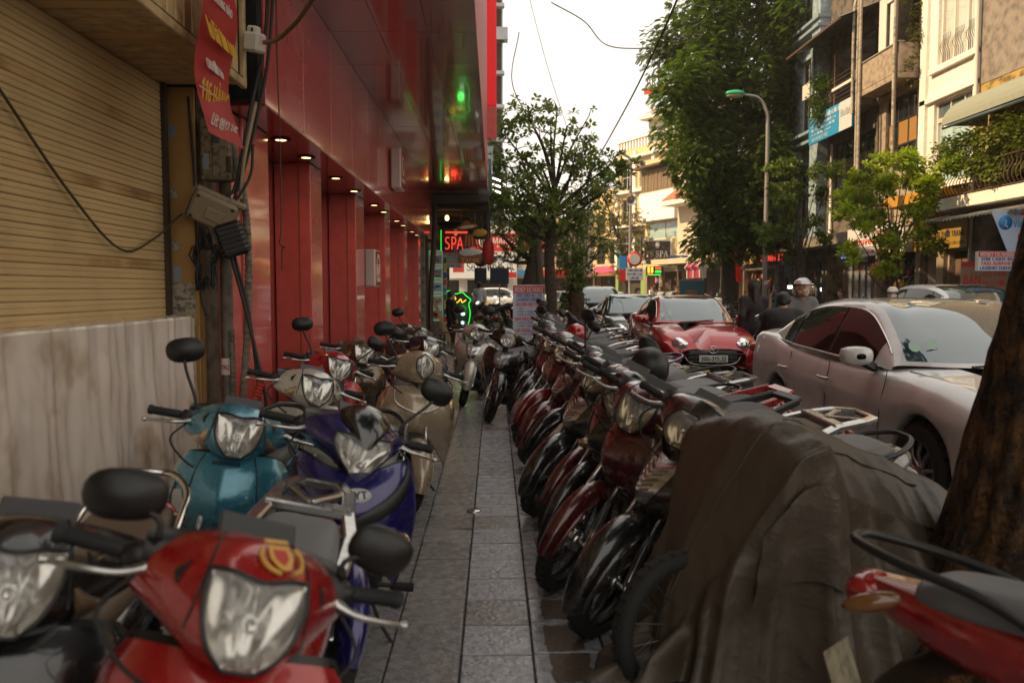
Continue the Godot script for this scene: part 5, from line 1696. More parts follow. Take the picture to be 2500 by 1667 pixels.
	for i in 150:
		var t := i / 149.0
		var y := 5.6 * t
		var row := PackedVector3Array()
		var rr := .225 + .12 * pow(maxf(0, 1.0 - y / .7), 2) - .012 * y
		for j in 72:
			var a := TAU * j / 72.0
			var q := Vector3(cos(a), y * .35, sin(a))
			var d := rr * (1.0 + .16 * nz.get_noise_3d(q.x * 1.2, q.y, q.z * 1.2)) + .020 * nz2.get_noise_3d(q.x * 1.3, q.y * .45, q.z * 1.3) + .05 * maxf(0, cos(a * 3.0 + 1.0)) * maxf(0, 1.0 - y / 1.1)
			row.append(Vector3(.01 + .175 * y + .012 * y * y + cos(a) * d, y, sin(a) * d))
		rows.append(row)
	part(root, "trunk", g.grid(rows, true), mt("bark_great", L(.115, .066, .032), .85, 0, {"t": "barkg", "s": Vector3(1.7, .55, 1.7), "n": "barkn", "ns": 1.4}))
	var lb := G.new()
	var xs := []
	for q in [[2.6, 7.6, -1.0], [3.4, 7.0, .8], [1.6, 7.8, 1.2], [2.2, 8.6, 0], [3.8, 8.2, -1.6], [4.6, 7.4, -.2], [.2, 6.6, .6], [-.9, 7.2, -.8], [.6, 6.2, 2.0], [2.6, 6.0, 2.4], [-.6, 6.8, 2.4], [1.0, 7.0, -2.2], [3.0, 6.6, -3.0], [-1.6, 7.8, 1.0], [1.8, 6.4, -3.6]]:
		lb.tube(spl([Vector3(1.3, 5.3, 0), Vector3(1.3, 5.3, 0).lerp(Vector3(q[0], q[1], q[2]), .5) + Vector3(0, .3, 0), Vector3(q[0], q[1], q[2])], 8), [.14, .13, .12, .10, .09, .08, .06, .05, .03], 8)
		for i in 150:
			var d := Vector3(r.randfn(), r.randfn() * .7, r.randfn()).normalized() * pow(r.randf(), .4) * 1.2
			xs.append(Transform3D(Basis.from_euler(Vector3(r.randf_range(-.5, .7), r.randf() * TAU, 0)), Vector3(q[0], q[1], q[2]) + d))
	part(root, "limbs", lb, mt("bark_great"))
	var mm := MultiMesh.new()
	mm.transform_format = MultiMesh.TRANSFORM_3D; mm.use_colors = true; mm.mesh = leaf_mesh("frond"); mm.instance_count = xs.size()
	for i in xs.size():
		mm.set_instance_transform(i, xs[i]); mm.set_instance_color(i, Color(.04, .075, .02))
	var mi := MultiMeshInstance3D.new()
	mi.name = "crown"; mi.multimesh = mm; mi.material_override = mt("leaf"); mi.set_meta("kind", "stuff")
	root.add_child(mi, true)

# ---------- houses: local x runs along the front (to the right seen from the street), z out of it
func hwall(root: Node, called: String, w: float, y0: float, y1: float, holes: Array, m: Material, z := 0.0, th := .22):
	var g := G.new(false)
	var xs := [0.0, w]
	var ys := [y0, y1]
	for h in holes:
		for q in [h[0], h[1]]:
			if not xs.has(q): xs.append(q)
		for q in [h[2], h[3]]:
			if not ys.has(q): ys.append(q)
	xs.sort(); ys.sort()
	for i in xs.size() - 1:
		for j in ys.size() - 1:
			var cx: float = (xs[i] + xs[i + 1]) / 2; var cy: float = (ys[j] + ys[j + 1]) / 2
			var open := false
			for h in holes:
				if cx > h[0] and cx < h[1] and cy > h[2] and cy < h[3]: open = true
			if not open and cy > y0 and cy < y1:
				g.quad(Vector3(xs[i], ys[j], z), Vector3(xs[i + 1], ys[j], z), Vector3(xs[i + 1], ys[j + 1], z), Vector3(xs[i], ys[j + 1], z))
	for h in holes:
		var a := Vector3(h[0], h[2], z); var b := Vector3(h[1], h[2], z); var c := Vector3(h[1], h[3], z); var d := Vector3(h[0], h[3], z)
		var o := Vector3(0, 0, -th)
		g.quad(a, a + o, b + o, b); g.quad(b, b + o, c + o, c); g.quad(c, c + o, d + o, d); g.quad(d, d + o, a + o, a)
	g.quad(Vector3(w, y0, z), Vector3(w, y0, z - th), Vector3(w, y1, z - th), Vector3(w, y1, z))
	g.quad(Vector3(0, y0, z - th), Vector3(0, y0, z), Vector3(0, y1, z), Vector3(0, y1, z - th))
	g.quad(Vector3(0, y1, z), Vector3(w, y1, z), Vector3(w, y1, z - th), Vector3(0, y1, z - th))
	return part(root, called, g, m)

func hwin(root: Node, x0: float, x1: float, y0: float, y1: float, nx: int, ny: int, fm: Material, gm: Material, z := -.12, fw := .05, curtain: Material = null):
	var g := G.new(false)
	var w := x1 - x0; var h := y1 - y0
	g.cbox(Vector3((x0 + x1) / 2, y0 + fw / 2, z), Vector3(w, fw, .06), .006).cbox(Vector3((x0 + x1) / 2, y1 - fw / 2, z), Vector3(w, fw, .06), .006)
	g.cbox(Vector3(x0 + fw / 2, (y0 + y1) / 2, z), Vector3(fw, h - fw * 2, .06), .006).cbox(Vector3(x1 - fw / 2, (y0 + y1) / 2, z), Vector3(fw, h - fw * 2, .06), .006)
	for i in range(1, nx): g.cbox(Vector3(x0 + w * i / nx, (y0 + y1) / 2, z), Vector3(fw * .8, h - fw * 2, .05), .005)
	for j in range(1, ny): g.cbox(Vector3((x0 + x1) / 2, y0 + h * j / ny, z), Vector3(w - fw * 2, fw * .7, .045), .005)
	var f := part(root, "window", g, fm)
	for i in nx:
		for j in ny:
			part(f, "pane", B1(Vector3(w / nx - fw * .6, h / ny - fw * .6, .008)), gm, X(Vector3(x0 + w * (i + .5) / nx, y0 + h * (j + .5) / ny, z - .012)))
	if curtain:
		var c := G.new()
		var rows := []
		for e in [y0, y1]:
			var row := PackedVector3Array()
			for i in 121:
				var t := i / 120.0
				row.append(Vector3(lerpf(x0, x1, t), e, z - .06 + .012 * sin(t * w * 42.0) + .008 * sin(t * w * 17.0 + 1.0)))
			rows.append(row)
		part(f, "curtain", c.grid(rows), curtain)
	return f

func hbox(root: Node, called: String, x0: float, x1: float, y0: float, y1: float, z0: float, z1: float, m: Material, bev := .006):
	return part(root, called, G.new(false).cbox(Vector3((x0 + x1) / 2, (y0 + y1) / 2, (z0 + z1) / 2), Vector3(x1 - x0, y1 - y0, z1 - z0), bev), m)

func house(called: String, label: String, x: float, f: float, yaw: float, w: float, h: float, depth: float, m: Material, z0 := -.9) -> Node3D:
	var root := thing(called, label, "building", P(x, f), deg_to_rad(yaw))
	part(root, "house_mass", G.new(false).box(Vector3(w / 2, h / 2, z0 - depth / 2), Vector3(w, h, depth)), m)
	part(root, "dark_interior", G.new(false).box(Vector3(w / 2, h / 2, z0 + .012), Vector3(w - .02, h - .1, .02)), mt("interior_dark", L(.022, .017, .013), .8))
	for s in [0.0, w]: part(root, "side_wall", G.new(false).box(Vector3(s + (.06 if s == 0.0 else -.06), h / 2, z0 / 2 - .12), Vector3(.115, h - .02, -z0 - .25)), m)
	return root

func sign_board(label: String, at: Vector3, yaw: float, w: float, h: float, back: Material, lines: Array, o := {}) -> Node3D:
	var s := thing("sign", label, "sign", at, deg_to_rad(yaw))
	s.rotation.x = o.get("tip", 0.0)
	s.rotation.z = o.get("roll", 0.0)
	var th: float = o.get("th", .06)
	part(s, "board", G.new(false).cbox(Vector3(0, 0, -th / 2), Vector3(w, h, th), .006), back)
	for q in o.get("bands", []):
		part(s, "band", G.new(false).box(Vector3(q[0], q[1], .002), Vector3(q[2], q[3], .006)), q[4])
	for q in lines:
		text(s, q[0], X(Vector3(q[1], q[2], .004)), q[3], q[4], q[5], q[6] if q.size() > 6 else "Droid Sans Bold", .006)
	return s

func pane_mats():
	mt("pane_dark", L(.012, .013, .014), .05, 0, {"spec": .8})
	mt("pane_sky", L(.10, .14, .16), .06, .2, {"spec": 1.0})
	mt("pane_clear", L(.9, .95, .95), .04, 0, {"a": .08})
	mt("frame_white", L(.62, .58, .52), .5)
	mt("frame_brown", L(.08, .04, .025), .6)
	mt("frame_dark", L(.03, .026, .024), .5, .3)
	mt("red_ink", L(.50, .012, .012), .5)
	mt("blue_ink", L(.02, .05, .30), .5)
	mt("sky_ink", L(.02, .22, .55), .5)
	mt("black_ink", L(.015, .015, .03), .5)
	mt("sign_cloth", L(.52, .52, .52), .5)
	mt("sign_blue_cloth", L(.36, .46, .62), .5)
	mt("neon_red", L(.8, .1, .06), .5, 0, {"e": [1.0, .06, .035, .75]})
	mt("neon_green", L(.1, .8, .15), .5, 0, {"e": [.03, 1.0, .08, .6]})
	mt("neon_yellow", L(.9, .6, .1), .5, 0, {"e": [1.0, .52, .04, 1.0]})
	mt("neon_white", L(.9, .9, .9), .5, 0, {"e": [.75, .85, 1.0, .7]})
	mt("neon_blue", L(.3, .4, .9), .5, 0, {"e": [.35, .45, 1.0, 1.0]})
	mt("tube_light", L(.9, .9, .8), .5, 0, {"e": [1.0, .93, .75, 4.0]})
	mt("pipe_pale", L(.40, .34, .27), .6, 0, {"t": "grime", "s": 1.0, "w": true})

func goods(root: Node, x0: float, x1: float, y0: float, y1: float, z: float, n: int, seed_: int, cols: Array):
	var r := RandomNumberGenerator.new(); r.seed = seed_
	for i in n:
		var c: Color = cols[r.randi() % cols.size()]
		var m := mt("goods_%s" % c.to_html(), c, .6)
		var s := Vector3(r.randf_range(.12, .24), r.randf_range(.22, .42), r.randf_range(.08, .15))
		part(root, "hanging_goods", cached("goods%d" % (i % 5), func(): return G.new().ball(Vector3.ZERO, Vector3(.5, .5, .5), 10, 8).ball(Vector3(0, -.12, .25), Vector3(.38, .32, .3), 8, 6).tube(V([-.15,.48,0, -.05,.62,0, .05,.62,0, .15,.48,0]), .03, 5)), m, X(Vector3(r.randf_range(x0, x1), r.randf_range(y0, y1), z + r.randf_range(0, .25)), Vector3(0, r.randf_range(-.5, .5), r.randf_range(-.15, .15)), s))

func right_houses():
	var plaster_w := mt("plaster_white", L(.80, .75, .67), .8, 0, {"t": "soft", "s": .6, "w": true})
	var plaster_old := mt("plaster_old", L(.36, .28, .205), .88, 0, {"t": "mottle", "s": .5, "w": true})
	var plaster_grey := mt("plaster_grey", L(.27, .225, .19), .88, 0, {"t": "mottle", "s": .4, "w": true})
	var plaster_yel := mt("plaster_yellow", L(.42, .28, .08), .85, 0, {"t": "grime", "s": .5, "w": true})
	var blue_w := mt("plaster_blue", L(.28, .36, .42), .8, 0, {"t": "mottle", "s": .5, "w": true})
	var fw := mt("frame_white"); var fd := mt("frame_dark"); var pd := mt("pane_dark"); var ps := mt("pane_sky")
	# --- nearest: grey wall, awning dome, planted balcony
	var a := house("grey_house", "grey plastered house with planted iron balcony at the right edge", 12, 20.35, -90, 8.0, 12.5, 6, plaster_grey)
	hwall(a, "upper_wall", 8.0, 6.55, 12.5, [], plaster_grey)
	hwall(a, "yellow_band", 8.0, 3.75, 6.54, [[.7, 3.2, 3.76, 5.6]], plaster_yel, -.01)
	hbox(a, "mould_stain", .05, 2.2, 5.75, 6.1, -.012, .004, mt("mould", L(.05, .04, .03), .95, 0, {"t": "grime", "s": 2.0, "w": true}), .001)
	hbox(a, "floor_slab", .0, 8.0, 3.45, 3.73, -.2, 1.0, plaster_w)
	hwall(a, "ground_wall", 8.0, 0, 3.44, [[.5, 7.5, .05, 3.1]], plaster_old)
	var dome := G.new()
	var rows := []
	for i in 9:
		var t := i / 8.0 * PI / 2
		rows.append(PackedVector3Array([Vector3(.5, 5.45 + .75 * sin(t), .05 + 1.15 * cos(t)), Vector3(4.5, 5.45 + .75 * sin(t), .05 + 1.15 * cos(t))]))
	dome.grid(rows)
	for sx in [.5, 4.5]:
		for i in 8: dome.tri(Vector3(sx, 5.45, .05), rows[i][0 if sx < 1 else 1], rows[i + 1][0 if sx < 1 else 1])
	var dm := part(a, "awning", dome, mt("awning_green", L(.30, .31, .24), .7, 0, {"t": "soft", "s": 1.0}))
	part(dm, "awning_bar", G.new().tube([Vector3(.5, 5.40, 1.15), Vector3(4.5, 5.40, 1.15)], .04, 8), mt("pane_sky"))
	# iron balcony with curved balusters
	for i in 30:
		var bx := .1 + i * .14
		part(a, "baluster", cached("baluster", func(): return G.new().tube(spl(V([0,0,.0, 0,.15,.10, 0,.32,.10, 0,.50,.0, 0,.66,.05]), 10), .011, 6)), mt("rusty_iron", L(.10, .06, .04), .7, .4), X(Vector3(bx, 3.75, .92)))
	for y in [3.77, 4.42]: part(a, "rail", G.new().tube([Vector3(.05, y, .95), Vector3(5, y, .95)], .018, 6), mt("rusty_iron"))
	var cl := []
	for i in 22: cl.append([.2 + (i % 11) * .27, 4.45 + rng.randf_range(.0, .75), rng.randf_range(-.2, .3), .28, 34])


	var shc := []
	for i in 30: shc.append([rng.randf_range(-.3, .4), .55 + rng.randf_range(-.2, 1.0), rng.randf_range(-.1, 3.2), .30, 30])
	tree("balcony_shrub", "bushy bright green shrub spilling over the iron balcony", P(11.25, 20.1, 3.75), V([0,0,1.2, .05,.3,1.2, 0,.6,1.2]), .03, .02, shc, "tiny", Color(.10, .14, .02), {"cat": "plant", "size": 1.5, "limb": .012, "twigs": 3, "yellow": .4})
	# corrugated lean-to roof in front
	var cg := G.new()
	rows = []
	for e in [0.0, 1.0]:
		var row := PackedVector3Array()
		for i in 161: row.append(Vector3(lerpf(-.2, 4.5, i / 160.0), 3.42 - .35 * e + .018 * sin(i * 1.25), .3 + 1.5 * e))
		rows.append(row)
	part(a, "corrugated_roof", cg.grid(rows), mt("corrugated", L(.24, .23, .20), .5, .4, {"t": "grime", "s": 1.0, "w": true}))
	part(a, "roof_prop", G.new().tube([Vector3(.55, 0, 1.7), Vector3(.55, 3.1, 1.7)], .03, 8), mt("pipe_pale"))
	hbox(a, "shop_back", .5, 7.5, .05, 3.1, -.88, -.85, mt("shop_dark"))
	for q in [[1.0, 2.2, .5, .5], [1.1, 2.75, .35, .3]]: hbox(a, "meter_box", q[0], q[0] + q[2], q[1], q[1] + q[3], -.5, -.3, mt("dirty_white"))
	# pennant
	var pn := thing("pennant_sign", "pale blue tapering office banner with round blue emblem by the trunk", "banner", P(10.30, 16.2, 2.74))
	pn.scale = Vector3.ONE * .7
	part(pn, "cloth", G.new(false).ext(PackedVector2Array([Vector2(-.62, .5), Vector2(.9, .5), Vector2(.4, -.9), Vector2(-.05, -.75)]), -.01, .01), mt("sign_blue_cloth"))
	part(pn, "emblem", G.new().lathe([[0, .004], [.20, .004], [.20, -.002]], 28, Transform3D(Basis(Vector3.RIGHT, PI / 2), Vector3(-.18, .14, .014))), mt("sky_ink"))
	part(pn, "emblem_figure", G.new().tube(V([-.24,.24,.02, -.16,.17,.02, -.20,.08,.02, -.12,.02,.02]), .018, 6), mt("sign_cloth"))
	text(pn, "VP ĐẠI LÝ", X(Vector3(.28, .40, .014)), .46, .10, mt("red_ink"))
	text(pn, "Vietnam", X(Vector3(.40, .12, .014)), .70, .22, mt("sky_ink"))
	text(pn, "BUS", X(Vector3(.36, -.24, .014)), .34, .16, mt("red_ink"))
	sign_board("small white sign reading MONEY EXCHANGE and TAXI AIRPORT near the trunk", P(9.88, 15.95, 2.07), 4, .78, .38, mt("sign_cloth"), [["MONEY EXCHANGE", 0, .135, .70, .075, mt("sign_cloth")], ["SIM CARD 4G", 0, .042, .66, .065, mt("blue_ink")], ["TAXI AIRPORT", 0, -.045, .68, .065, mt("red_ink")], ["LAUNDRY SERVICE", 0, -.135, .70, .065, mt("blue_ink")]], {"bands": [[0, .135, .77, .10, mt("red_ink")]], "th": .1})
	sign_board("red and white sign for sticky rice dishes behind the money exchange sign", P(11.0, 18.2, 1.72), -30, .95, .85, mt("box_cream"), [["BÁN", -.24, .05, .34, .26, mt("red_ink")], ["LÔ TÂN", .2, .16, .44, .15, mt("red_ink")], ["MÚI-RỐI", .2, -.06, .44, .13, mt("red_ink")]], {"bands": [[0, .36, .93, .10, mt("red_ink")], [0, -.36, .93, .10, mt("red_ink")]]})
	var gc := thing("glass_counter", "wooden framed glass food counter beside the far car", "counter", P(10.4, 17.6), deg_to_rad(-70))
	hbox(gc, "cabinet", -.6, .6, .0, .8, -.3, .3, mt("stake_wood"))
	hbox(gc, "case", -.6, .6, .8, 1.45, -.28, .28, mt("box_cream"))
	for i in 3: hbox(gc, "pane", -.56 + .38 * i, -.24 + .38 * i, .86, 1.40, .278, .288, pd, .001)
	# --- white house
	var b := house("white_house", "narrow white house with tall windows and pale teal curtain", 12, 23.05, -90, 2.70, 13, 6, plaster_w)
	hwall(b, "front_wall", 2.70, 4.22, 13.0, [[.62, 2.58, 4.36, 6.56], [.70, 2.55, 7.50, 10.3], [.70, 2.55, 11.2, 12.8]], plaster_w)
	hwin(b, .62, 2.58, 6.08, 6.56, 3, 1, fw, ps)
	hwin(b, .62, 2.58, 4.36, 6.07, 1, 1, fw, mt("pane_clear"), -.12, .05, mt("curtain_teal", L(.25, .42, .40), .6, 0, {"back": L(.1, .2, .2)}))
	hwin(b, .70, 2.55, 7.50, 10.3, 3, 1, fw, mt("pane_clear"), -.12, .07, mt("curtain_cream", L(.45, .42, .32), .7))
	hwin(b, .70, 2.55, 11.2, 12.8, 3, 1, fw, ps)
	for i in 3:
		for j in 5:
			part(b, "window_grille", cached("scroll", func(): return G.new().tube(spl(V([0,0,0, .05,.2,.03, -.03,.4,.05, .06,.6,.02, .02,.72,0]), 12), .008, 5)), fd, X(Vector3(.86 + i * .617 + j * .09, 7.58, -.04)))
	hbox(b, "sill", .45, 2.70, 7.34, 7.49, .0, .12, plaster_w)
	hbox(b, "ledge", .0, 2.70, 6.60, 6.74, .0, .10, plaster_w)
	hbox(b, "corner_pier", -.02, .30, 4.22, 13.0, -.02, .10, plaster_w)
	hbox(b, "edge_pier", 2.50, 2.70, 4.30, 13.0, .0, .05, plaster_w)
	part(b, "drain_pipe", G.new().tube([Vector3(2.72, 0, .10), Vector3(2.72, 13, .10)], .045, 8), fw)
	for i in 9: part(b, "roof_tile", B1(Vector3(.29, .03, .62), .01), mt("tile_red", L(.20, .06, .04), .8, 0, {"t": "mottle", "s": 2.0}), X(Vector3(.15 + i * .3, 4.14, .30), Vector3(.18, 0, 0)))
	hbox(b, "canopy", .02, 2.68, 3.76, 4.04, .0, 1.05, mt("canopy_yellow", L(.45, .22, .015), .7, 0, {"t": "soft", "s": 1.0}))
	hwall(b, "ground_wall", 2.70, 0, 4.2, [[.12, 1.15, .05, 2.5], [1.62, 2.58, .05, 2.5]], plaster_old)
	hbox(b, "column", 1.2, 1.55, 0, 2.6, .0, .12, mt("column_beige", L(.26, .20, .13), .8, 0, {"t": "soft", "s": 1.0}))
	for i in 3: hbox(b, "wooden_louvre", 1.66 + i * .30, 1.92 + i * .30, .1, 2.45, -.2, -.14, mt("stake_wood"))
	sign_board("dim yellow tailor sign with dark red name under the yellow canopy", P(11.80, 21.65, 3.15), -90, 2.66, 1.15, mt("sign_yellow_board", L(.28, .17, .015), .6), [["MỸ HƯNG", .1, .30, 2.0, .40, mt("dark_red_ink", L(.10, .004, .012), .5)], ["MAY ĐO ÁO DÀI THỜI TRANG", 0, -.18, 2.45, .19, mt("black_ink")], ["ĐC: 82 CẦU GỖ - HÀ NỘI  MAY ĐO CÁC LOẠI", 0, -.43, 2.4, .09, mt("black_ink"), "Droid Sans"]])
	# sun blind at the top
	var sb := G.new(false)
	sb.tri(Vector3(-.1, 10.95, .0), Vector3(.9, 10.95, .0), Vector3(.4, 11.3, .0)); sb.quad(Vector3(-.1, 10.6, .8), Vector3(.9, 10.6, .8), Vector3(.9, 11.3, .0), Vector3(-.1, 11.3, .0))
	part(b, "blue_awning", sb, mt("awning_blue", L(.02, .25, .55), .6, 0, {"back": L(.02, .2, .5)}))
	# --- old beige house
	var c := house("beige_house", "stained beige house with solid balcony and dark gridded window", 12, 25.65, -90, 2.55, 11.4, 6, plaster_old)
	hwall(c, "front_wall", 2.55, 3.7, 11.4, [[.45, 2.30, 5.05, 7.25], [.3, 2.3, 8.5, 10.6]], plaster_old)
	hwin(c, .45, 2.30, 5.05, 7.25, 3, 3, fd, pd, -.1, .06, mt("curtain_amber", L(.28, .14, .03), .8))
	for q in [[.47, .8, 5.8], [1.06, 1.65, 5.8], [1.68, 2.26, 5.8]]: hbox(c, "amber_blind", q[0] + .03, q[1] - .03, 5.82, 6.48, -.10, -.09, mt("curtain_amber"), .001)
	hbox(c, "balcony_front", .02, 2.50, 7.62, 8.42, .55, .67, plaster_old)
	hbox(c, "balcony_floor", .02, 2.50, 7.45, 7.61, .0, .67, plaster_old)
	hbox(c, "balcony_cap", .0, 2.52, 8.42, 8.47, .52, .70, mt("edge_grey", L(.20, .18, .16), .8))
	hbox(c, "balcony_side", 2.40, 2.50, 7.62, 8.42, .0, .55, plaster_old)
	hbox(c, "lower_band", .0, 2.55, 7.25, 7.42, .0, .06, plaster_old)
	hbox(c, "door_leaf", .55, 1.0, 8.48, 10.2, .30, .34, fw); hbox(c, "door_leaf", 1.25, 1.6, 8.48, 10.0, .30, .34, fw)
	hbox(c, "air_conditioner", 1.15, 1.65, 9.9, 10.35, .1, .4, fw)
	hbox(c, "brown_eave", .1, 2.5, 10.7, 10.85, .0, .8, mt("eave_brown", L(.25, .10, .03), .7))
	for q in [.06, .22, 2.42]: part(c, "pipe", G.new().tube(spl([Vector3(q, 2.9, .74), Vector3(q + .03, 5.5, .75), Vector3(q - .02, 8, .74), Vector3(q, 11, .75)], 16), .05, 8), mt("pipe_pale"))
	for i in 3: part(c, "wire", G.new().tube(spl([Vector3(2.48 + .02 * i, 3.4, .70), Vector3(2.50 - .03 * i, 6, .72), Vector3(2.46 + .02 * i, 9, .72), Vector3(2.5, 11.2, .7)], 12), .018, 5), mt("cable_brown"))
	var wd := []
	for i in 9: wd.append([rng.randf_range(-.1, .15), .2 + i * .28, rng.randf_range(-.12, .12), .15, 12])
	tree("wall_plant", "wild weeds growing from the pipes between the beige and white houses", P(11.75, 23.2, 7.2), V([0,0,0, 0,.4,0, 0,.9,0]), .015, .01, wd, "tiny", Color(.10, .10, .02), {"cat": "plant", "limb": .008, "twigs": 2, "size": 1.4})
	hwall(c, "ground_wall", 2.55, 0, 3.68, [[.1, 2.45, .05, 2.6]], plaster_old)
	sign_board("white souvenir shop sign with red letters behind the young tree", P(11.2, 24.05, 2.95), -78, 2.5, .86, mt("sign_cloth"), [["THÚY . NGÂN", .05, .26, 1.1, .16, mt("red_ink")], ["Souvenir shop", .05, -.02, 2.0, .30, mt("red_ink")], ["ĐC: 84 Cầu Gỗ - Hoàn Kiếm", .2, -.31, 1.5, .10, mt("red_ink"), "Droid Sans"]], {"tip": .0, "roll": .03})
	hbox(c, "shop_back", .1, 2.45, .05, 2.6, -.86, -.84, mt("shop_dark"))
	goods(c, .2, 2.4, .7, 2.3, -.5, 46, 4, [L(.012, .012, .014), L(.012, .012, .014), L(.02, .02, .02), L(.02, .06, .03), L(.45, .03, .05), L(.35, .40, .03), L(.06, .10, .14), L(.45, .22, .01), L(.015, .015, .02), L(.03, .03, .05)])
	for q in [["red backpack hanging in the bag shop", L(.5, .03, .05), 22.1, 2.05], ["yellow-green backpack hanging beside the red one", L(.36, .42, .03), 21.7, 2.08], ["grey-blue backpack hanging right of the yellow-green one", L(.07, .12, .16), 21.1, 2.05], ["amber backpack hanging by the bag shop post", L(.5, .26, .01), 20.7, 1.55]]:
		var bp := thing("backpack", q[0], "backpack", P(10.9, q[2] + 1.2, q[3]), deg_to_rad(-80))
		part(bp, "bag", G.new().ball(Vector3.ZERO, Vector3(.17, .24, .11), 14, 10), mt("bag_" + str(q[2]), q[1], .6))
		part(bp, "pocket", G.new().ball(Vector3(0, -.07, .07), Vector3(.12, .12, .07), 12, 8), mt("bag_" + str(q[2])))
		part(bp, "strap", G.new().tube(spl(V([-.05,.22,0, -.03,.34,0, .03,.34,0, .05,.22,0]), 8), .014, 6), mt("black_plastic"))
	# --- balcony house with plants and the blue sign
	var d := house("balcony_house", "shadowy house with plant covered railed balcony and corrugated eave", 12, 29.6, -90, 3.95, 12.0, 6, mt("house_brown", L(.14, .11, .09), .9, 0, {"t": "grime", "s": .5, "w": true}), -1.6)
	hwall(d, "front_wall", 3.95, 3.4, 12.0, [[.25, 3.7, 3.9, 6.6], [.2, 3.75, 7.4, 9.8]], mt("house_brown"))
	hwin(d, .55, 3.7, 3.9, 6.6, 4, 3, fd, pd, -.1, .05)
	part(d, "white_pipe", G.new().tube([Vector3(.62, 3.4, .1), Vector3(.62, 6.6, .1)], .05, 8), fw)
	for i in 9: part(d, "balcony_bar", G.new().tube([Vector3(.1, 7.45 + i * .14, .6), Vector3(3.8, 7.45 + i * .14, .6)], .014, 5), mt("rusty_iron"))
	hbox(d, "balcony_floor", .0, 3.9, 7.25, 7.38, .0, .65, mt("house_brown"))
	hbox(d, "balcony_ledge", 1.9, 3.6, 8.1, 8.2, .58, .68, fw)
	for i in 3: part(d, "balcony_post", G.new().tube([Vector3(.15 + i * 1.8, 7.3, .6), Vector3(.15 + i * 1.8, 9.95, .6)], .025, 6), mt("rusty_iron"))
	rows = []
	cg = G.new()
	for e in [0.0, 1.0]:
		var row := PackedVector3Array()
		for i in 121: row.append(Vector3(lerpf(-.7, 3.9, i / 120.0), 10.45 - .5 * e + .02 * sin(i * 1.25), 1.3 * e))
		rows.append(row)
	part(d, "corrugated_eave", cg.grid(rows), mt("corrugated"))
	hbox(d, "eave_edge", -.7, 3.9, 9.86, 9.93, 1.24, 1.32, mt("frame_brown"))
	hbox(d, "air_conditioner", 1.9, 2.6, 8.6, 9.2, -.3, .0, mt("dirty_white"))
	part(d, "grey_downpipe", G.new().tube(spl(V([3.8,7,.8, 3.8,10,.8, 3.75,10.5,.7, 3.3,10.6,.5]), 12), .05, 8), mt("pipe_pale"))
	var vn := []
	for i in 16: vn.append([rng.randf_range(-.15, .15), -.9 + rng.randf_range(0, 2.1), rng.randf_range(-.6, .8), .26, 22])
	tree("climbing_plant", "climbing plant hanging over the shadowy balcony railing", P(11.35, 28.9, 8.3), V([0,-.8,0, .02,.2,0, 0,1.2,0]), .015, .01, vn, "tiny", Color(.06, .10, .02), {"cat": "plant", "limb": .01, "twigs": 2, "size": 1.7})
	sign_board("blue and white company signboard below the railed balcony", P(11.28, 27.75, 7.12), -90, 3.55, .95, mt("sign_sky", L(.02, .23, .46), .5), [["CÔNG TY CP THƯƠNG MẠI VÀ ĐẦU TƯ", -.35, .33, 2.4, .17, mt("sign_cloth")], ["Chuyên cung cấp dịch vụ thiết kế thi công", -.5, .12, 2.1, .11, mt("sign_cloth"), "Droid Sans"], ["Sản xuất phụ kiện trang trí nội thất", -.55, -.03, 2.0, .11, mt("sign_cloth"), "Droid Sans"], ["Cho thuê mặt bằng kinh doanh", -.7, -.18, 1.7, .11, mt("sign_cloth"), "Droid Sans"], ["Tel: 024 3825 1962", -.8, -.34, 1.4, .12, mt("sign_cloth"), "Droid Sans"], ["Hòa Bình", 1.3, .10, .75, .24, mt("black_ink"), "Droid Serif"]], {"bands": [[1.3, 0, .95, .93, mt("sign_cloth")]]})
	hwall(d, "ground_wall", 3.95, 0, 3.38, [[.2, 1.6, .05, 2.7], [1.75, 3.75, .05, 2.75]], mt("house_brown"))
	sign_board("dark shop fascia with blue-white letters above lit glass doors", P(11.75, 26.75, 2.62), -90, 2.3, .5, fd, [["DUY QUANG", 0, .0, 1.7, .26, mt("neon_blue"), "Droid Serif"]])
	hwin(d, 1.8, 3.7, .05, 2.35, 4, 1, mt("frame_brown"), mt("pane_clear"), -.05, .05)
	hbox(d, "lit_shelf_wall", 1.75, 3.75, .1, 2.7, -1.5, -1.45, mt("shop_yellow", L(.32, .26, .10), .7))
	for i in 3: hbox(d, "lit_shelf", 1.85, 3.65, .5 + .6 * i, .54 + .6 * i, -1.45, -1.1, fw)
	var tl = hbox(d, "shop_lamp", 2.0, 3.5, 2.5, 2.56, -1.2, -1.1, mt("tube_light"))
	var om := OmniLight3D.new(); om.name = "lamp_beam"; om.light_color = Color(1, .9, .65); om.light_energy = .35; om.omni_range = 5; om.light_size = .3; om.shadow_enabled = true
	om.position = Vector3(2.75, 2.4, -1.0); d.add_child(om)
	hbox(d, "awning_fascia", -.9, 3.9, 2.98, 3.32, .0, 1.0, mt("awning_grey", L(.20, .17, .14), .7, 0, {"t": "soft", "s": 1.0}))
	# --- pale blue house with pilasters
	var e := house("blue_house", "pale blue house with pilasters and tall shuttered windows", 12, 34.6, -90, 4.95, 13.5, 6, blue_w)
	var ho := []
	for fl in [[3.9, 6.2], [7.6, 10.2], [11.2, 13.2]]:
		for x0 in [.6, 2.3]: ho.append([x0, x0 + 1.05, fl[0], fl[1]])
	hwall(e, "front_wall", 4.95, 3.4, 13.5, ho, blue_w)
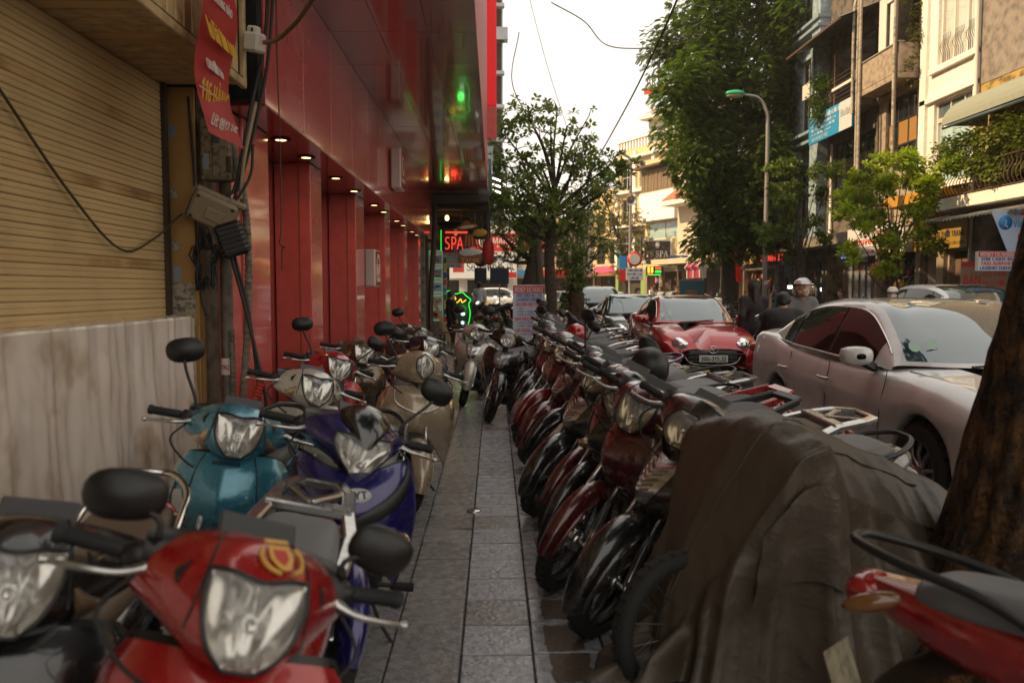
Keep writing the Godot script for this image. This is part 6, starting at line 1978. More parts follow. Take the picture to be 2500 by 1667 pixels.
	for q in ho:
		hwin(e, q[0], q[1], q[2], q[3], 2, 2, fw, pd)
		hbox(e, "window_surround", q[0] - .12, q[1] + .12, q[3] + .003, q[3] + .18, -.02, .08, blue_w)
	for q in [[0, .35], [4.2, 4.95]]: hbox(e, "pilaster", q[0], q[1], 3.4, 13.5, .0, .35, blue_w)
	for y in [6.9, 7.25, 10.9, 11.2]: hbox(e, "cornice", -.05, 5.0, y, y + .12, -.02, .45, mt("plaster_blue_dark", L(.18, .23, .27), .8))
	for q in [[1.9, 6.3], [3.4, 8.6]]: hbox(e, "air_conditioner", q[0], q[0] + .7, q[1], q[1] + .55, .02, .36, fw)
	hbox(e, "awning_fascia", .2, 4.9, 2.98, 3.30, .0, .9, mt("awning_grey"))
	hwall(e, "ground_wall", 4.95, 0, 3.38, [[.2, 2.3, .05, 2.6], [2.6, 4.75, .05, 2.6]], mt("house_brown"))
	sign_board("grey shop sign with large red letters under the blue house awning", P(11.3, 33.4, 2.78), -80, 2.5, .62, mt("awning_grey"), [["BÁNH ÍT", .1, .06, 1.8, .34, mt("neon_red")], ["đặc sản Hà Nội", .1, -.20, 1.2, .10, mt("black_ink"), "Droid Sans"]])
	goods(e, .3, 4.6, .6, 2.4, -.45, 40, 8, [L(.02, .015, .012), L(.05, .03, .02), L(.3, .03, .02), L(.12, .08, .05), L(.35, .3, .25), L(.02, .02, .03)])
	for q in [[1.0, 1.55], [3.2, 1.6], [4.4, 1.45]]: hbox(e, "shop_lamp", q[0], q[0] + .25, q[1], q[1] + .12, -.2, -.1, mt("tube_light"), .002)
	# --- behind the great tree
	var f := house("ochre_shop", "ochre shop house with yellow letters behind the great tree", 12, 39.4, -90, 4.75, 9.0, 6, mt("plaster_ochre", L(.33, .22, .09), .85, 0, {"t": "grime", "s": .5, "w": true}))
	hwall(f, "front_wall", 4.75, 2.6, 9.0, [[.6, 1.8, 4.6, 6.4], [2.8, 4.0, 4.6, 6.4]], mt("plaster_ochre"))
	for q in [.6, 2.8]: hwin(f, q, q + 1.2, 4.6, 6.4, 2, 1, mt("frame_brown"), pd)
	hwall(f, "ground_wall", 4.75, 0, 2.59, [[.2, 4.5, .05, 2.4]], mt("house_brown"))
	sign_board("ochre fascia with glowing yellow shop letters behind the lamp post", P(11.75, 37.2, 3.15), -90, 3.8, .95, mt("sign_ochre", L(.30, .19, .06), .7), [["PHỞ HÀ NỘI", .3, .05, 2.6, .45, mt("neon_yellow")]], {"bands": [[-1.55, 0, .5, .6, mt("red_ink")]]})
	goods(f, .3, 4.4, .5, 2.2, -.45, 36, 11, [L(.4, .02, .02), L(.02, .02, .02), L(.3, .25, .2), L(.35, .2, .03), L(.12, .05, .03)])
	hbox(f, "lit_panel", .3, 1.2, .2, 2.0, -.4, -.35, mt("lit_amber", L(.5, .3, .05), .6, 0, {"e": [1.0, .5, .06, .5]}))
	far_street(plaster_w)

func shop_front(root: Node, w: float, seed_: int, cols: Array):
	hbox(root, "shop_back", .1, w - .1, .05, 2.7, -.88, -.85, mt("shop_dark"))
	goods(root, .3, w - .3, .5, 2.4, -.6, 26, seed_, cols)

func far_street(plaster_w: Material):
	var pd := mt("pane_dark"); var ps := mt("pane_sky"); var fw := mt("frame_white"); var fb := mt("frame_brown")
	var cream := mt("plaster_cream", L(.62, .47, .25), .85, 0, {"t": "soft", "s": .5, "w": true})
	var pale := mt("plaster_pale", L(.60, .50, .38), .85, 0, {"t": "soft", "s": .5, "w": true})
	var mix := [L(.4, .02, .03), L(.5, .1, .25), L(.3, .3, .32), L(.05, .05, .08), L(.4, .2, .03), L(.06, .15, .3)]
	# red-tiled house half hidden by the great tree, with the pale blue bay beside it
	var a := house("tiled_house", "pale house with red tiled skirt roof beside the great tree", 11.3, 50.6, -72, 6.2, 11, 5, pale)
	hwall(a, "front_wall", 6.2, 3.2, 11, [[2.2, 3.4, 8.6, 10.4], [2.2, 3.4, 4.6, 6.2]], pale)
	hwin(a, 2.2, 3.4, 8.6, 10.4, 2, 2, fb, pd); hwin(a, 2.2, 3.4, 4.6, 6.2, 2, 1, fb, pd)
	hbox(a, "window_sill", 2.0, 3.6, 8.2, 8.55, .0, .2, pale)
	for r in 4:
		for i in 21: part(a, "roof_tile", B1(Vector3(.27, .05, .34), .02), mt("tile_orange", L(.42, .15, .07), .8, 0, {"t": "mottle", "s": 2.0, "w": true}), X(Vector3(.15 + i * .29, 7.55 - r * .20, .25 + r * .27), Vector3(.62, 0, 0)))
	hbox(a, "eave", .0, 6.2, 6.55, 6.78, .0, 1.25, plaster_w)
	hbox(a, "awning", 0, 6.2, 3.0, 3.3, .0, 1.8, mt("awning_cream", L(.55, .42, .25), .8))
	hwall(a, "ground_wall", 6.2, 0, 2.99, [[.2, 2.6, .05, 2.6], [3.0, 6.0, .05, 2.6]], mt("frame_brown"))
	shop_front(a, 6.2, 21, mix)
	var b := house("blue_bay", "small pale blue panelled house under the great tree", 13.0, 46.0, -84, 3.2, 9.2, 4, mt("bay_blue", L(.36, .44, .52), .7, 0, {"t": "soft", "s": .6, "w": true}))
	hwall(b, "front_wall", 3.2, 5.6, 9.2, [[.3, 2.9, 6.0, 8.6]], mt("bay_blue"))
	hwin(b, .3, 2.9, 6.0, 8.6, 5, 1, mt("bay_blue"), ps)
	hwall(b, "lower_wall", 3.2, 2.9, 5.59, [[.4, 2.8, 3.3, 5.0]], fw)
	hwin(b, .4, 2.8, 3.3, 5.0, 3, 2, mt("frame_dark"), fw)
	hwall(b, "ground_wall", 3.2, 0, 2.89, [[.2, 3.0, .05, 2.6]], mt("frame_brown"))
	shop_front(b, 3.2, 22, mix)
	# the corner house with white board, curtained balcony and spa sign
	var c := house("spa_house", "cream corner house with blank white board and curtained balcony", 10.55, 57.4, -68, 4.6, 10.4, 6, cream, -1.4)
	hwall(c, "front_wall", 4.6, 3.0, 10.4, [[.3, 4.3, 4.9, 6.05], [.4, 4.2, 8.0, 9.6]], cream)
	hbox(c, "white_board", .05, 4.3, 6.15, 8.0, .02, .55, mt("board_white", L(.80, .78, .74), .6))
	hwin(c, .3, 4.3, 4.9, 6.05, 2, 1, fw, mt("pane_clear"), -.1, .05, mt("curtain_teal"))
	hbox(c, "balcony_roof", -.2, 4.6, 9.7, 9.85, .0, 1.0, mt("frame_brown"))
	var g := G.new(); var rows := []
	for e in [8.05, 9.6]:
		var row := PackedVector3Array()
		for i in 121: row.append(Vector3(.2 + 4.0 * i / 120.0, e, .45 + .05 * sin(i * .9) + .03 * sin(i * .37)))
		rows.append(row)
	part(c, "curtain", g.grid(rows), mt("curtain_brown", L(.30, .21, .13), .8, 0, {"t": "mottle", "s": Vector3(4, .3, 4)}))
	hbox(c, "balcony_rail", .1, 4.3, 8.0, 8.1, .40, .55, fw)
	hwall(c, "ground_wall", 4.6, 0, 2.99, [[.3, 1.8, .05, 2.7], [2.2, 4.4, .05, 2.7]], mt("column_beige"))
	shop_front(c, 4.6, 23, mix)
	sign_board("dark spa sign with white letters and serrated white frame", P(10.9, 54.8, 4.0), -25, 2.0, 1.62, mt("board_white"), [["FS SPA", 0, -.12, 1.5, .42, mt("board_white"), "Droid Serif Bold"], ["Refresh & relax", 0, -.42, 1.0, .12, mt("board_white"), "Droid Serif"], ["096 794 54 48", -.45, -.72, .6, .08, mt("black_ink")]], {"bands": [[0, .10, 1.75, 1.22, mt("sign_umber", L(.055, .04, .035), .6)]], "th": .3})
	var eg := thing("spa_emblem", "white oval emblem above the spa letters", "emblem", P(10.9, 54.78, 4.45), deg_to_rad(-25))
	part(eg, "oval", G.new().lathe([[0, .012], [.2, .012], [.2, 0]], 24, Transform3D(Basis(Vector3.RIGHT, PI / 2) * Basis.from_scale(Vector3(.8, 1, 1.1)), Vector3(0, 0, .0))), mt("board_white"))
	var led := thing("led_board", "small exchange board with glowing yellow, red and green digits", "sign", P(10.6, 54.0, 2.72), deg_to_rad(-20))
	part(led, "board", G.new(false).cbox(Vector3.ZERO, Vector3(1.15, .62, .12), .02), mt("car_black"))
	for q in [[-.40, .08, .16, .40, "neon_yellow"], [-.18, .08, .16, .40, "neon_yellow"], [.22, .18, .40, .14, "neon_red"], [-.28, -.2, .3, .1, "neon_red"], [.22, -.04, .40, .16, "neon_green"], [-.05, -.25, .9, .07, "neon_green"]]:
		part(led, "digit_block", G.new(false).cbox(Vector3(q[0], q[1], .064), Vector3(q[2], q[3], .01), .003), mt(q[4]))
	sign_board("dark blue street name plate on the corner", P(11.2, 49.5, 3.25), -10, 1.35, .62, mt("blue_ink"), [["PHỐ", 0, .16, .3, .12, mt("sign_cloth")], ["ĐINH LIỆT", 0, -.08, 1.05, .22, mt("sign_cloth")]])
	# yellow house with balustrade
	var d := house("yellow_house", "sunlit yellow house with arched parapet and green shutters", 9.85, 66.5, -66, 8.2, 12.4, 6, cream)
	var ho := []
	for fl in [[3.6, 5.6], [6.6, 8.6], [9.4, 11.2]]:
		for x0 in [.8, 3.3, 5.8]: ho.append([x0, x0 + 1.3, fl[0], fl[1]])
	hwall(d, "front_wall", 8.2, 3.0, 12.4, ho, cream)
	for q in ho:
		hwin(d, q[0], q[1], q[2], q[3], 2, 2, fw, pd)
		if q[2] < 4.0:
			for sx in [q[0] - .62, q[1] + .02]: hbox(d, "shutter", sx, sx + .6, q[2], q[3], .02, .08, mt("shutter_green", L(.02, .16, .11), .6))
	for i in 4: hbox(d, "pilaster", .1 + i * 2.5, .45 + i * 2.5, 3.0, 12.2, .0, .18, plaster_w)
	for y in [6.0, 9.0, 11.6]: hbox(d, "cornice", -.05, 8.25, y, y + .2, .0, .4, plaster_w)
	for i in 20: part(d, "baluster", B1(Vector3(.16, .7, .16), .03), plaster_w, X(Vector3(.25 + i * .405, 12.75, -.1)))
	hbox(d, "parapet_rail", 0, 8.2, 13.1, 13.25, -.25, .05, plaster_w)
	hbox(d, "balcony", .3, 7.9, 6.3, 6.42, .0, .9, plaster_w)
	for i in 26: part(d, "balcony_bar", G.new().tube([Vector3(.35 + i * .3, 6.42, .85), Vector3(.35 + i * .3, 7.3, .85)], .02, 5), mt("rusty_iron"))
	hwall(d, "ground_wall", 8.2, 0, 2.99, [[.4, 3.6, .05, 2.7], [4.2, 7.8, .05, 2.7]], mt("shopfront_green", L(.20, .30, .10), .7))
	shop_front(d, 8.2, 24, mix)
	# glass-topped house behind with an orange roof sheet
	var e := house("glass_top_house", "taller house with glazed top floor and orange awning roof", 12.6, 67.5, -55, 7.5, 15.2, 8, mt("plaster_light", L(.58, .54, .48), .8, 0, {"t": "soft", "s": .5, "w": true}))
	hwall(e, "front_wall", 7.5, 8.0, 15.2, [[.4, 7.1, 11.6, 14.6]], mt("plaster_light"))
	hwin(e, .4, 7.1, 11.6, 14.6, 5, 1, fb, ps)
	hbox(e, "flat_roof", -.3, 7.8, 15.2, 15.5, -6, .9, plaster_w)
	for i in 10: part(e, "orange_sheet", B1(Vector3(.68, .06, 3.0), .02), mt("orange_sheet", L(.70, .27, .01), .6), X(Vector3(.4 + i * .74, 16.2, -1.0), Vector3(.3, 0, 0)))
	for i in 4: part(e, "roof_post", B1(Vector3(.1, 1.2, .1)), fw, X(Vector3(.4 + i * 2.2, 15.9, .1)))
	sign_board("rooftop letters against the sky on the glazed house", P(14.4, 66.5, 17.6), -30, 5.0, .5, mt("red_ink"), [["ARTISTS HOTEL", 0, .75, 4.6, .9, mt("frame_brown")]])
	# plain houses that close the view down the street
	var cs := [cream, pale, mt("plaster_rose", L(.50, .33, .24), .85, 0, {"t": "soft", "s": .5, "w": true}), mt("plaster_light"), mt("plaster_ochre")]
	var far := [[9.2, 76.5, -62, 7, 10.5, "ochre far house with pink signboard down the street"], [8.2, 84, -50, 7, 9.5, "rose far house with awning down the street"], [4.2, 88, -25, 7, 9.0, "cream far house closing the street view"], [-1.2, 90, -8, 6, 9.0, "pale far house behind the junction"], [-7, 89, 0, 6, 10.0, "light far house left of the junction"]]
	for i in far.size():
		var q: Array = far[i]
		var h := house("far_house", q[5], q[0], q[1], q[2], q[3], q[4], 6, cs[i])
		var hs := []
		for y in [3.8, 6.6]:
			for k in 3: hs.append([.6 + k * 2.0, 1.9 + k * 2.0, y, y + 1.7])
		hs = hs.filter(func(z): return z[1] < q[3] - .2)
		hwall(h, "front_wall", q[3], 2.9, q[4], hs, cs[i])
		for z in hs: hwin(h, z[0], z[1], z[2], z[3], 2, 1, fw if i % 2 else fb, pd)
		hwall(h, "ground_wall", q[3], 0, 2.89, [[.3, q[3] - .3, .05, 2.6]], mt("frame_brown"))
		shop_front(h, q[3], 40 + i, mix)
		hbox(h, "awning", .1, q[3] - .1, 2.7, 2.88, .0, 1.4, [mt("tile_orange"), mt("awning_cream"), mt("red_ink"), mt("awning_grey"), mt("awning_cream")][i])
		hbox(h, "fascia_sign", .4, q[3] - .4, 3.0, 3.6, .05, .15, [mt("pink_board", L(.55, .08, .2), .6), mt("sign_cloth"), mt("red_ink"), mt("sky_ink"), mt("red_ink")][i])
	# bank and its red roof sign on the left of the junction
	var bk := house("bank", "white bank branch with red fascia beyond the junction", -5.2, 61, -4, 6.6, 6.2, 6, plaster_w)
	hwall(bk, "front_wall", 6.6, 0, 6.2, [[.4, 2.6, .1, 2.2], [3.2, 6.2, .1, 2.2]], plaster_w)
	hwin(bk, .4, 2.6, .1, 2.2, 2, 1, mt("frame_dark"), pd); hwin(bk, 3.2, 6.2, .1, 2.2, 3, 1, mt("frame_dark"), pd)
	hbox(bk, "flat_canopy", -.1, 6.8, 3.9, 4.2, .0, 1.4, plaster_w)
	sign_board("white bank fascia reading SeABank", P(-.9, 59.4, 3.05), -4, 5.0, 1.5, mt("board_white"), [["SeABank", .2, .1, 2.6, .62, mt("black_ink"), "Droid Serif"]], {"bands": [[-1.7, .1, .8, .8, mt("red_ink")], [1.9, -.5, 1.2, .4, mt("red_ink")]]})
	sign_board("red rooftop bank sign with white ring emblem", P(.1, 60.4, 4.95), -4, 7.2, 1.3, mt("sign_red"), [["MARITIME", 1.0, .12, 2.4, .42, mt("sign_white")], ["BANK BRANCH", 1.0, -.30, 1.8, .16, mt("sign_white")]], {"bands": [[-.9, 0, .7, .7, mt("sign_white")], [-.9, 0, .5, .5, mt("sign_red")]]})
	# grey tower over the roofs on the left
	var tw := house("tower_block", "tall blue-grey tower rising beyond the red blade sign", -7.5, 76, 0, 8.3, 42, 8, mt("tower_grey", L(.34, .38, .43), .7, 0, {"t": "soft", "s": .2, "w": true}))
	for k in 12: hbox(tw, "floor_band", -.1, 8.45, 6 + k * 3.0, 6.3 + k * 3.0, -.4, .35, mt("tower_grey"))
	for k in 12:
		for i in 3: hbox(tw, "window", 1.0 + i * 2.4, 2.6 + i * 2.4, 7 + k * 3.0, 8.6 + k * 3.0, .0, .05, ps, .002)
	for k in [2, 6, 8]: hbox(tw, "balcony", 7.6, 8.75, 6 + k * 3.0, 7.1 + k * 3.0, -.6, .6, mt("tower_grey"))

# ---------- people: one continuous skin from a field of tapered bones, clothes as fields of their own
# bones: [a, ra, b, rb]
func field_mesh(bones: Array, cell: float, k: float) -> G:
	var lo := Vector3(1e3, 1e3, 1e3)
	var hi := -lo
	for b in bones:
		for q in [[b[0], b[1]], [b[2], b[3]]]:
			var r: float = q[1] + cell * 2.5
			lo = lo.min(q[0] - Vector3(r, r, r)); hi = hi.max(q[0] + Vector3(r, r, r))
	var n := Vector3i(((hi - lo) / cell).ceil()) + Vector3i.ONE
	var sy := n.x
	var sz := n.x * n.y
	var f := PackedFloat32Array()
	f.resize(sz * n.z); f.fill(1.0)
	for b in bones:
		var a: Vector3 = b[0]; var ba: Vector3 = b[2] - a
		var l2 := maxf(ba.length_squared(), 1e-8)
		var ra: float = b[1]; var dr: float = b[3] - ra
		var m := maxf(ra, b[3]) + k + cell * 1.5
		var i0 := Vector3i(((a.min(b[2]) - Vector3(m, m, m) - lo) / cell).floor()).clamp(Vector3i.ZERO, n - Vector3i.ONE)
		var i1 := Vector3i(((a.max(b[2]) + Vector3(m, m, m) - lo) / cell).ceil()).clamp(Vector3i.ZERO, n - Vector3i.ONE)
		for z in range(i0.z, i1.z + 1):
			for y in range(i0.y, i1.y + 1):
				var at := z * sz + y * sy
				for x in range(i0.x, i1.x + 1):
					var p := lo + Vector3(x, y, z) * cell - a
					var t := clampf(p.dot(ba) / l2, 0.0, 1.0)
					var d := (p - ba * t).length() - ra - dr * t
					var e := f[at + x]
					var h := k - absf(d - e)
					f[at + x] = minf(d, e) - (h * h / (4.0 * k) if h > 0.0 else 0.0)
	var ids := PackedInt32Array()
	ids.resize(f.size()); ids.fill(-1)
	var vs := PackedVector3Array()
	var off := [0, 1, sy, sy + 1, sz, sz + 1, sz + sy, sz + sy + 1]
	var ed := [[0, 1], [2, 3], [4, 5], [6, 7], [0, 2], [1, 3], [4, 6], [5, 7], [0, 4], [1, 5], [2, 6], [3, 7]]
	for z in n.z - 1:
		for y in n.y - 1:
			var at := z * sz + y * sy
			for x in n.x - 1:
				var c := at + x
				var s0 := f[c] < 0.0
				if (f[c + 1] < 0.0) == s0 and (f[c + sy] < 0.0) == s0 and (f[c + sy + 1] < 0.0) == s0 and (f[c + sz] < 0.0) == s0 and (f[c + sz + 1] < 0.0) == s0 and (f[c + sz + sy] < 0.0) == s0 and (f[c + sz + sy + 1] < 0.0) == s0: continue
				var sum := Vector3.ZERO
				var cnt := 0
				for e in ed:
					var d0 := f[c + off[e[0]]]; var d1 := f[c + off[e[1]]]
					if (d0 < 0.0) == (d1 < 0.0): continue
					var t := d0 / (d0 - d1)
					var q0 := Vector3(e[0] & 1, (e[0] >> 1) & 1, e[0] >> 2)
					var q1 := Vector3(e[1] & 1, (e[1] >> 1) & 1, e[1] >> 2)
					sum += q0.lerp(q1, t); cnt += 1
				ids[c] = vs.size()
				vs.append(lo + (Vector3(x, y, z) + sum / cnt) * cell)
	var g := G.new()
	for z in range(1, n.z - 1):
		for y in range(1, n.y - 1):
			for x in range(1, n.x - 1):
				var c := z * sz + y * sy + x
				var s := f[c] < 0.0
				for q in [[1, sy, sz], [sy, sz, 1], [sz, 1, sy]]:
					if (f[c + q[0]] < 0.0) == s: continue
					var a := ids[c]; var b := ids[c - q[1]]; var d := ids[c - q[1] - q[2]]; var e := ids[c - q[2]]
					if a < 0 or b < 0 or d < 0 or e < 0: continue
					if s: g.quad(vs[a], vs[b], vs[d], vs[e])
					else: g.quad(vs[a], vs[e], vs[d], vs[b])
	return g

func joints(pose: String) -> Dictionary:
	var j := {"pelvis": Vector3(0, .93, 0), "waist": Vector3(0, 1.06, .0), "chest": Vector3(0, 1.24, .0), "neck": Vector3(0, 1.43, -.01), "head": Vector3(0, 1.585, .015)}
	for s in [-1, 1]:
		j["sh%d" % s] = Vector3(s * .175, 1.375, -.01); j["el%d" % s] = Vector3(s * .225, 1.10, -.02); j["wr%d" % s] = Vector3(s * .235, .86, .05)
		j["hp%d" % s] = Vector3(s * .09, .90, 0); j["kn%d" % s] = Vector3(s * .10, .49, .03); j["an%d" % s] = Vector3(s * .10, .09, -.01)
	match pose:
		"walk":
			j["kn1"] = Vector3(.10, .51, .16); j["an1"] = Vector3(.10, .11, .17); j["kn-1"] = Vector3(-.10, .49, -.05); j["an-1"] = Vector3(-.10, .16, -.28)
			j["el1"] = Vector3(.23, 1.11, -.12); j["wr1"] = Vector3(.23, .88, -.04); j["el-1"] = Vector3(-.23, 1.11, .04); j["wr-1"] = Vector3(-.22, .90, .17)
		"ride", "sit":
			var up := Vector3(0, -.13, -.05) if pose == "ride" else Vector3(0, -.42, 0)
			for key in ["pelvis", "waist", "chest", "neck", "head"]: j[key] += up
			j.chest += Vector3(0, 0, .07); j.neck += Vector3(0, -.02, .13); j.head += Vector3(0, -.03, .17)
			for s in [-1, 1]:
				j["sh%d" % s] += up + Vector3(0, -.02, .11)
				j["el%d" % s] = Vector3(s * .29, 1.07, .24) + up; j["wr%d" % s] = Vector3(s * .30, 1.06, .47) + up
				j["hp%d" % s] += up
				j["kn%d" % s] = Vector3(s * .17, .60, .38) if pose == "ride" else Vector3(s * .14, .48, .42)
				j["an%d" % s] = Vector3(s * .19, .30, .20) if pose == "ride" else Vector3(s * .12, .09, .36)
			if pose == "sit":
				for s in [-1, 1]:
					j["el%d" % s] = Vector3(s * .24, .72, .10); j["wr%d" % s] = Vector3(s * .18, .58, .32)
	return j

func hand_bones(w: Vector3, dir: Vector3, s: float, curl: float) -> Array:
	var o := []
	var side := dir.cross(Vector3(s, 0, 0)).normalized()
	if side.length() < .5: side = Vector3(0, 0, 1)
	var palm := dir.cross(side).normalized() * -s
	o.append([w, .026, w + dir * .075, .03])
	for i in 4:
		var b := w + dir * .08 + side * (.027 - .018 * i)
		var l: float = [.068, .076, .07, .055][i]
		var d2 := (dir + palm * curl).normalized()
		var d3 := (dir + palm * curl * 3.0).normalized()
		o.append([b, .0095, b + d2 * l * .5, .0088]); o.append([b + d2 * l * .5, .0088, b + d2 * l * .5 + d3 * l * .5, .0075])
	var tb := w + dir * .03 + side * .028
	o.append([tb, .012, tb + (dir + side * .9 + palm * .3).normalized() * .035, .0105]); o.append([tb + (dir + side * .9 + palm * .3).normalized() * .035, .0105, tb + (dir * 1.5 + side * .7 + palm * .5).normalized() * .062, .008])
	return o

func body_set(pose: String, fat: float) -> String:
	var key := "body_%s_%.2f" % [pose, fat]
	if mesh_of.has(key): return key
	var j := joints(pose)
	var f := fat
	var skin := [[j.pelvis, .12, j.waist, .11], [j.waist, .11, j.chest, .125], [j.chest, .12, j.neck, .06], [j.neck, .052, j.head - Vector3(0, .05, .01), .055]]
	var top := [[j.pelvis + Vector3(-.05, .0, 0), .125 * f, j.pelvis + Vector3(.05, 0, 0), .125 * f], [j.pelvis, .135 * f, j.waist, .125 * f], [j.waist, .13 * f, j.chest, .145 * f], [j.chest + Vector3(-.07, .04, 0), .115 * f, j.chest + Vector3(.07, .04, 0), .115 * f], [j["sh-1"], .075 * f, j["sh1"], .075 * f], [j.chest, .13 * f, j.neck - Vector3(0, .04, 0), .075]]
	var low := [[j.pelvis + Vector3(-.05, -.02, 0), .125, j.pelvis + Vector3(.05, -.02, 0), .125]]
	var shoe := []
	for s in [-1, 1]:
		var sh: Vector3 = j["sh%d" % s]; var el: Vector3 = j["el%d" % s]; var wr: Vector3 = j["wr%d" % s]
		var hp: Vector3 = j["hp%d" % s]; var kn: Vector3 = j["kn%d" % s]; var an: Vector3 = j["an%d" % s]
		skin.append_array([[sh, .055, el, .042], [el, .042, wr, .028], [hp, .085, kn, .055], [kn, .055, an, .038]])
		skin.append([wr, .028, wr + (wr - el).normalized() * .08, .03])
		top.append_array([[sh, .068 * f, el, .056 * f], [el, .056 * f, wr - (wr - el).normalized() * .01, .044 * f]])
		low.append_array([[hp, .105, kn, .075], [kn, .072, an + Vector3(0, .0, 0), .058]])
		shoe.append_array([[an + Vector3(0, -.04, -.03), .045, an + Vector3(s * .01, -.052, .13), .036], [an, .042, an + Vector3(0, -.04, -.02), .045]])
	var g := field_mesh(skin, .017, .045)
	mesh_of[key] = g.done()
	var hg := []
	for s in [-1, 1]:
		var wr: Vector3 = j["wr%d" % s]
		hg.append_array(hand_bones(wr, (wr - (j["el%d" % s] as Vector3)).normalized(), s, .25 if pose in ["stand", "walk"] else .9))
	mesh_of[key + "hands"] = field_mesh(hg, .007, .006).done()
	mesh_of[key + "top"] = field_mesh(top, .017, .06).done()
	mesh_of[key + "low"] = field_mesh(low, .017, .05).done()
	mesh_of[key + "shoe"] = field_mesh(shoe, .012, .03).done()
	if not mesh_of.has("head"):
		var h := [[Vector3(0, .03, -.02), .088, Vector3(0, .035, .015), .082], [Vector3(0, -.02, .025), .066, Vector3(0, -.075, .045), .036], [Vector3(-.02, -.06, .04), .04, Vector3(.02, -.06, .04), .04], [Vector3(0, .01, .09), .012, Vector3(0, -.028, .112), .014], [Vector3(-.025, -.055, .083), .010, Vector3(.025, -.055, .083), .010], [Vector3(0, -.06, -.02), .055, Vector3(0, -.15, -.03), .052], [Vector3(-.03, .025, .082), .012, Vector3(.03, .025, .082), .012]]
		for s in [-1, 1]: h.append([Vector3(s * .082, .012, -.01), .014, Vector3(s * .085, -.03, -.002), .011])
		mesh_of["head"] = field_mesh(h, .009, .018).done()
		var hair := [[Vector3(0, .045, -.03), .092, Vector3(0, .055, .005), .09], [Vector3(-.045, .0, -.05), .06, Vector3(.045, .0, -.05), .06], [Vector3(0, -.04, -.065), .052, Vector3(0, .03, -.05), .085]]
		mesh_of["hair"] = field_mesh(hair, .010, .02).done()
		var lh := hair + [[Vector3(0, -.02, -.075), .06, Vector3(0, -.24, -.11), .05], [Vector3(-.06, -.0, -.03), .045, Vector3(-.07, -.2, -.06), .03], [Vector3(.06, .0, -.03), .045, Vector3(.07, -.2, -.06), .03]]
		mesh_of["longhair"] = field_mesh(lh, .011, .025).done()
		mesh_of["mask"] = field_mesh([[Vector3(0, -.03, .075), .045, Vector3(0, -.06, .070), .042], [Vector3(-.06, -.04, .02), .03, Vector3(.06, -.04, .02), .03]], .009, .04).done()
		mesh_of["eyes"] = G.new().ball(Vector3(-.031, .008, .077), Vector3(.012, .007, .008), 8, 6).ball(Vector3(.031, .008, .077), Vector3(.012, .007, .008), 8, 6).done()
	return key

func person(label: String, at: Vector3, yaw: float, pose: String, top: Material, low: Material, o := {}) -> Node3D:
	var root := thing("person", label, "person", at, deg_to_rad(yaw), o.get("group", ""))
	root.scale = Vector3.ONE * o.get("size", 1.0)
	var key := body_set(pose, o.get("fat", 1.0))
	var skin: Material = mt("skin", L(.42, .24, .15), .55, 0)
	var b := part(root, "body", mesh_of[key], skin)
	part(b, "hands", mesh_of[key + "hands"], o.get("gloves", skin))
	part(root, "trousers", mesh_of[key + "low"], low)
	part(root, "jacket" if o.has("fat") else "shirt", mesh_of[key + "top"], top)
	part(root, "shoes", mesh_of[key + "shoe"], o.get("shoes", mt("rubber")))
	var j := joints(pose)
	var hx := Transform3D(Basis.from_euler(Vector3(o.get("nod", 0.0), o.get("look", 0.0), 0)), j.head)
	var hd := part(b, "head", mesh_of["head"], skin, hx)
	hd.reparent(root, false) if false else null
	part(root, "eyes", mesh_of["eyes"], mt("eye_dark", L(.01, .008, .006), .2), hx)
	match o.get("hat", "hair"):
		"hair": part(root, "hair", mesh_of["hair"], mt("hair_black", L(.010, .008, .007), .5, 0, {"n": "fine", "ns": .6, "s": 6.0}), hx)
		"longhair": part(root, "hair", mesh_of["longhair"], mt("hair_black"), hx)
		"cap":
			part(root, "hair", mesh_of["longhair"], mt("hair_brown", L(.05, .022, .012), .5), hx)
			var c := part(root, "cap", G.new().lathe([[.0, .155], [.05, .15], [.09, .12], [.108, .07], [.108, .045]], 20, X(Vector3(0, 0, -.01))), mt("cap_white", L(.6, .59, .56), .7), hx)
			part(c, "peak", G.new().ball(Vector3(0, .052, .11), Vector3(.085, .010, .075), 14, 6), mt("cap_white"))
		"beanie": 
			part(root, "hair", mesh_of["longhair"], mt("hair_dark_brown", L(.022, .016, .013), .6), hx)
			part(root, "beanie", G.new().lathe([[0, .165], [.05, .16], [.095, .115], [.112, .05], [.112, .0], [.105, -.01]], 20, X(Vector3(0, 0, -.015))), mt("beanie_cloth", L(.028, .022, .019), .9, 0, {"n": "fine", "ns": .8, "s": 10.0}), hx)
		"helmet":
			var h := part(root, "helmet", G.new().lathe([[0, .17], [.06, .162], [.115, .115], [.138, .045]], 24, X(Vector3(0, 0, -.012))).lathe([[.138, .045], [.135, -.05], [.122, -.09]], 20, X(Vector3(0, 0, -.012)), PI - .3, TAU + .3), mt("helmet_silver", L(.40, .40, .42), .15, .4, {"coat": 1.0}), hx)
			part(h, "band", G.new().lathe([[.139, .075], [.142, .06], [.142, .045], [.1405, .04]], 24, X(Vector3(0, 0, -.012))), mt("car_black"))
			part(h, "visor", G.new().lathe([[.140, .06], [.158, .02], [.160, -.03], [.150, -.075]], 16, X(Vector3(0, .0, -.012)), .35, PI - .35), mt("visor_amber", L(.65, .30, .08), .08, 0, {"a": .22, "coat": 1.0}))
	if o.has("mask"): part(root, "face_mask", mesh_of["mask"], mt("mask_white", L(.62, .60, .60), .8), hx)
	return root

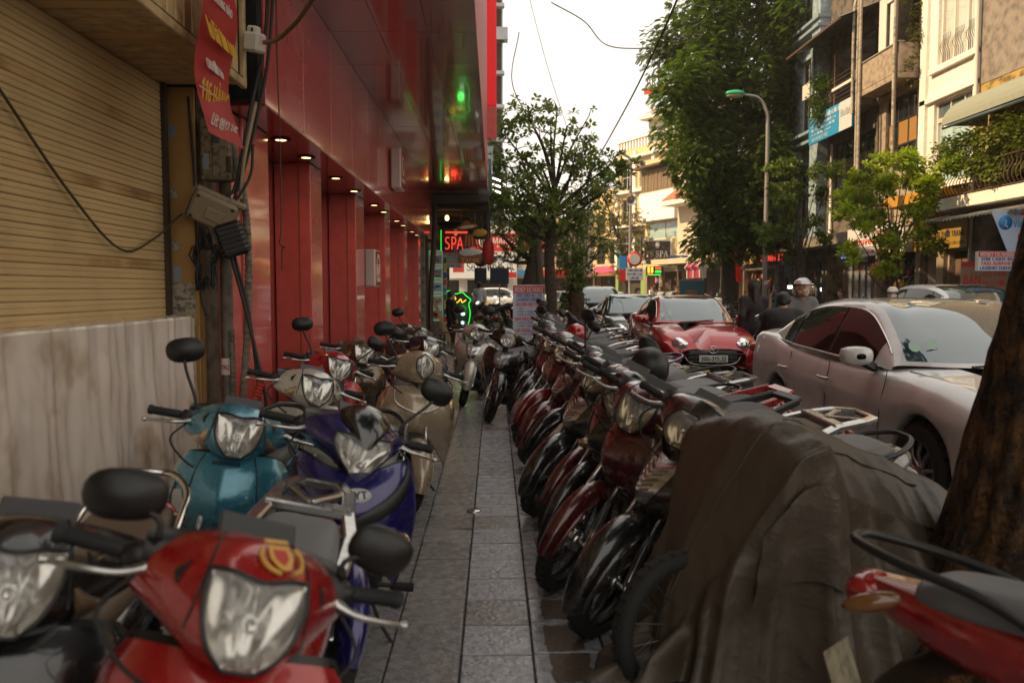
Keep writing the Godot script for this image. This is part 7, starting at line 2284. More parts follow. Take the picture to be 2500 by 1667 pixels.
func all_people():
	var blk := mt("cloth_black", L(.013, .011, .010), .85, 0, {"n": "bump", "ns": .9, "s": 2.2, "sheen": .5})
	var dk := mt("cloth_dark", L(.018, .017, .019), .85, 0, {"n": "bump", "ns": .6, "s": 3.0})
	var pl := mt("cloth_plaid", L(1, 1, 1), .85, 0, {"t": "plaid", "s": 3.2})
	var wh := mt("cloth_white", L(.72, .74, .80), .8, 0, {"n": "bump", "ns": .6, "s": 2.5})
	var gr := mt("cloth_grey", L(.13, .12, .12), .8, 0, {"n": "bump", "ns": .7, "s": 2.5})
	var rd := mt("cloth_crimson", L(.20, .012, .035), .8)
	var gn := mt("cloth_olive", L(.06, .055, .035), .85)
	var tl := mt("cloth_teal", L(.02, .10, .08), .85)
	person("person in dark plaid shirt and dark beanie seen from behind beside the red car", P(4.62, 14.5, -.08), 176, "walk", pl, dk, {"hat": "beanie", "size": 1.02})
	person("hunched person in bulky black jacket riding away beyond the silver car", P(4.05, 11.4, -.08), 160, "ride", blk, blk, {"fat": 1.35, "hat": "hair", "nod": .35})
	person("rider in grey jacket, silver helmet and white mask facing the camera", P(4.82, 12.9, -.02), 8, "ride", gr, dk, {"fat": 1.18, "hat": "helmet", "mask": true, "size": 1.08})
	person("woman in white cap and white mask behind the silver car's roof", P(7.85, 16.0, -.08), -35, "walk", gr, dk, {"hat": "cap", "mask": true, "size": .95})
	person("man in white shirt and black trousers standing with his back turned", P(-.62, 33.5), 178, "stand", wh, dk, {"size": 1.06})
	person("dark clothed woman with hair tied back by the neon shop", P(-1.22, 23.2, -.12), 120, "stand", dk, blk, {"size": .93, "hat": "hair"})
	person("dark seated person on a stool left of the white shirted man", P(-.85, 29.0), 200, "sit", dk, dk, {})
	person("rider in crimson jacket and white mask between the parked cars", P(5.3, 30.5, -.06), 10, "ride", rd, dk, {"mask": true, "hat": "hair", "size": 1.05})
	person("man in light grey shirt crossing near the white car", P(8.15, 40.0, -.06), -60, "walk", mt("cloth_pale", L(.25, .27, .30), .8), dk, {})
	person("man in olive shirt with crossed bag near the white car", P(8.75, 39.2, -.06), 20, "stand", gn, dk, {})
	person("person in black sitting by the blue kiosk", P(9.45, 38.4, .1), 30, "sit", blk, dk, {})
	person("person in white shirt far down the right pavement", P(11.0, 57.0), 30, "walk", wh, dk, {})
	person("dark suited person sitting before the glass doors", P(10.6, 24.6, .25), -60, "sit", blk, dk, {})
	person("shopper in teal top among the stalls by the lamp post", P(11.0, 31.6), -120, "stand", tl, dk, {"hat": "longhair", "size": .93})
	person("shopper in black beside the hanging clothes", P(11.2, 35.0), 160, "stand", blk, dk, {})
	person("person in olive walking across the far left junction", P(1.9, 46.0, -.06), 40, "walk", gn, dk, {})
	# the motorbikes under the riders
	bike("u", mt("paint_black"), {"x": 4.05, "f": 11.5, "y": -.08, "yaw": 160, "steer": 0, "lean": 0, "mirrors": 3, "label": "motorbike under the person in the bulky black jacket"})
	bike("v", mt("paint_white"), {"x": 4.95, "f": 13.0, "y": -.08, "yaw": 8, "steer": 6, "lean": 0, "mirrors": 3, "label": "white scooter under the helmeted rider"})
	bike("u", mt("paint_red"), {"x": 5.3, "f": 30.5, "y": -.08, "yaw": 10, "steer": 0, "lean": 0, "mirrors": 3, "label": "red motorbike under the rider in crimson"})
	bike("u", mt("paint_red"), {"x": 4.75, "f": 16.2, "y": -.08, "yaw": 190, "steer": 0, "lean": 3, "mirrors": 0, "label": "red motorbike standing beyond the plaid shirted person"})

# ---------- the covered motorbike, the left shops past the red one, poles, signs, wires
func covered_bike():
	var root := thing("covered_motorbike", "motorbike hidden under a draped brown waterproof cover", "covered motorbike", P(1.26, 3.16), deg_to_rad(-68))
	var n := FastNoiseLite.new(); n.seed = 21; n.frequency = 1.0; n.fractal_octaves = 3
	# ridge along the bike: z, height, half width where the cloth bears
	var rz := [.74, .62, .50, .38, .24, .05, -.15, -.45, -.75, -.98]
	var ry := [.42, .66, .86, 1.00, 1.04, .98, .90, .79, .67, .50]
	var rw := [.06, .12, .24, .33, .32, .23, .18, .15, .12, .08]
	var rows := []
	var m := 260
	for i in 60:
		var t := i / 59.0
		var row := PackedVector3Array()
		for k in m:
			var a := TAU * k / m
			# the point of the hem in this direction, and the point of the ridge above it
			var hz := cos(a) * 1.02 - .06
			var hx := sin(a) * .37 * (1.0 + .15 * cos(a))
			var fz := clampf(hz * .78, -.98, .74)
			var q := 0.0
			for s in rz.size() - 1:
				if fz <= rz[s] and fz >= rz[s + 1]: q = s + (rz[s] - fz) / (rz[s] - rz[s + 1])
			if fz > rz[0]: q = 0
			var y0 := crv(ry, q); var w0 := crv(rw, q)
			var fold := 1.1 - 2.0 * pow(absf(sin(a * 7.0 + 1.1 * sin(a * 2.0))), .6) + .6 - 1.2 * pow(absf(sin(a * 12.5 + 1.7 * sin(a * 3.0))), .6) + .6 * n.get_noise_2d(cos(a) * 2.2, sin(a) * 2.2)
			var p: Vector3
			var sx := signf(sin(a)) * w0 * minf(1.0, absf(sin(a)) * 2.2)
			if t < .3:
				var u := t / .3
				p = Vector3(sx * u, y0 + .018 * (1.0 - u) - .05 * u * u, fz * lerpf(.92, 1.0, u))
				p.y += .014 * n.get_noise_2d(p.x * 9.0, p.z * 5.0) + .022 * fold * u * (1.0 if absf(fz) < .5 else .5) - u * .16 * clampf((absf(fz - .30) - .06) / .2, 0, 1)
			else:
				var u := (t - .3) / .7
				var hem := .13 + .05 * sin(a * 3.0) + .02 * fold
				var flare := pow(u, .75)
				p = Vector3(lerpf(sx, hx, flare), lerpf(y0 - .05 - .16 * clampf((absf(fz - .30) - .06) / .2, 0, 1), hem, u), lerpf(fz, hz, flare))
				var out := Vector3(sin(a), 0, cos(a))
				p += out * (.088 * fold * pow(u, .6) + .012 * n.get_noise_3d(p.x * 7.0, p.y * 5.0, p.z * 7.0))
				p += out * .035 * sin(u * 5.0 + a * 2.0) * u
			row.append(p)
		rows.append(row)
	var g: G = G.new().grid(rows, true)
	var c := part(root, "cover", g, mt("cover_cloth", L(.062, .045, .029), .46, .0, {"n": "crumple", "ns": .3, "s": .9, "t": "soft", "spec": .5}))
	var fl := []
	for q in range(24, 41, 2): fl.append(PackedVector3Array(range(36, 57, 2).map(func(w): return rows[q][w] + Vector3(.016 + .01 * absf(sin(q * .4)), .0, .006))))
	part(c, "pocket_flap", G.new().grid(fl, false, true), mt("cover_cloth"))
	part(c, "ridge_seam", G.new().tube(range(24).map(func(i): return rows[6][i * 4] + Vector3(0, .004, 0)), .004, 5), mt("cover_cloth"))
	var k: Dictionary = kinds["u"]
	wheel_parts(root, k, "bike_u", true, Transform3D(), mt("rim_dark"))
	wheel_parts(root, k, "bike_u", false, Transform3D(), mt("rim_dark"))

func left_shops():
	var dark := mt("shop_dark"); var fd := mt("frame_dark")
	var wallm := mt("left_wall", L(.16, .12, .08), .85, 0, {"t": "grime", "s": .6, "w": true})
	# house past the red one: mass, canopy, balcony with air conditioners
	var a := thing("corner_building", "dark narrow shop house past the red shop with cluttered eaves", "building", P(-1.9, 29.0))
	part(a, "wall", G.new(false).box(Vector3(-4.0, 6.0, .1), Vector3(7.4, 12.0, 15.2)).box(Vector3(.55, 8.0, .1), Vector3(1.9, 8.0, 15.0)), wallm)
	part(a, "canopy_soffit", G.new(false).cbox(Vector3(.65, 3.88, .1), Vector3(2.2, .2, 15.0), .02), mt("soffit_dark", L(.05, .036, .028), .8))
	for i in 8: part(a, "soffit_beam", B1(Vector3(2.1, .12, .1), .02), mt("brown_steel"), X(Vector3(.65, 3.72, -6.5 + i * 1.9)))
	part(a, "roller_box", G.new(false).cbox(Vector3(-.1, 3.3, .1), Vector3(.5, .5, 14.6), .03), wallm)
	for q in [[6.2, 2.6], [2.4, 3.4], [-2.6, 3.4]]: part(a, "shop_recess", G.new(false).box(Vector3(-.285, 1.45, q[0]), Vector3(.03, 2.7, q[1])), dark)
	for i in 6: part(a, "door_post", B1(Vector3(.12, 2.9, .12), .01), mt("pipe_pale"), X(Vector3(-.02, 1.45, 6.9 - i * 2.4)))
	part(a, "conduit_bundle", G.new().tube(spl(V([.35,3.8,7.2, .30,2.6,7.25, .22,1.6,7.2, .20,0,7.25]), 14), .07, 8), mt("cable_brown"))
	for i in 7: part(a, "eave_cable", G.new().tube(spl([Vector3(1.2 + .1 * i, 3.6, 7.4), Vector3(1.35 + .06 * i, 2.75 + .12 * i, 2.0), Vector3(1.2 + .08 * i, 3.3, -4.0), Vector3(1.4, 3.2, -7.4)], 20), .018, 5), mt("cable_black"))
	for q in [[1.35, 3.1, 3.2], [1.3, 3.15, 1.2]]:
		var ac := part(a, "air_conditioner", G.new(false).cbox(Vector3(q[0], q[1] + .55, q[2]), Vector3(.36, .56, .85), .03), mt("dirty_white"))
		part(ac, "fan_grille", G.new().lathe([[0, .0], [.21, .0], [.22, -.01]], 20, Transform3D(Basis(Vector3(0, 0, 1), -PI / 2), Vector3(q[0] + .19, q[1] + .55, q[2]))), fd)
	part(a, "curved_fascia", G.new().lathe([[.0, 0], [.35, .0], [.4, .1], [.4, 1.0], [.0, 1.0]], 16, X(Vector3(1.45, 4.0, 6.6))), mt("pane_sky"))
	for i in 3:
		part(a, "floodlight", G.new(false).cbox(Vector3(1.95, 4.72 - .17 * i, 5.2), Vector3(.30, .10, .12), .02, Basis(Vector3(0, 0, 1), -.35)), fd)
		part(a, "floodlight_glow", G.new(false).cbox(Vector3(1.97, 4.66 - .17 * i, 5.265), Vector3(.24, .045, .02), .005, Basis(Vector3(0, 0, 1), -.35)), mt("tube_light"))
		part(a, "floodlight_arm", G.new().tube([Vector3(1.2, 4.78 - .17 * i, 5.2), Vector3(1.85, 4.74 - .17 * i, 5.2)], .015, 6), mt("alu"))
	var sp := part(a, "spot_lamp", G.new().ball(Vector3(.55, 3.55, 5.4), Vector3(.06, .08, .06), 10, 8), mt("lamp_glow"))
	var ol := OmniLight3D.new(); ol.name = "lamp_beam"; ol.light_color = Color(1, .75, .4); ol.light_energy = .05; ol.omni_range = 5; ol.light_size = .06; ol.shadow_enabled = true; ol.position = Vector3(.55, 3.44, 5.4); sp.add_child(ol)
	# advertising panel of services
	var ad := thing("advert_sign", "tall pale green advert panel with pictures of phone, laundry, flight and bus services", "sign", P(-1.70, 23.9, 1.62))
	part(ad, "panel", G.new(false).cbox(Vector3.ZERO, Vector3(.40, 2.05, .06), .01), mt("ad_green", L(.36, .46, .34), .5, 0, {"e": [.5, .75, .5, .10]}))
	var caps := ["SIM Card 4G", "Laundry", "Flight Ticket", "Money Exchange", "Open Bus Ticket"]
	var tones := [L(.45, .45, .60), L(.25, .50, .60), L(.35, .50, .65), L(.55, .55, .45), L(.45, .30, .32)]
	for i in 5:
		var y := .80 - .40 * i
		text(ad, caps[i], X(Vector3(0, y + .16, .032)), .32, .05, mt("ink_green", L(.02, .10, .03), .6))
		var pc := part(ad, "picture", G.new(false).box(Vector3(0, y - .04, .032), Vector3(.36, .25, .006)), mt("ad_pic%d" % i, tones[i], .5))
		match i:
			0: text(pc, "4G", X(Vector3(0, y - .04, .038)), .2, .14, mt("violet_print", L(.10, .05, .25), .5))
			1:
				part(pc, "bottle", G.new().lathe([[0, 0], [.035, 0], [.035, .09], [.015, .12], [0, .12]], 12, X(Vector3(-.10, y - .14, .04), Vector3.ZERO, Vector3(1, 1, .2))), mt("sky_ink"))
				for k in 3: part(pc, "towel", G.new(false).cbox(Vector3(.06, y - .11 + .055 * k, .04), Vector3(.16, .04, .01), .004), [mt("red_ink"), mt("sign_cloth"), mt("pink_board")][k])
			2:
				part(pc, "aeroplane", G.new().tube([Vector3(-.13, y - .06, .04), Vector3(.13, y - .01, .04)], [.012, .018], 8).tube([Vector3(-.02, y - .09, .04), Vector3(.05, y + .03, .04)], .008, 6), mt("blue_ink"))
			3:
				for k in 6: part(pc, "note", G.new(false).cbox(Vector3(-.12 + .05 * k, y - .05 + .03 * (k % 3 - 1), .04), Vector3(.07, .035, .006), .002, Basis(Vector3(0, 0, 1), k * .5)), [mt("violet_ink"), mt("pink_board"), mt("ink_green")][k % 3])
			4:
				part(pc, "coach", G.new(false).cbox(Vector3(0, y - .04, .042), Vector3(.24, .11, .02), .015), mt("red_ink"))
				part(pc, "coach_window", G.new(false).cbox(Vector3(.01, y - .02, .054), Vector3(.20, .035, .004), .002), mt("pane_dark"))
	var ad2 := thing("advert_strip", "narrow strip of small coloured pictures beside the green advert panel", "sign", P(-1.44, 24.1, 1.5))
	part(ad2, "panel", G.new(false).cbox(Vector3.ZERO, Vector3(.09, 2.0, .05), .008), mt("sign_cloth"))
	for i in 9: part(ad2, "picture", B1(Vector3(.075, .17, .008)), [mt("ink_green"), mt("yellow_print"), mt("blue_ink"), mt("red_ink"), mt("sky_ink")][i % 5], X(Vector3(0, .86 - .215 * i, .027)))
	# neon open sign
	var ne := thing("neon_sign", "red and green neon shop sign above the booking board", "neon sign", P(-1.25, 26.2, 2.98))
	part(ne, "backing", G.new(false).cbox(Vector3(0, 0, -.03), Vector3(.95, .95, .03), .005), mt("car_black"))
	part(ne, "green_tube", G.new().tube(spl(V([-.44,.42,.02, -.44,-.38,.02, -.40,-.42,.02, .44,-.42,.02]), 20), .016, 6), mt("neon_green"))
	text(ne, "SPA", X(Vector3(-.02, .0, .02)), .58, .40, mt("neon_red"), "Droid Sans", .02)
	part(ne, "red_tube", G.new().tube(V([-.30,.34,.02, .40,.34,.02]), .03, 6), mt("neon_red"))
	var l1 := OmniLight3D.new(); l1.name = "neon_light"; l1.light_color = Color(1, .25, .15); l1.light_energy = .02; l1.omni_range = 6; l1.light_size = .1; l1.shadow_enabled = true; l1.position = Vector3(0, 0, .5); ne.add_child(l1)
	sign_board("red and blue lettered board for bookings, money exchange and tickets", P(-1.42, 25.4, 2.42), 0, .82, .48, mt("sign_cloth"), [["BOOKING OFFICE", 0, .175, .76, .09, mt("sign_cloth")], ["MONEY EXCHANGE", 0, .058, .76, .085, mt("sky_ink")], ["BUS - FLIGHT TICKET", 0, -.06, .76, .085, mt("red_ink")], ["SIM CARD 4G - 5G", 0, -.175, .70, .085, mt("sky_ink")]], {"bands": [[0, .178, .81, .115, mt("red_ink")]]})
	# hanging taco shop sign: hat, striped poncho and taco over the name board
	var ta := thing("taco_sign", "hanging cut-out sign with sombrero, poncho and taco over the word Tacos", "sign", P(-.70, 23.0, 2.40))
	part(ta, "name_board", G.new(false).ext(PackedVector2Array([Vector2(-.34, -.02), Vector2(-.30, -.16), Vector2(.30, -.16), Vector2(.36, 0), Vector2(.30, .10), Vector2(-.1, .04), Vector2(-.28, .09)]), 0, .04), mt("taco_brown", L(.16, .06, .02), .5))
	part(ta, "white_mound", G.new().ball(Vector3(.02, .14, .02), Vector3(.32, .12, .03), 16, 8), mt("sign_cloth"))
	text(ta, "Tacos", X(Vector3(.02, -.06, .045)), .50, .13, mt("taco_letters", L(.55, .26, .06), .5), "Droid Serif Bold")
	var po := part(ta, "poncho", G.new(false).ext(PackedVector2Array([Vector2(-.12, .66), Vector2(.10, .66), Vector2(.20, .30), Vector2(-.20, .28)]), .01, .04), mt("poncho_red", L(.22, .03, .02), .6))
	for i in 3: part(po, "stripe", G.new(false).box(Vector3(-.09 + .09 * i, .46, .043), Vector3(.03, .30, .004), Basis(Vector3(0, 0, 1), .08 * (i - 1))), mt("taco_letters"))
	var ht := part(ta, "sombrero", G.new().ball(Vector3(-.06, .86, .03), Vector3(.29, .075, .04), 18, 8, Basis(Vector3(0, 0, 1), .12)).ball(Vector3(-.07, .93, .03), Vector3(.12, .10, .04), 14, 8), mt("hat_orange", L(.55, .20, .05), .5))
	part(ht, "brim_band", G.new().ball(Vector3(-.06, .85, .05), Vector3(.22, .045, .035), 18, 8, Basis(Vector3(0, 0, 1), .12)), mt("board_white"))
	part(ta, "taco", G.new().ball(Vector3(.30, .68, .03), Vector3(.21, .10, .035), 16, 8, Basis(Vector3(0, 0, 1), .1)).ball(Vector3(.30, .74, .03), Vector3(.18, .06, .03), 12, 6), mt("taco_yellow", L(.42, .22, .03), .6))
	for sx in [-.22, .16]: part(ta, "hanger", G.new().tube([Vector3(sx, .9, .02), Vector3(sx, 1.4, .02)], .008, 5), mt("pipe_pale"))
	var lan := thing("red_lantern", "red barrel lantern hanging under the cluttered eaves", "lantern", P(-.18, 24.5, 2.62))
	part(lan, "shade", G.new().lathe([[0, -.38], [.10, -.37], [.16, -.25], [.18, 0], [.16, .25], [.10, .37], [0, .38]], 18), mt("lantern_red", L(.42, .012, .015), .5, 0, {"back": L(.2, .01, .01)}))
	part(lan, "cord", G.new().tube([Vector3(0, .38, 0), Vector3(0, 1.2, 0)], .012, 5), mt("pipe_pale"))
	# green neon outline sign near the ground
	var bu := thing("neon_outline_sign", "green neon outline board with yellow script by the walkway", "neon sign", P(-1.08, 25.0, .62))
	part(bu, "board", G.new(false).cbox(Vector3(0, .2, -.04), Vector3(.80, 1.25, .03), .005), mt("car_black"))
	part(bu, "green_tube", G.new().tube(spl(V([-.22,.45,.02, -.40,.55,.02, -.42,.78,.02, -.25,.85,.02, -.10,.76,.02, .10,.80,.02, .22,.70,.02, .36,.58,.02, .30,.45,.02, .34,.2,.02, .30,-.1,.02, .18,-.35,.02]), 60), .016, 6), mt("neon_green"))
	part(bu, "yellow_script", G.new().tube(spl(V([-.28,.58,.02, -.15,.68,.02, -.1,.60,.02, -.2,.54,.02, -.05,.50,.02, .05,.60,.02, .1,.5,.02, .22,.58,.02]), 40), .016, 6), mt("neon_yellow"))
	for q in [[.12, .15], [.12, -.12]]: part(bu, "lit_spot", G.new().ball(Vector3(q[0], q[1], .0), Vector3(.07, .06, .02), 12, 6), mt("neon_white"))
	var l2 := OmniLight3D.new(); l2.name = "neon_light"; l2.light_color = Color(.2, 1, .3); l2.light_energy = .06; l2.omni_range = 6; l2.light_size = .1; l2.shadow_enabled = true; l2.position = Vector3(.1, .3, .5); bu.add_child(l2)
	# stool table, plank
	var tb := thing("low_table", "low red stool table with a steel pot outside the neon shop", "table", P(-.72, 25.8))
	part(tb, "top", G.new(false).cbox(Vector3(0, .46, 0), Vector3(.62, .04, .4), .01), mt("stool_red", L(.22, .03, .02), .5))
	for sx in [-.25, .25]:
		for sz in [-.15, .15]: part(tb, "leg", G.new().tube([Vector3(sx, 0, sz), Vector3(sx * .9, .45, sz)], .022, 6), mt("stool_red"))
	var pt := thing("steel_pot", "steel pot standing on the low red table", "pot", P(-.80, 25.8, .48))
	part(pt, "vessel", G.new().lathe([[0, 0], [.13, 0], [.14, .14], [.13, .15], [0, .15]], 18), mt("alu"))
	solo("plank", "pale plank leaning against the green advert panel", "plank", G.new(false).cbox(Vector3.ZERO, Vector3(.10, 1.35, .03), .004), mt("plank_pale", L(.36, .25, .12), .7), X(P(-1.42, 22.2, .66), Vector3(0, 0, .38)))
	for q in [[-1.22, 20.6], [-.92, 21.5], [-1.35, 19.8]]:
		var ch := thing("folding_stool", ["dark folding stool nearest the red shop's end", "wooden folding stool by the walkway", "dark folding stool against the last red pillar"][[-1.22, -.92, -1.35].find(q[0])], "stool", P(q[0], q[1]))
		part(ch, "seat", G.new(false).cbox(Vector3(0, .44, 0), Vector3(.34, .025, .30), .008), mt("dark_wood") if q[0] < -1 else mt("tile_orange"))
		for s in [-1, 1]: part(ch, "leg", G.new().tube([Vector3(s * .15, 0, -.16), Vector3(s * .15, .44, .14)], .014, 6).tube([Vector3(s * .13, 0, .16), Vector3(s * .13, .44, -.14)], .014, 6), mt("frame_dark"))

func street_things():
	sign_board("white sandwich board listing money exchange and bay tours beside the tree", P(.80, 19.0, .98), 2, .74, 1.28, mt("board_blue_white", L(.46, .50, .58), .45), [["MONEY EXCHANGE", 0, .53, .66, .12, mt("sign_cloth")], ["SIM CARD 4G - 5G", 0, .40, .58, .085, mt("blue_ink")], ["LAUNDRY SERVICE", 0, .30, .58, .08, mt("blue_ink")], ["HALONG BAY TOUR", 0, .19, .60, .085, mt("red_ink")], ["1 day", -.2, .09, .14, .05, mt("blue_ink")], ["2 days 1 night", -.08, .02, .38, .05, mt("blue_ink")], ["3 days 2 nights", -.08, -.05, .38, .05, mt("blue_ink")], ["SAPA TREKKING TOUR", 0, -.15, .66, .085, mt("red_ink")], ["2 days 1 night", -.08, -.24, .38, .05, mt("blue_ink")], ["3 days 2 nights", -.08, -.31, .38, .05, mt("blue_ink")], ["HA GIANG LOOP", 0, -.41, .56, .08, mt("red_ink")], ["3 days 2 nights", 0, -.50, .38, .05, mt("blue_ink")]], {"bands": [[0, .535, .73, .17, mt("red_ink")]], "th": .04})
	var lp := thing("street_lamp", "tall grey street lamp with green hooded lantern on the far kerb", "street lamp", P(9.75, 29.4))
	var pole := mt("lamp_grey", L(.27, .25, .24), .5, .4, {"t": "soft", "s": 1.0})
	part(lp, "post", G.new().tube(spl(V([0,0,0, 0,4,0, .0,7.2,0, -.08,7.9,0, -.35,8.3,0, -.9,8.42,0]), 40), [.095, .093, .091, .089, .087, .085, .083, .081, .08, .079, .078, .077, .076, .075, .074, .073, .072, .071, .07, .069, .068, .067, .066, .065, .064, .063, .062, .061, .06, .059, .058, .057, .056, .055, .054, .053, .052, .051, .05, .05, .05], 10), pole)
	part(lp, "base", G.new().lathe([[0, 1.1], [.12, 1.1], [.13, .02], [.2, .02], [.2, 0]], 12), pole)
	var hd := part(lp, "lantern_hood", G.new().ball(Vector3(-1.18, 8.46, 0), Vector3(.36, .12, .17), 16, 8), mt("hood_green", L(.01, .32, .14), .4, 0, {"coat": .6}))
	part(hd, "lantern_glass", G.new().ball(Vector3(-1.2, 8.39, 0), Vector3(.30, .12, .14), 14, 8), mt("lantern_glass", L(.30, .22, .12), .3))
	part(lp, "notice", G.new(false).box(Vector3(0, 1.75, .1), Vector3(.12, .14, .01)), mt("sign_cloth"))
	# speaker pole and traffic signs farther on
	var sp := thing("speaker_pole", "pale lamp pole carrying a round loudspeaker down the street", "street lamp", P(8.6, 52.0))
	part(sp, "post", G.new().tube(spl(V([0,0,0, 0,5,0, 0,9.2,0, -.3,9.9,0, -.9,10.1,0]), 24), .09, 8), pole)
	part(sp, "arm", G.new().tube([Vector3(0, 4.4, 0), Vector3(-1.1, 4.35, 0)], .03, 6), pole)
	part(sp, "loudspeaker", G.new().lathe([[0, .0], [.06, .02], [.1, .1], [.30, .30], [.32, .31]], 20, Transform3D(Basis(Vector3.RIGHT, PI / 2), Vector3(0, 7.1, .05))), mt("alu"))
	var ts := thing("traffic_sign", "round red-rimmed traffic sign with white text plate below", "traffic sign", P(8.3, 50.0))
	part(ts, "post", G.new().tube([Vector3.ZERO, Vector3(0, 3.2, 0)], .05, 8), pole)
	var ds := part(ts, "disc", G.new().lathe([[0, .02], [.46, .02], [.46, 0], [0, 0]], 32, Transform3D(Basis(Vector3.RIGHT, PI / 2), Vector3(.25, 3.35, .05))), mt("red_ink"))
	part(ds, "disc_face", G.new().lathe([[0, .005], [.33, .005]], 32, Transform3D(Basis(Vector3.RIGHT, PI / 2), Vector3(.25, 3.35, .07))), mt("sign_cloth"))
	var pb := part(ts, "plate", G.new(false).cbox(Vector3(.25, 2.45, .06), Vector3(1.05, .75, .03), .005), mt("sign_cloth"))
	for i in 3: text(pb, ["TUYẾN PHỐ ĐI BỘ", "19h THỨ 6 - 24h", "CHỦ NHẬT"][i], X(Vector3(.25, 2.68 - .23 * i, .08)), [.9, .9, .55][i], .13, mt("blue_ink"))
	part(ts, "blue_plate", G.new(false).cbox(Vector3(-.45, 3.15, .0), Vector3(.45, .8, .03), .005), mt("sky_ink"))
	part(ts, "red_plate", G.new(false).cbox(Vector3(-.42, 2.35, .0), Vector3(.5, .7, .03), .005), mt("red_ink"))
	var bs := thing("traffic_sign", "dark back of a round traffic sign with two plates by the junction", "traffic sign", P(-.62, 37.0))
	part(bs, "post", G.new().tube([Vector3.ZERO, Vector3(0, 3.0, 0)], .04, 8), mt("red_ink"))
	part(bs, "disc", G.new().lathe([[0, .02], [.33, .02], [.33, 0], [0, 0]], 28, Transform3D(Basis(Vector3.RIGHT, PI / 2), Vector3(0, 2.85, .05))), mt("frame_dark"))
	for q in [[0.0, .55], [.85, .85]]: part(bs, "plate", G.new(false).cbox(Vector3(q[0], 2.12, .06), Vector3(q[1], .72, .03), .004), mt("navy_plate", L(.015, .022, .06), .5))
	part(bs, "post", G.new().tube([Vector3(.85, 0, .02), Vector3(.85, 2.3, .02)], .03, 8), pole)
	var fl := thing("flag", "red flag with yellow star hanging beside the great tree", "flag", P(11.2, 38.6, 2.95))
	var rows := []
	for i in 17:
		var t := i / 16.0
		var row := PackedVector3Array()
		for k in 9: row.append(Vector3((k / 8.0 - .5) * (1.0 - .35 * t) + .2 * t * t, .75 - 1.75 * t - .12 * (k / 8.0), .07 * sin(k * 1.2 + t * 3.0)))
		rows.append(row)
	part(fl, "cloth", G.new().grid(rows), mt("flag_red", L(.50, .008, .012), .6, 0, {"back": L(.35, .01, .01)}))
	var star := PackedVector2Array()
	for i in 10:
		var a := PI / 2 + TAU * i / 10.0
		star.append(Vector2(cos(a), sin(a)) * (.22 if i % 2 == 0 else .09))
	part(fl, "star", G.new(false).ext(star, 0, .01, X(Vector3(.02, .02, .11))), mt("star_yellow", L(.75, .5, .03), .5))
	part(fl, "staff", G.new().tube([Vector3(-.5, -1.6, 0), Vector3(-.45, .95, 0)], .02, 6), mt("stake_wood"))
	var ks := thing("kiosk_panel", "blue-green street poster stand beside the great tree trunk", "poster stand", P(8.95, 37.0), deg_to_rad(-15))
	part(ks, "frame", G.new(false).cbox(Vector3(0, 1.0, 0), Vector3(1.15, 1.9, .18), .03), mt("awning_grey"))
	var kf := part(ks, "poster", G.new(false).box(Vector3(0, 1.1, .095), Vector3(1.0, 1.55, .01)), mt("poster_teal", L(.04, .17, .22), .4))
	for q in [[0, 1.35, .5, .3], [0, .95, .7, .35], [0, .55, .16, .4]]: part(kf, "print", G.new(false).box(Vector3(q[0], q[1], .103), Vector3(q[2], q[3], .004)), mt("poster_sand", L(.30, .20, .12), .5))
	# clothes on a rail, market awning
	var cr_ := thing("clothes_rail", "clothes rail with hanging shirts outside the tiled house", "clothes rail", P(10.9, 44.0))
	part(cr_, "rail", G.new().tube([Vector3(-.1, 3.0, 1.6), Vector3(.0, 3.0, -1.6)], .03, 6), pole)
	for sz in [1.6, -1.6]: part(cr_, "leg", G.new().tube([Vector3(-.05, 0, sz), Vector3(-.05, 3.0, sz)], .025, 6), pole)
	for i in 11: part(cr_, "shirt", cached("shirt", func(): return G.new(false).ext(PackedVector2Array([Vector2(-.12, .0), Vector2(.12, .0), Vector2(.36, -.25), Vector2(.28, -.36), Vector2(.2, -.28), Vector2(.2, -.85), Vector2(-.2, -.85), Vector2(-.2, -.28), Vector2(-.28, -.36), Vector2(-.36, -.25)]), -.04, .04)), [mt("shirt_a", L(.45, .4, .4), .8), mt("shirt_b", L(.5, .06, .02), .8), mt("shirt_c", L(.45, .03, .25), .8), mt("shirt_d", L(.35, .02, .02), .8), mt("shirt_e", L(.2, .02, .03), .8)][i % 5], X(Vector3(-.05, 2.96, 1.45 - i * .28), Vector3(0, .35, 0)))
	# tarpaulin
	var tp := G.new()
	rows = []
	var n := FastNoiseLite.new(); n.seed = 4; n.frequency = 1.4
	for i in 21:
		var row := PackedVector3Array()
		for k in 31:
			var x := lerpf(-.95, .95, k / 30.0); var v := lerpf(-1.0, 1.0, i / 20.0)
			row.append(Vector3(x, .78 + .16 * x - .42 * v * v + .12 * n.get_noise_2d(x * 2.0, v * 2.0), v * .55))
		rows.append(row)
	solo("tarpaulin", "blue tarpaulin draped over a motorbike on the far side", "tarpaulin", tp.grid(rows), mt("tarp_blue", L(.022, .045, .15), .6, 0, {"n": "bump", "ns": .6, "s": 1.5}), X(P(8.85, 21.4, .38)))
	# overhead wires
	var w := mt("wire_dark", L(.02, .02, .02), .6)
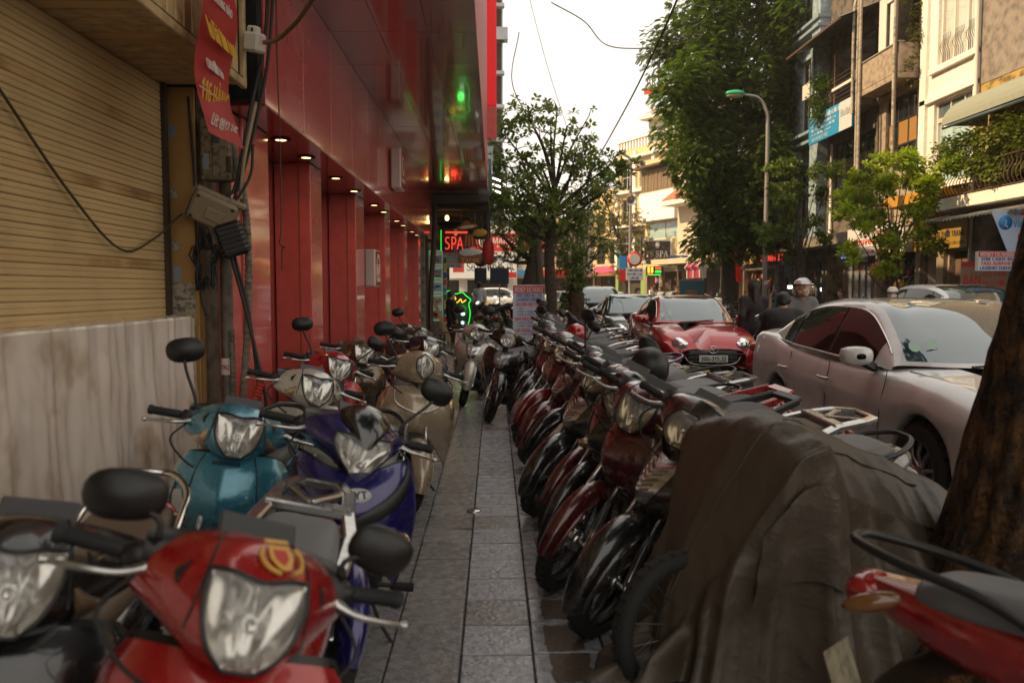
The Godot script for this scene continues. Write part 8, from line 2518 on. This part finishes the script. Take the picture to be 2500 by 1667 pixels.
	for q in [[V([.78,9.5,-26, .55,7.8,-25.4, 1.2,6.35,-24.5, 1.6,6.0,-24]), .016, "thin wire dropping from the tower side to the lopped tree"], [V([2.55,6.15,-9.5, 2.75,5.95,-12, 3.0,5.80,-17, 3.25,5.8,-23, 3.2,5.6,-25]), .018, "thick black wire crossing from the great tree to the lopped tree"], [V([2.6,14.5,-38, 4.2,14.0,-39, 5.2,12.6,-38, 7.0,11.6,-35]), .03, "thin slack wire running into the great tree's crown"], [V([-.4,7.2,-31, 3,6.4,-38, 8,6.2,-46]), .02, "faint wire across the street above the parked cars"], [V([1.0,20,-44, 2.6,14,-44, 3.4,11,-43, 4,8.8,-42]), .018, "faint wire falling through the pale sky"]]:
		solo("overhead_wire", q[2], "wire", cable(q[0], q[1], 30, 5), w)
	# helmets left on bikes
	for q in [[.98, 5.15, 1.02, "black open helmet hung on a handlebar in the right row", "black_plastic"], [.92, 9.2, 1.0, "red helmet with bars hung on a handlebar in the right row", "paint_red"]]:
		var h := thing("helmet", q[3], "helmet", P(q[0], q[1], q[2]))
		h.rotation = Vector3(.5, .8, .3)
		part(h, "shell", G.new().lathe([[0, .135], [.06, .125], [.105, .085], [.128, .01], [.125, -.06], [.118, -.062], [.112, .0], [.09, .075], [0, .115]], 24), mt(q[4]))
		part(h, "strap", G.new().tube(spl(V([-.11,-.05,0, -.06,-.16,.02, .06,-.16,.02, .11,-.05,0]), 12), .007, 5), mt("rubber"))
	# crest and name plates stuck on the nearest motorbikes are parts of those bikes, see decals()

func decals(red: Node3D, teal: Node3D, violet: Node3D):
	var rake := deg_to_rad(26.0)
	var axis := Vector3(0, cos(rake), -sin(rake)).normalized()
	var piv := Vector3(0, .60, .44)
	var S := func(deg: float) -> Transform3D: return Transform3D(Basis(), piv) * Transform3D(Basis(axis, deg_to_rad(deg)), Vector3.ZERO) * Transform3D(Basis(), -piv)
	var ym := mt("crest_yellow", L(.55, .30, .05), .5); var rm := mt("crest_red", L(.40, .03, .02), .5)
	# crest: shield with scrolls on the brow of the red cowl
	var cow: Array = kinds["u"].cowl
	var onb := func(u: float, v: float, d: float) -> Transform3D:
		var p := pat(cow, u, v); var nn := pnorm(cow, u, v)
		var up := (Vector3.UP - nn * nn.y).normalized()
		return Transform3D(Basis(up.cross(nn), up, nn), p + nn * d)
	var cx: Transform3D = S.call(18.0) * onb.call(.16, .24, .002)
	var sh := part(red, "crest", G.new(false).ext(PackedVector2Array([Vector2(-.022, .03), Vector2(.022, .03), Vector2(.024, -.005), Vector2(.012, -.03), Vector2(0, -.036), Vector2(-.012, -.03), Vector2(-.024, -.005)]), 0, .002), ym, cx)
	part(sh, "crest_inner", G.new(false).ext(PackedVector2Array([Vector2(-.014, .018), Vector2(.014, .018), Vector2(.014, -.006), Vector2(0, -.024), Vector2(-.014, -.006)]), 0, .0028), rm)
	for sd in [-1, 1]: part(sh, "crest_scroll", G.new().tube(spl(V([sd * .034,.022,.001, sd * .042,.0,.001, sd * .034,-.028,.001, sd * .012,-.044,.001]), 14), .005, 5), ym)
	part(sh, "crest_top", G.new(false).cbox(Vector3(0, .042, .001), Vector3(.05, .010, .002), .001), ym)
	# lettering on the teal and the oval on the violet shield
	var ap: Array = kinds["u"].apron
	var p0 := pat(ap, 0, .14)
	var nn0 := pnorm(ap, 0, .14)
	var up0 := (Vector3.UP - nn0 * nn0.y).normalized()
	text(teal, "HONDA", Transform3D(Basis(up0.cross(nn0), up0, nn0), p0 + nn0 * .004), .11, .018, mt("black_ink"), "Droid Sans Bold", .002)
	for sd in [-1, 1]:
		var dg := G.new()
		if sd > 0: pg(dg, ap, .42, .70, [.52, .46, .50], [.80, .70, .58], 5, 8, .004)
		else: pg(dg, ap, .42, .70, [-.80, -.70, -.58], [-.52, -.46, -.50], 5, 8, .004)
		part(teal, "decal", dg, mt("decal_silver", L(.45, .45, .44), .4, .3))
		part(teal, "shield_seam", G.new().tube(range(12).map(func(i): return pat(ap, sd * lerpf(.36, .52, i / 11.0), lerpf(.02, .95, i / 11.0)) + Vector3(0, 0, .002)), .003, 5), mt("black_plastic"))
	var as_: Array = kinds["s"].apron
	var p1 := pat(as_, .14, .30, true); var n1 := pnorm(as_, .14, .30)
	var u1 := (Vector3.UP - n1 * n1.y).normalized()
	var ox := Transform3D(Basis(u1.cross(n1), u1, n1), p1 + n1 * .012)
	var ov := part(violet, "oval_sticker", G.new().lathe([[0, .002], [.05, .002], [.05, 0]], 28, Transform3D(Basis(Vector3.RIGHT, PI / 2) * Basis.from_scale(Vector3(1.15, 1, .56)), Vector3.ZERO)), mt("sign_cloth"), ox)
	text(ov, "KYT", X(Vector3(0, 0, .003)), .075, .030, mt("black_ink"), "Droid Sans Bold", .002)

func parked_bikes():
	var red := paint("red", L(.34, .010, .010), {"m": .25})
	var teal := paint("teal", L(.05, .23, .32), {"m": .4})
	var violet := paint("violet", L(.016, .012, .115), {"m": .35})
	var white := paint("white", L(.50, .47, .41))
	var beige := paint("beige", L(.40, .31, .21), {"m": .25})
	var bronze := paint("bronze", L(.12, .075, .035), {"m": .5})
	var navy := paint("navy", L(.02, .018, .035), {"m": .4})
	var black := paint("black", L(.014, .012, .012), {"m": .2})
	var grey := paint("graphite", L(.05, .048, .05), {"m": .4})
	var maroon := paint("maroon", L(.085, .012, .012), {"m": .3})
	var silver := paint("silver", L(.30, .29, .28), {"m": .6})
	var lg := "motorbikes parked along the left wall"
	var l := [
		["u", red, {"x": -.71, "f": 1.84, "yaw": 5, "steer": 18, "lean": 12, "rack": "deck", "second": mt("black_plastic"), "seat": mt("seat_grey"), "crest": true, "mx": .265, "my": 1.06, "mtilt": -.1, "label": "large red motorbike in the foreground with crest above its headlight"}],
		["u", black, {"x": -1.15, "f": 1.95, "yaw": 10, "steer": 10, "rack": "loop", "rail": mt("chrome"), "seat": mt("seat_brown"), "mirrors": 0, "label": "black and silver motorbike cut off at the lower left corner"}],
		["u", teal, {"x": -1.20, "f": 3.66, "yaw": 4, "steer": 14, "mirrors": 1, "my": 1.22, "mx": .27, "stripe": mt("white_print"), "label": "teal motorbike facing the camera before the plastic sheeting"}],
		["s", violet, {"x": -.67, "f": 3.44, "yaw": 3, "steer": 22, "mirrors": 2, "seat": mt("seat_grey"), "label": "violet sport motorbike with black visor and oval sticker"}],
		["u", white, {"x": -1.24, "f": 5.12, "yaw": 8, "steer": 20, "mirrors": 0, "label": "white motorbike behind the violet one, headlight toward camera"}],
		["u", paint("bright_red", L(.42, .008, .012), {"m": .2}), {"x": -1.36, "f": 6.42, "yaw": 8, "steer": 22, "mirrors": 3, "rack": "loop", "rail": mt("chrome"), "label": "small bright red motorbike beside the red pillars with round mirror"}],
		["v", beige, {"x": -.68, "f": 6.08, "yaw": 8, "steer": 12, "mirrors": 1, "label": "beige rounded scooter with round headlight and chrome trim"}],
		["u", bronze, {"x": -1.36, "f": 7.75, "yaw": 6, "steer": 15, "mirrors": 2, "second": silver, "label": "bronze and grey motorbike behind the bright red one"}],
		["u", navy, {"x": -.82, "f": 8.5, "yaw": 4, "steer": 25, "mirrors": 0, "seat": mt("seat_grey"), "label": "dark navy motorbike behind the beige scooter"}],
		["a", grey, {"x": -1.1, "f": 10.4, "yaw": 12, "steer": 8, "mirrors": 1, "label": "large graphite scooter parked last along the red wall"}],
		["a", black, {"x": -1.35, "f": 11.4, "yaw": 6, "steer": 15, "mirrors": 0, "label": "black scooter half hidden behind the graphite one"}]]
	var made := []
	for q in l:
		q[2].group = lg
		made.append(bike(q[0], q[1], q[2]))
	decals(made[0], made[2], made[3])
	var pick := [maroon, black, red, grey, maroon, black, silver, red, black, grey, maroon, navy]
	var kd := ["u", "u", "s", "u", "a", "u", "u", "u", "s", "u", "u", "u"]
	# right-hand row: front wheel contact x, f; they head for the walkway
	var dred := paint("deep_red", L(.17, .008, .010), {"m": .25})
	var umber := paint("umber", L(.035, .022, .016), {"m": .3})
	var row := [
		[.52, 3.53, "a", umber, {"rack": "loop", "seat": mt("seat_grey"), "mirrors": 0, "label": "dark umber scooter directly behind the covered motorbike"}],
		[.445, 4.06, "u", maroon, {"rack": "deck", "seat": mt("seat_brown"), "mirrors": 0, "refl": mt("reflector_old"), "rim": mt("rim_dark"), "label": "maroon motorbike with brown seat and flat silver rack"}],
		[.40, 4.49, "s", black, {"rack": "wing", "rail": mt("black_plastic"), "mirrors": 0, "label": "black sport motorbike between two maroon ones in the right row"}],
		[.395, 4.94, "u", maroon, {"rack": "wing", "rail": red, "mirrors": 0, "stripe": mt("yellow_print"), "refl": mt("reflector_old"), "label": "maroon motorbike with red tail wing and yellow print"}],
		[.39, 5.45, "a", grey, {"rack": "loop", "mirrors": 2, "mx": .24, "my": 1.25, "seat": mt("seat_grey"), "refl": mt("reflector_old"), "label": "graphite scooter with dusty headlight and tall mirror"}],
		[.39, 5.96, "u", white, {"rack": "deck", "side": black, "fender": white, "cowl": grey, "mirrors": 0, "seat": mt("seat_grey"), "label": "motorbike with white front mudguard and silver rack"}],
		[.40, 6.5, "s", black, {"rack": "loop", "mirrors": 1, "mx": .24, "my": 1.25, "label": "black motorbike with tall slim mirror in the right row"}],
		[.40, 7.04, "a", maroon, {"rack": "deck", "mirrors": 0, "rim": mt("alu"), "seat": mt("seat_grey"), "label": "maroon scooter with alloy wheels in the right row"}],
		[.335, 7.70, "u", maroon, {"rack": "loop", "rail": violet, "mirrors": 0, "fender": dred, "seat": mt("seat_grey"), "label": "red motorbike with red mudguard and violet grab rail"}],
		[.33, 8.35, "v", silver, {"rack": "deck", "side": black, "mirrors": 2, "mx": .24, "my": 1.25, "label": "silver fronted rounded scooter in the right row"}],
		[.34, 9.0, "u", dred, {"rack": "loop", "mirrors": 0, "label": "red motorbike in the middle of the right row"}],
		[.33, 9.6, "s", black, {"rack": "loop", "mirrors": 3, "rail": mt("chrome"), "label": "black sport motorbike behind the deep red one in the right row"}],
		[.42, 10.3, "a", maroon, {"rack": "loop", "mirrors": 2, "label": "maroon scooter half way along the right row before the tree"}],
		[.45, 10.9, "u", dred, {"rack": "loop", "mirrors": 0, "side": white, "label": "red and white motorbike near the stub tree"}],
		[.48, 11.6, "a", navy, {"rack": "loop", "mirrors": 1, "label": "navy scooter near the stub tree"}],
		[.50, 12.2, "u", paint("mint", L(.10, .36, .33)), {"rack": "loop", "mirrors": 2, "label": "mint green motorbike before the stub tree"}],
		[.52, 12.9, "s", black, {"rack": "loop", "mirrors": 3, "label": "black sport motorbike before the stub tree"}],
		[.55, 13.6, "u", dred, {"rack": "deck", "mirrors": 1, "label": "red motorbike with silver rack before the stub tree"}],
		[.58, 14.4, "s", navy, {"rack": "loop", "mirrors": 3, "label": "navy sport motorbike beside the stub tree"}],
		[.6, 15.2, "u", black, {"rack": "loop", "mirrors": 2, "label": "black motorbike standing close to the money exchange board"}],
		[.62, 16.0, "u", dred, {"rack": "loop", "mirrors": 3, "label": "red motorbike last of the right row"}]]
	var rg := "motorbikes parked in a row along the kerb"
	for i in row.size():
		var q: Array = row[i]
		var yaw := -68.0 + rng.randf_range(-6, 6)
		var hd := Vector2(sin(deg_to_rad(yaw)), cos(deg_to_rad(yaw)))
		var d: Dictionary = q[4]
		d.x = q[0] - hd.x * .60 + rng.randf_range(-.05, .06)
		d.f = q[1] + hd.y * .60
		d.yaw = yaw
		d.steer = 34.0 + rng.randf_range(-8, 6)
		d.lean = 8.0 + rng.randf_range(-1.5, 1.5)
		d.group = rg
		if not d.has("refl"): d.refl = mt("reflector_old")
		if not d.has("fender") and i % 2 == 0: d.fender = black
		bike(q[2], q[3], d)
	bike("a", white, {"x": -.30, "f": 11.3, "yaw": -10, "steer": 14, "mirrors": 1, "rim": mt("rim_bronze"), "label": "white scooter facing the camera at the walkway's edge", "group": rg})
	bike("a", black, {"x": .12, "f": 9.95, "yaw": -16, "steer": 22, "mirrors": 1, "rim": mt("rim_bronze"), "panel": silver, "label": "black scooter with silver grille facing the camera on the walkway", "group": rg})
	# the red one whose tail looks out at the lower right
	bike("u", paint("old_red", L(.30, .008, .010), {"m": .15, "t": "mottle"}), {"x": 1.66, "f": 1.42, "yaw": 49, "steer": 10, "lean": 6, "mirrors": 0, "rack": "loop", "seat": mt("seat_grey"), "num": ["29-T1", "574.33"], "stripe": mt("white_print"), "label": "red motorbike seen from its tail at the lower right corner"})
	# across the street and at the far end
	for q in [[.2, 24.5, 175, black, "dark motorbike on the pavement behind the white shirted person"], [-.15, 26.0, 165, maroon, "maroon motorbike parked beside the neon shop"], [.5, 27.5, 170, red, "red and black motorbike behind the sandwich board"], [8.9, 25.0, -90, black, "black motorbike on the far side by the lamp post"], [9.0, 30.5, -85, grey, "grey motorbike beside the big dark tree trunk"], [8.8, 21.5, -90, black, "black motorbike on the far side under the blue tarpaulin"]]:
		bike("u", q[3], {"x": q[0], "f": q[1], "yaw": q[2], "mirrors": 3, "label": q[4], "y": -.08 if q[0] > 5 else 0.0})

func _ready():
	rng.seed = 20240
	camera_and_light()
	hw_mats()
	car_mats()
	pane_mats()
	odd_mats()
	ground_and_road()
	shutter_house()
	red_shop()
	right_houses()
	all_trees()
	all_cars()
	banner_and_wires()
	bike_kinds()
	parked_bikes()
	covered_bike()
	left_shops()
	street_things()
	all_people()
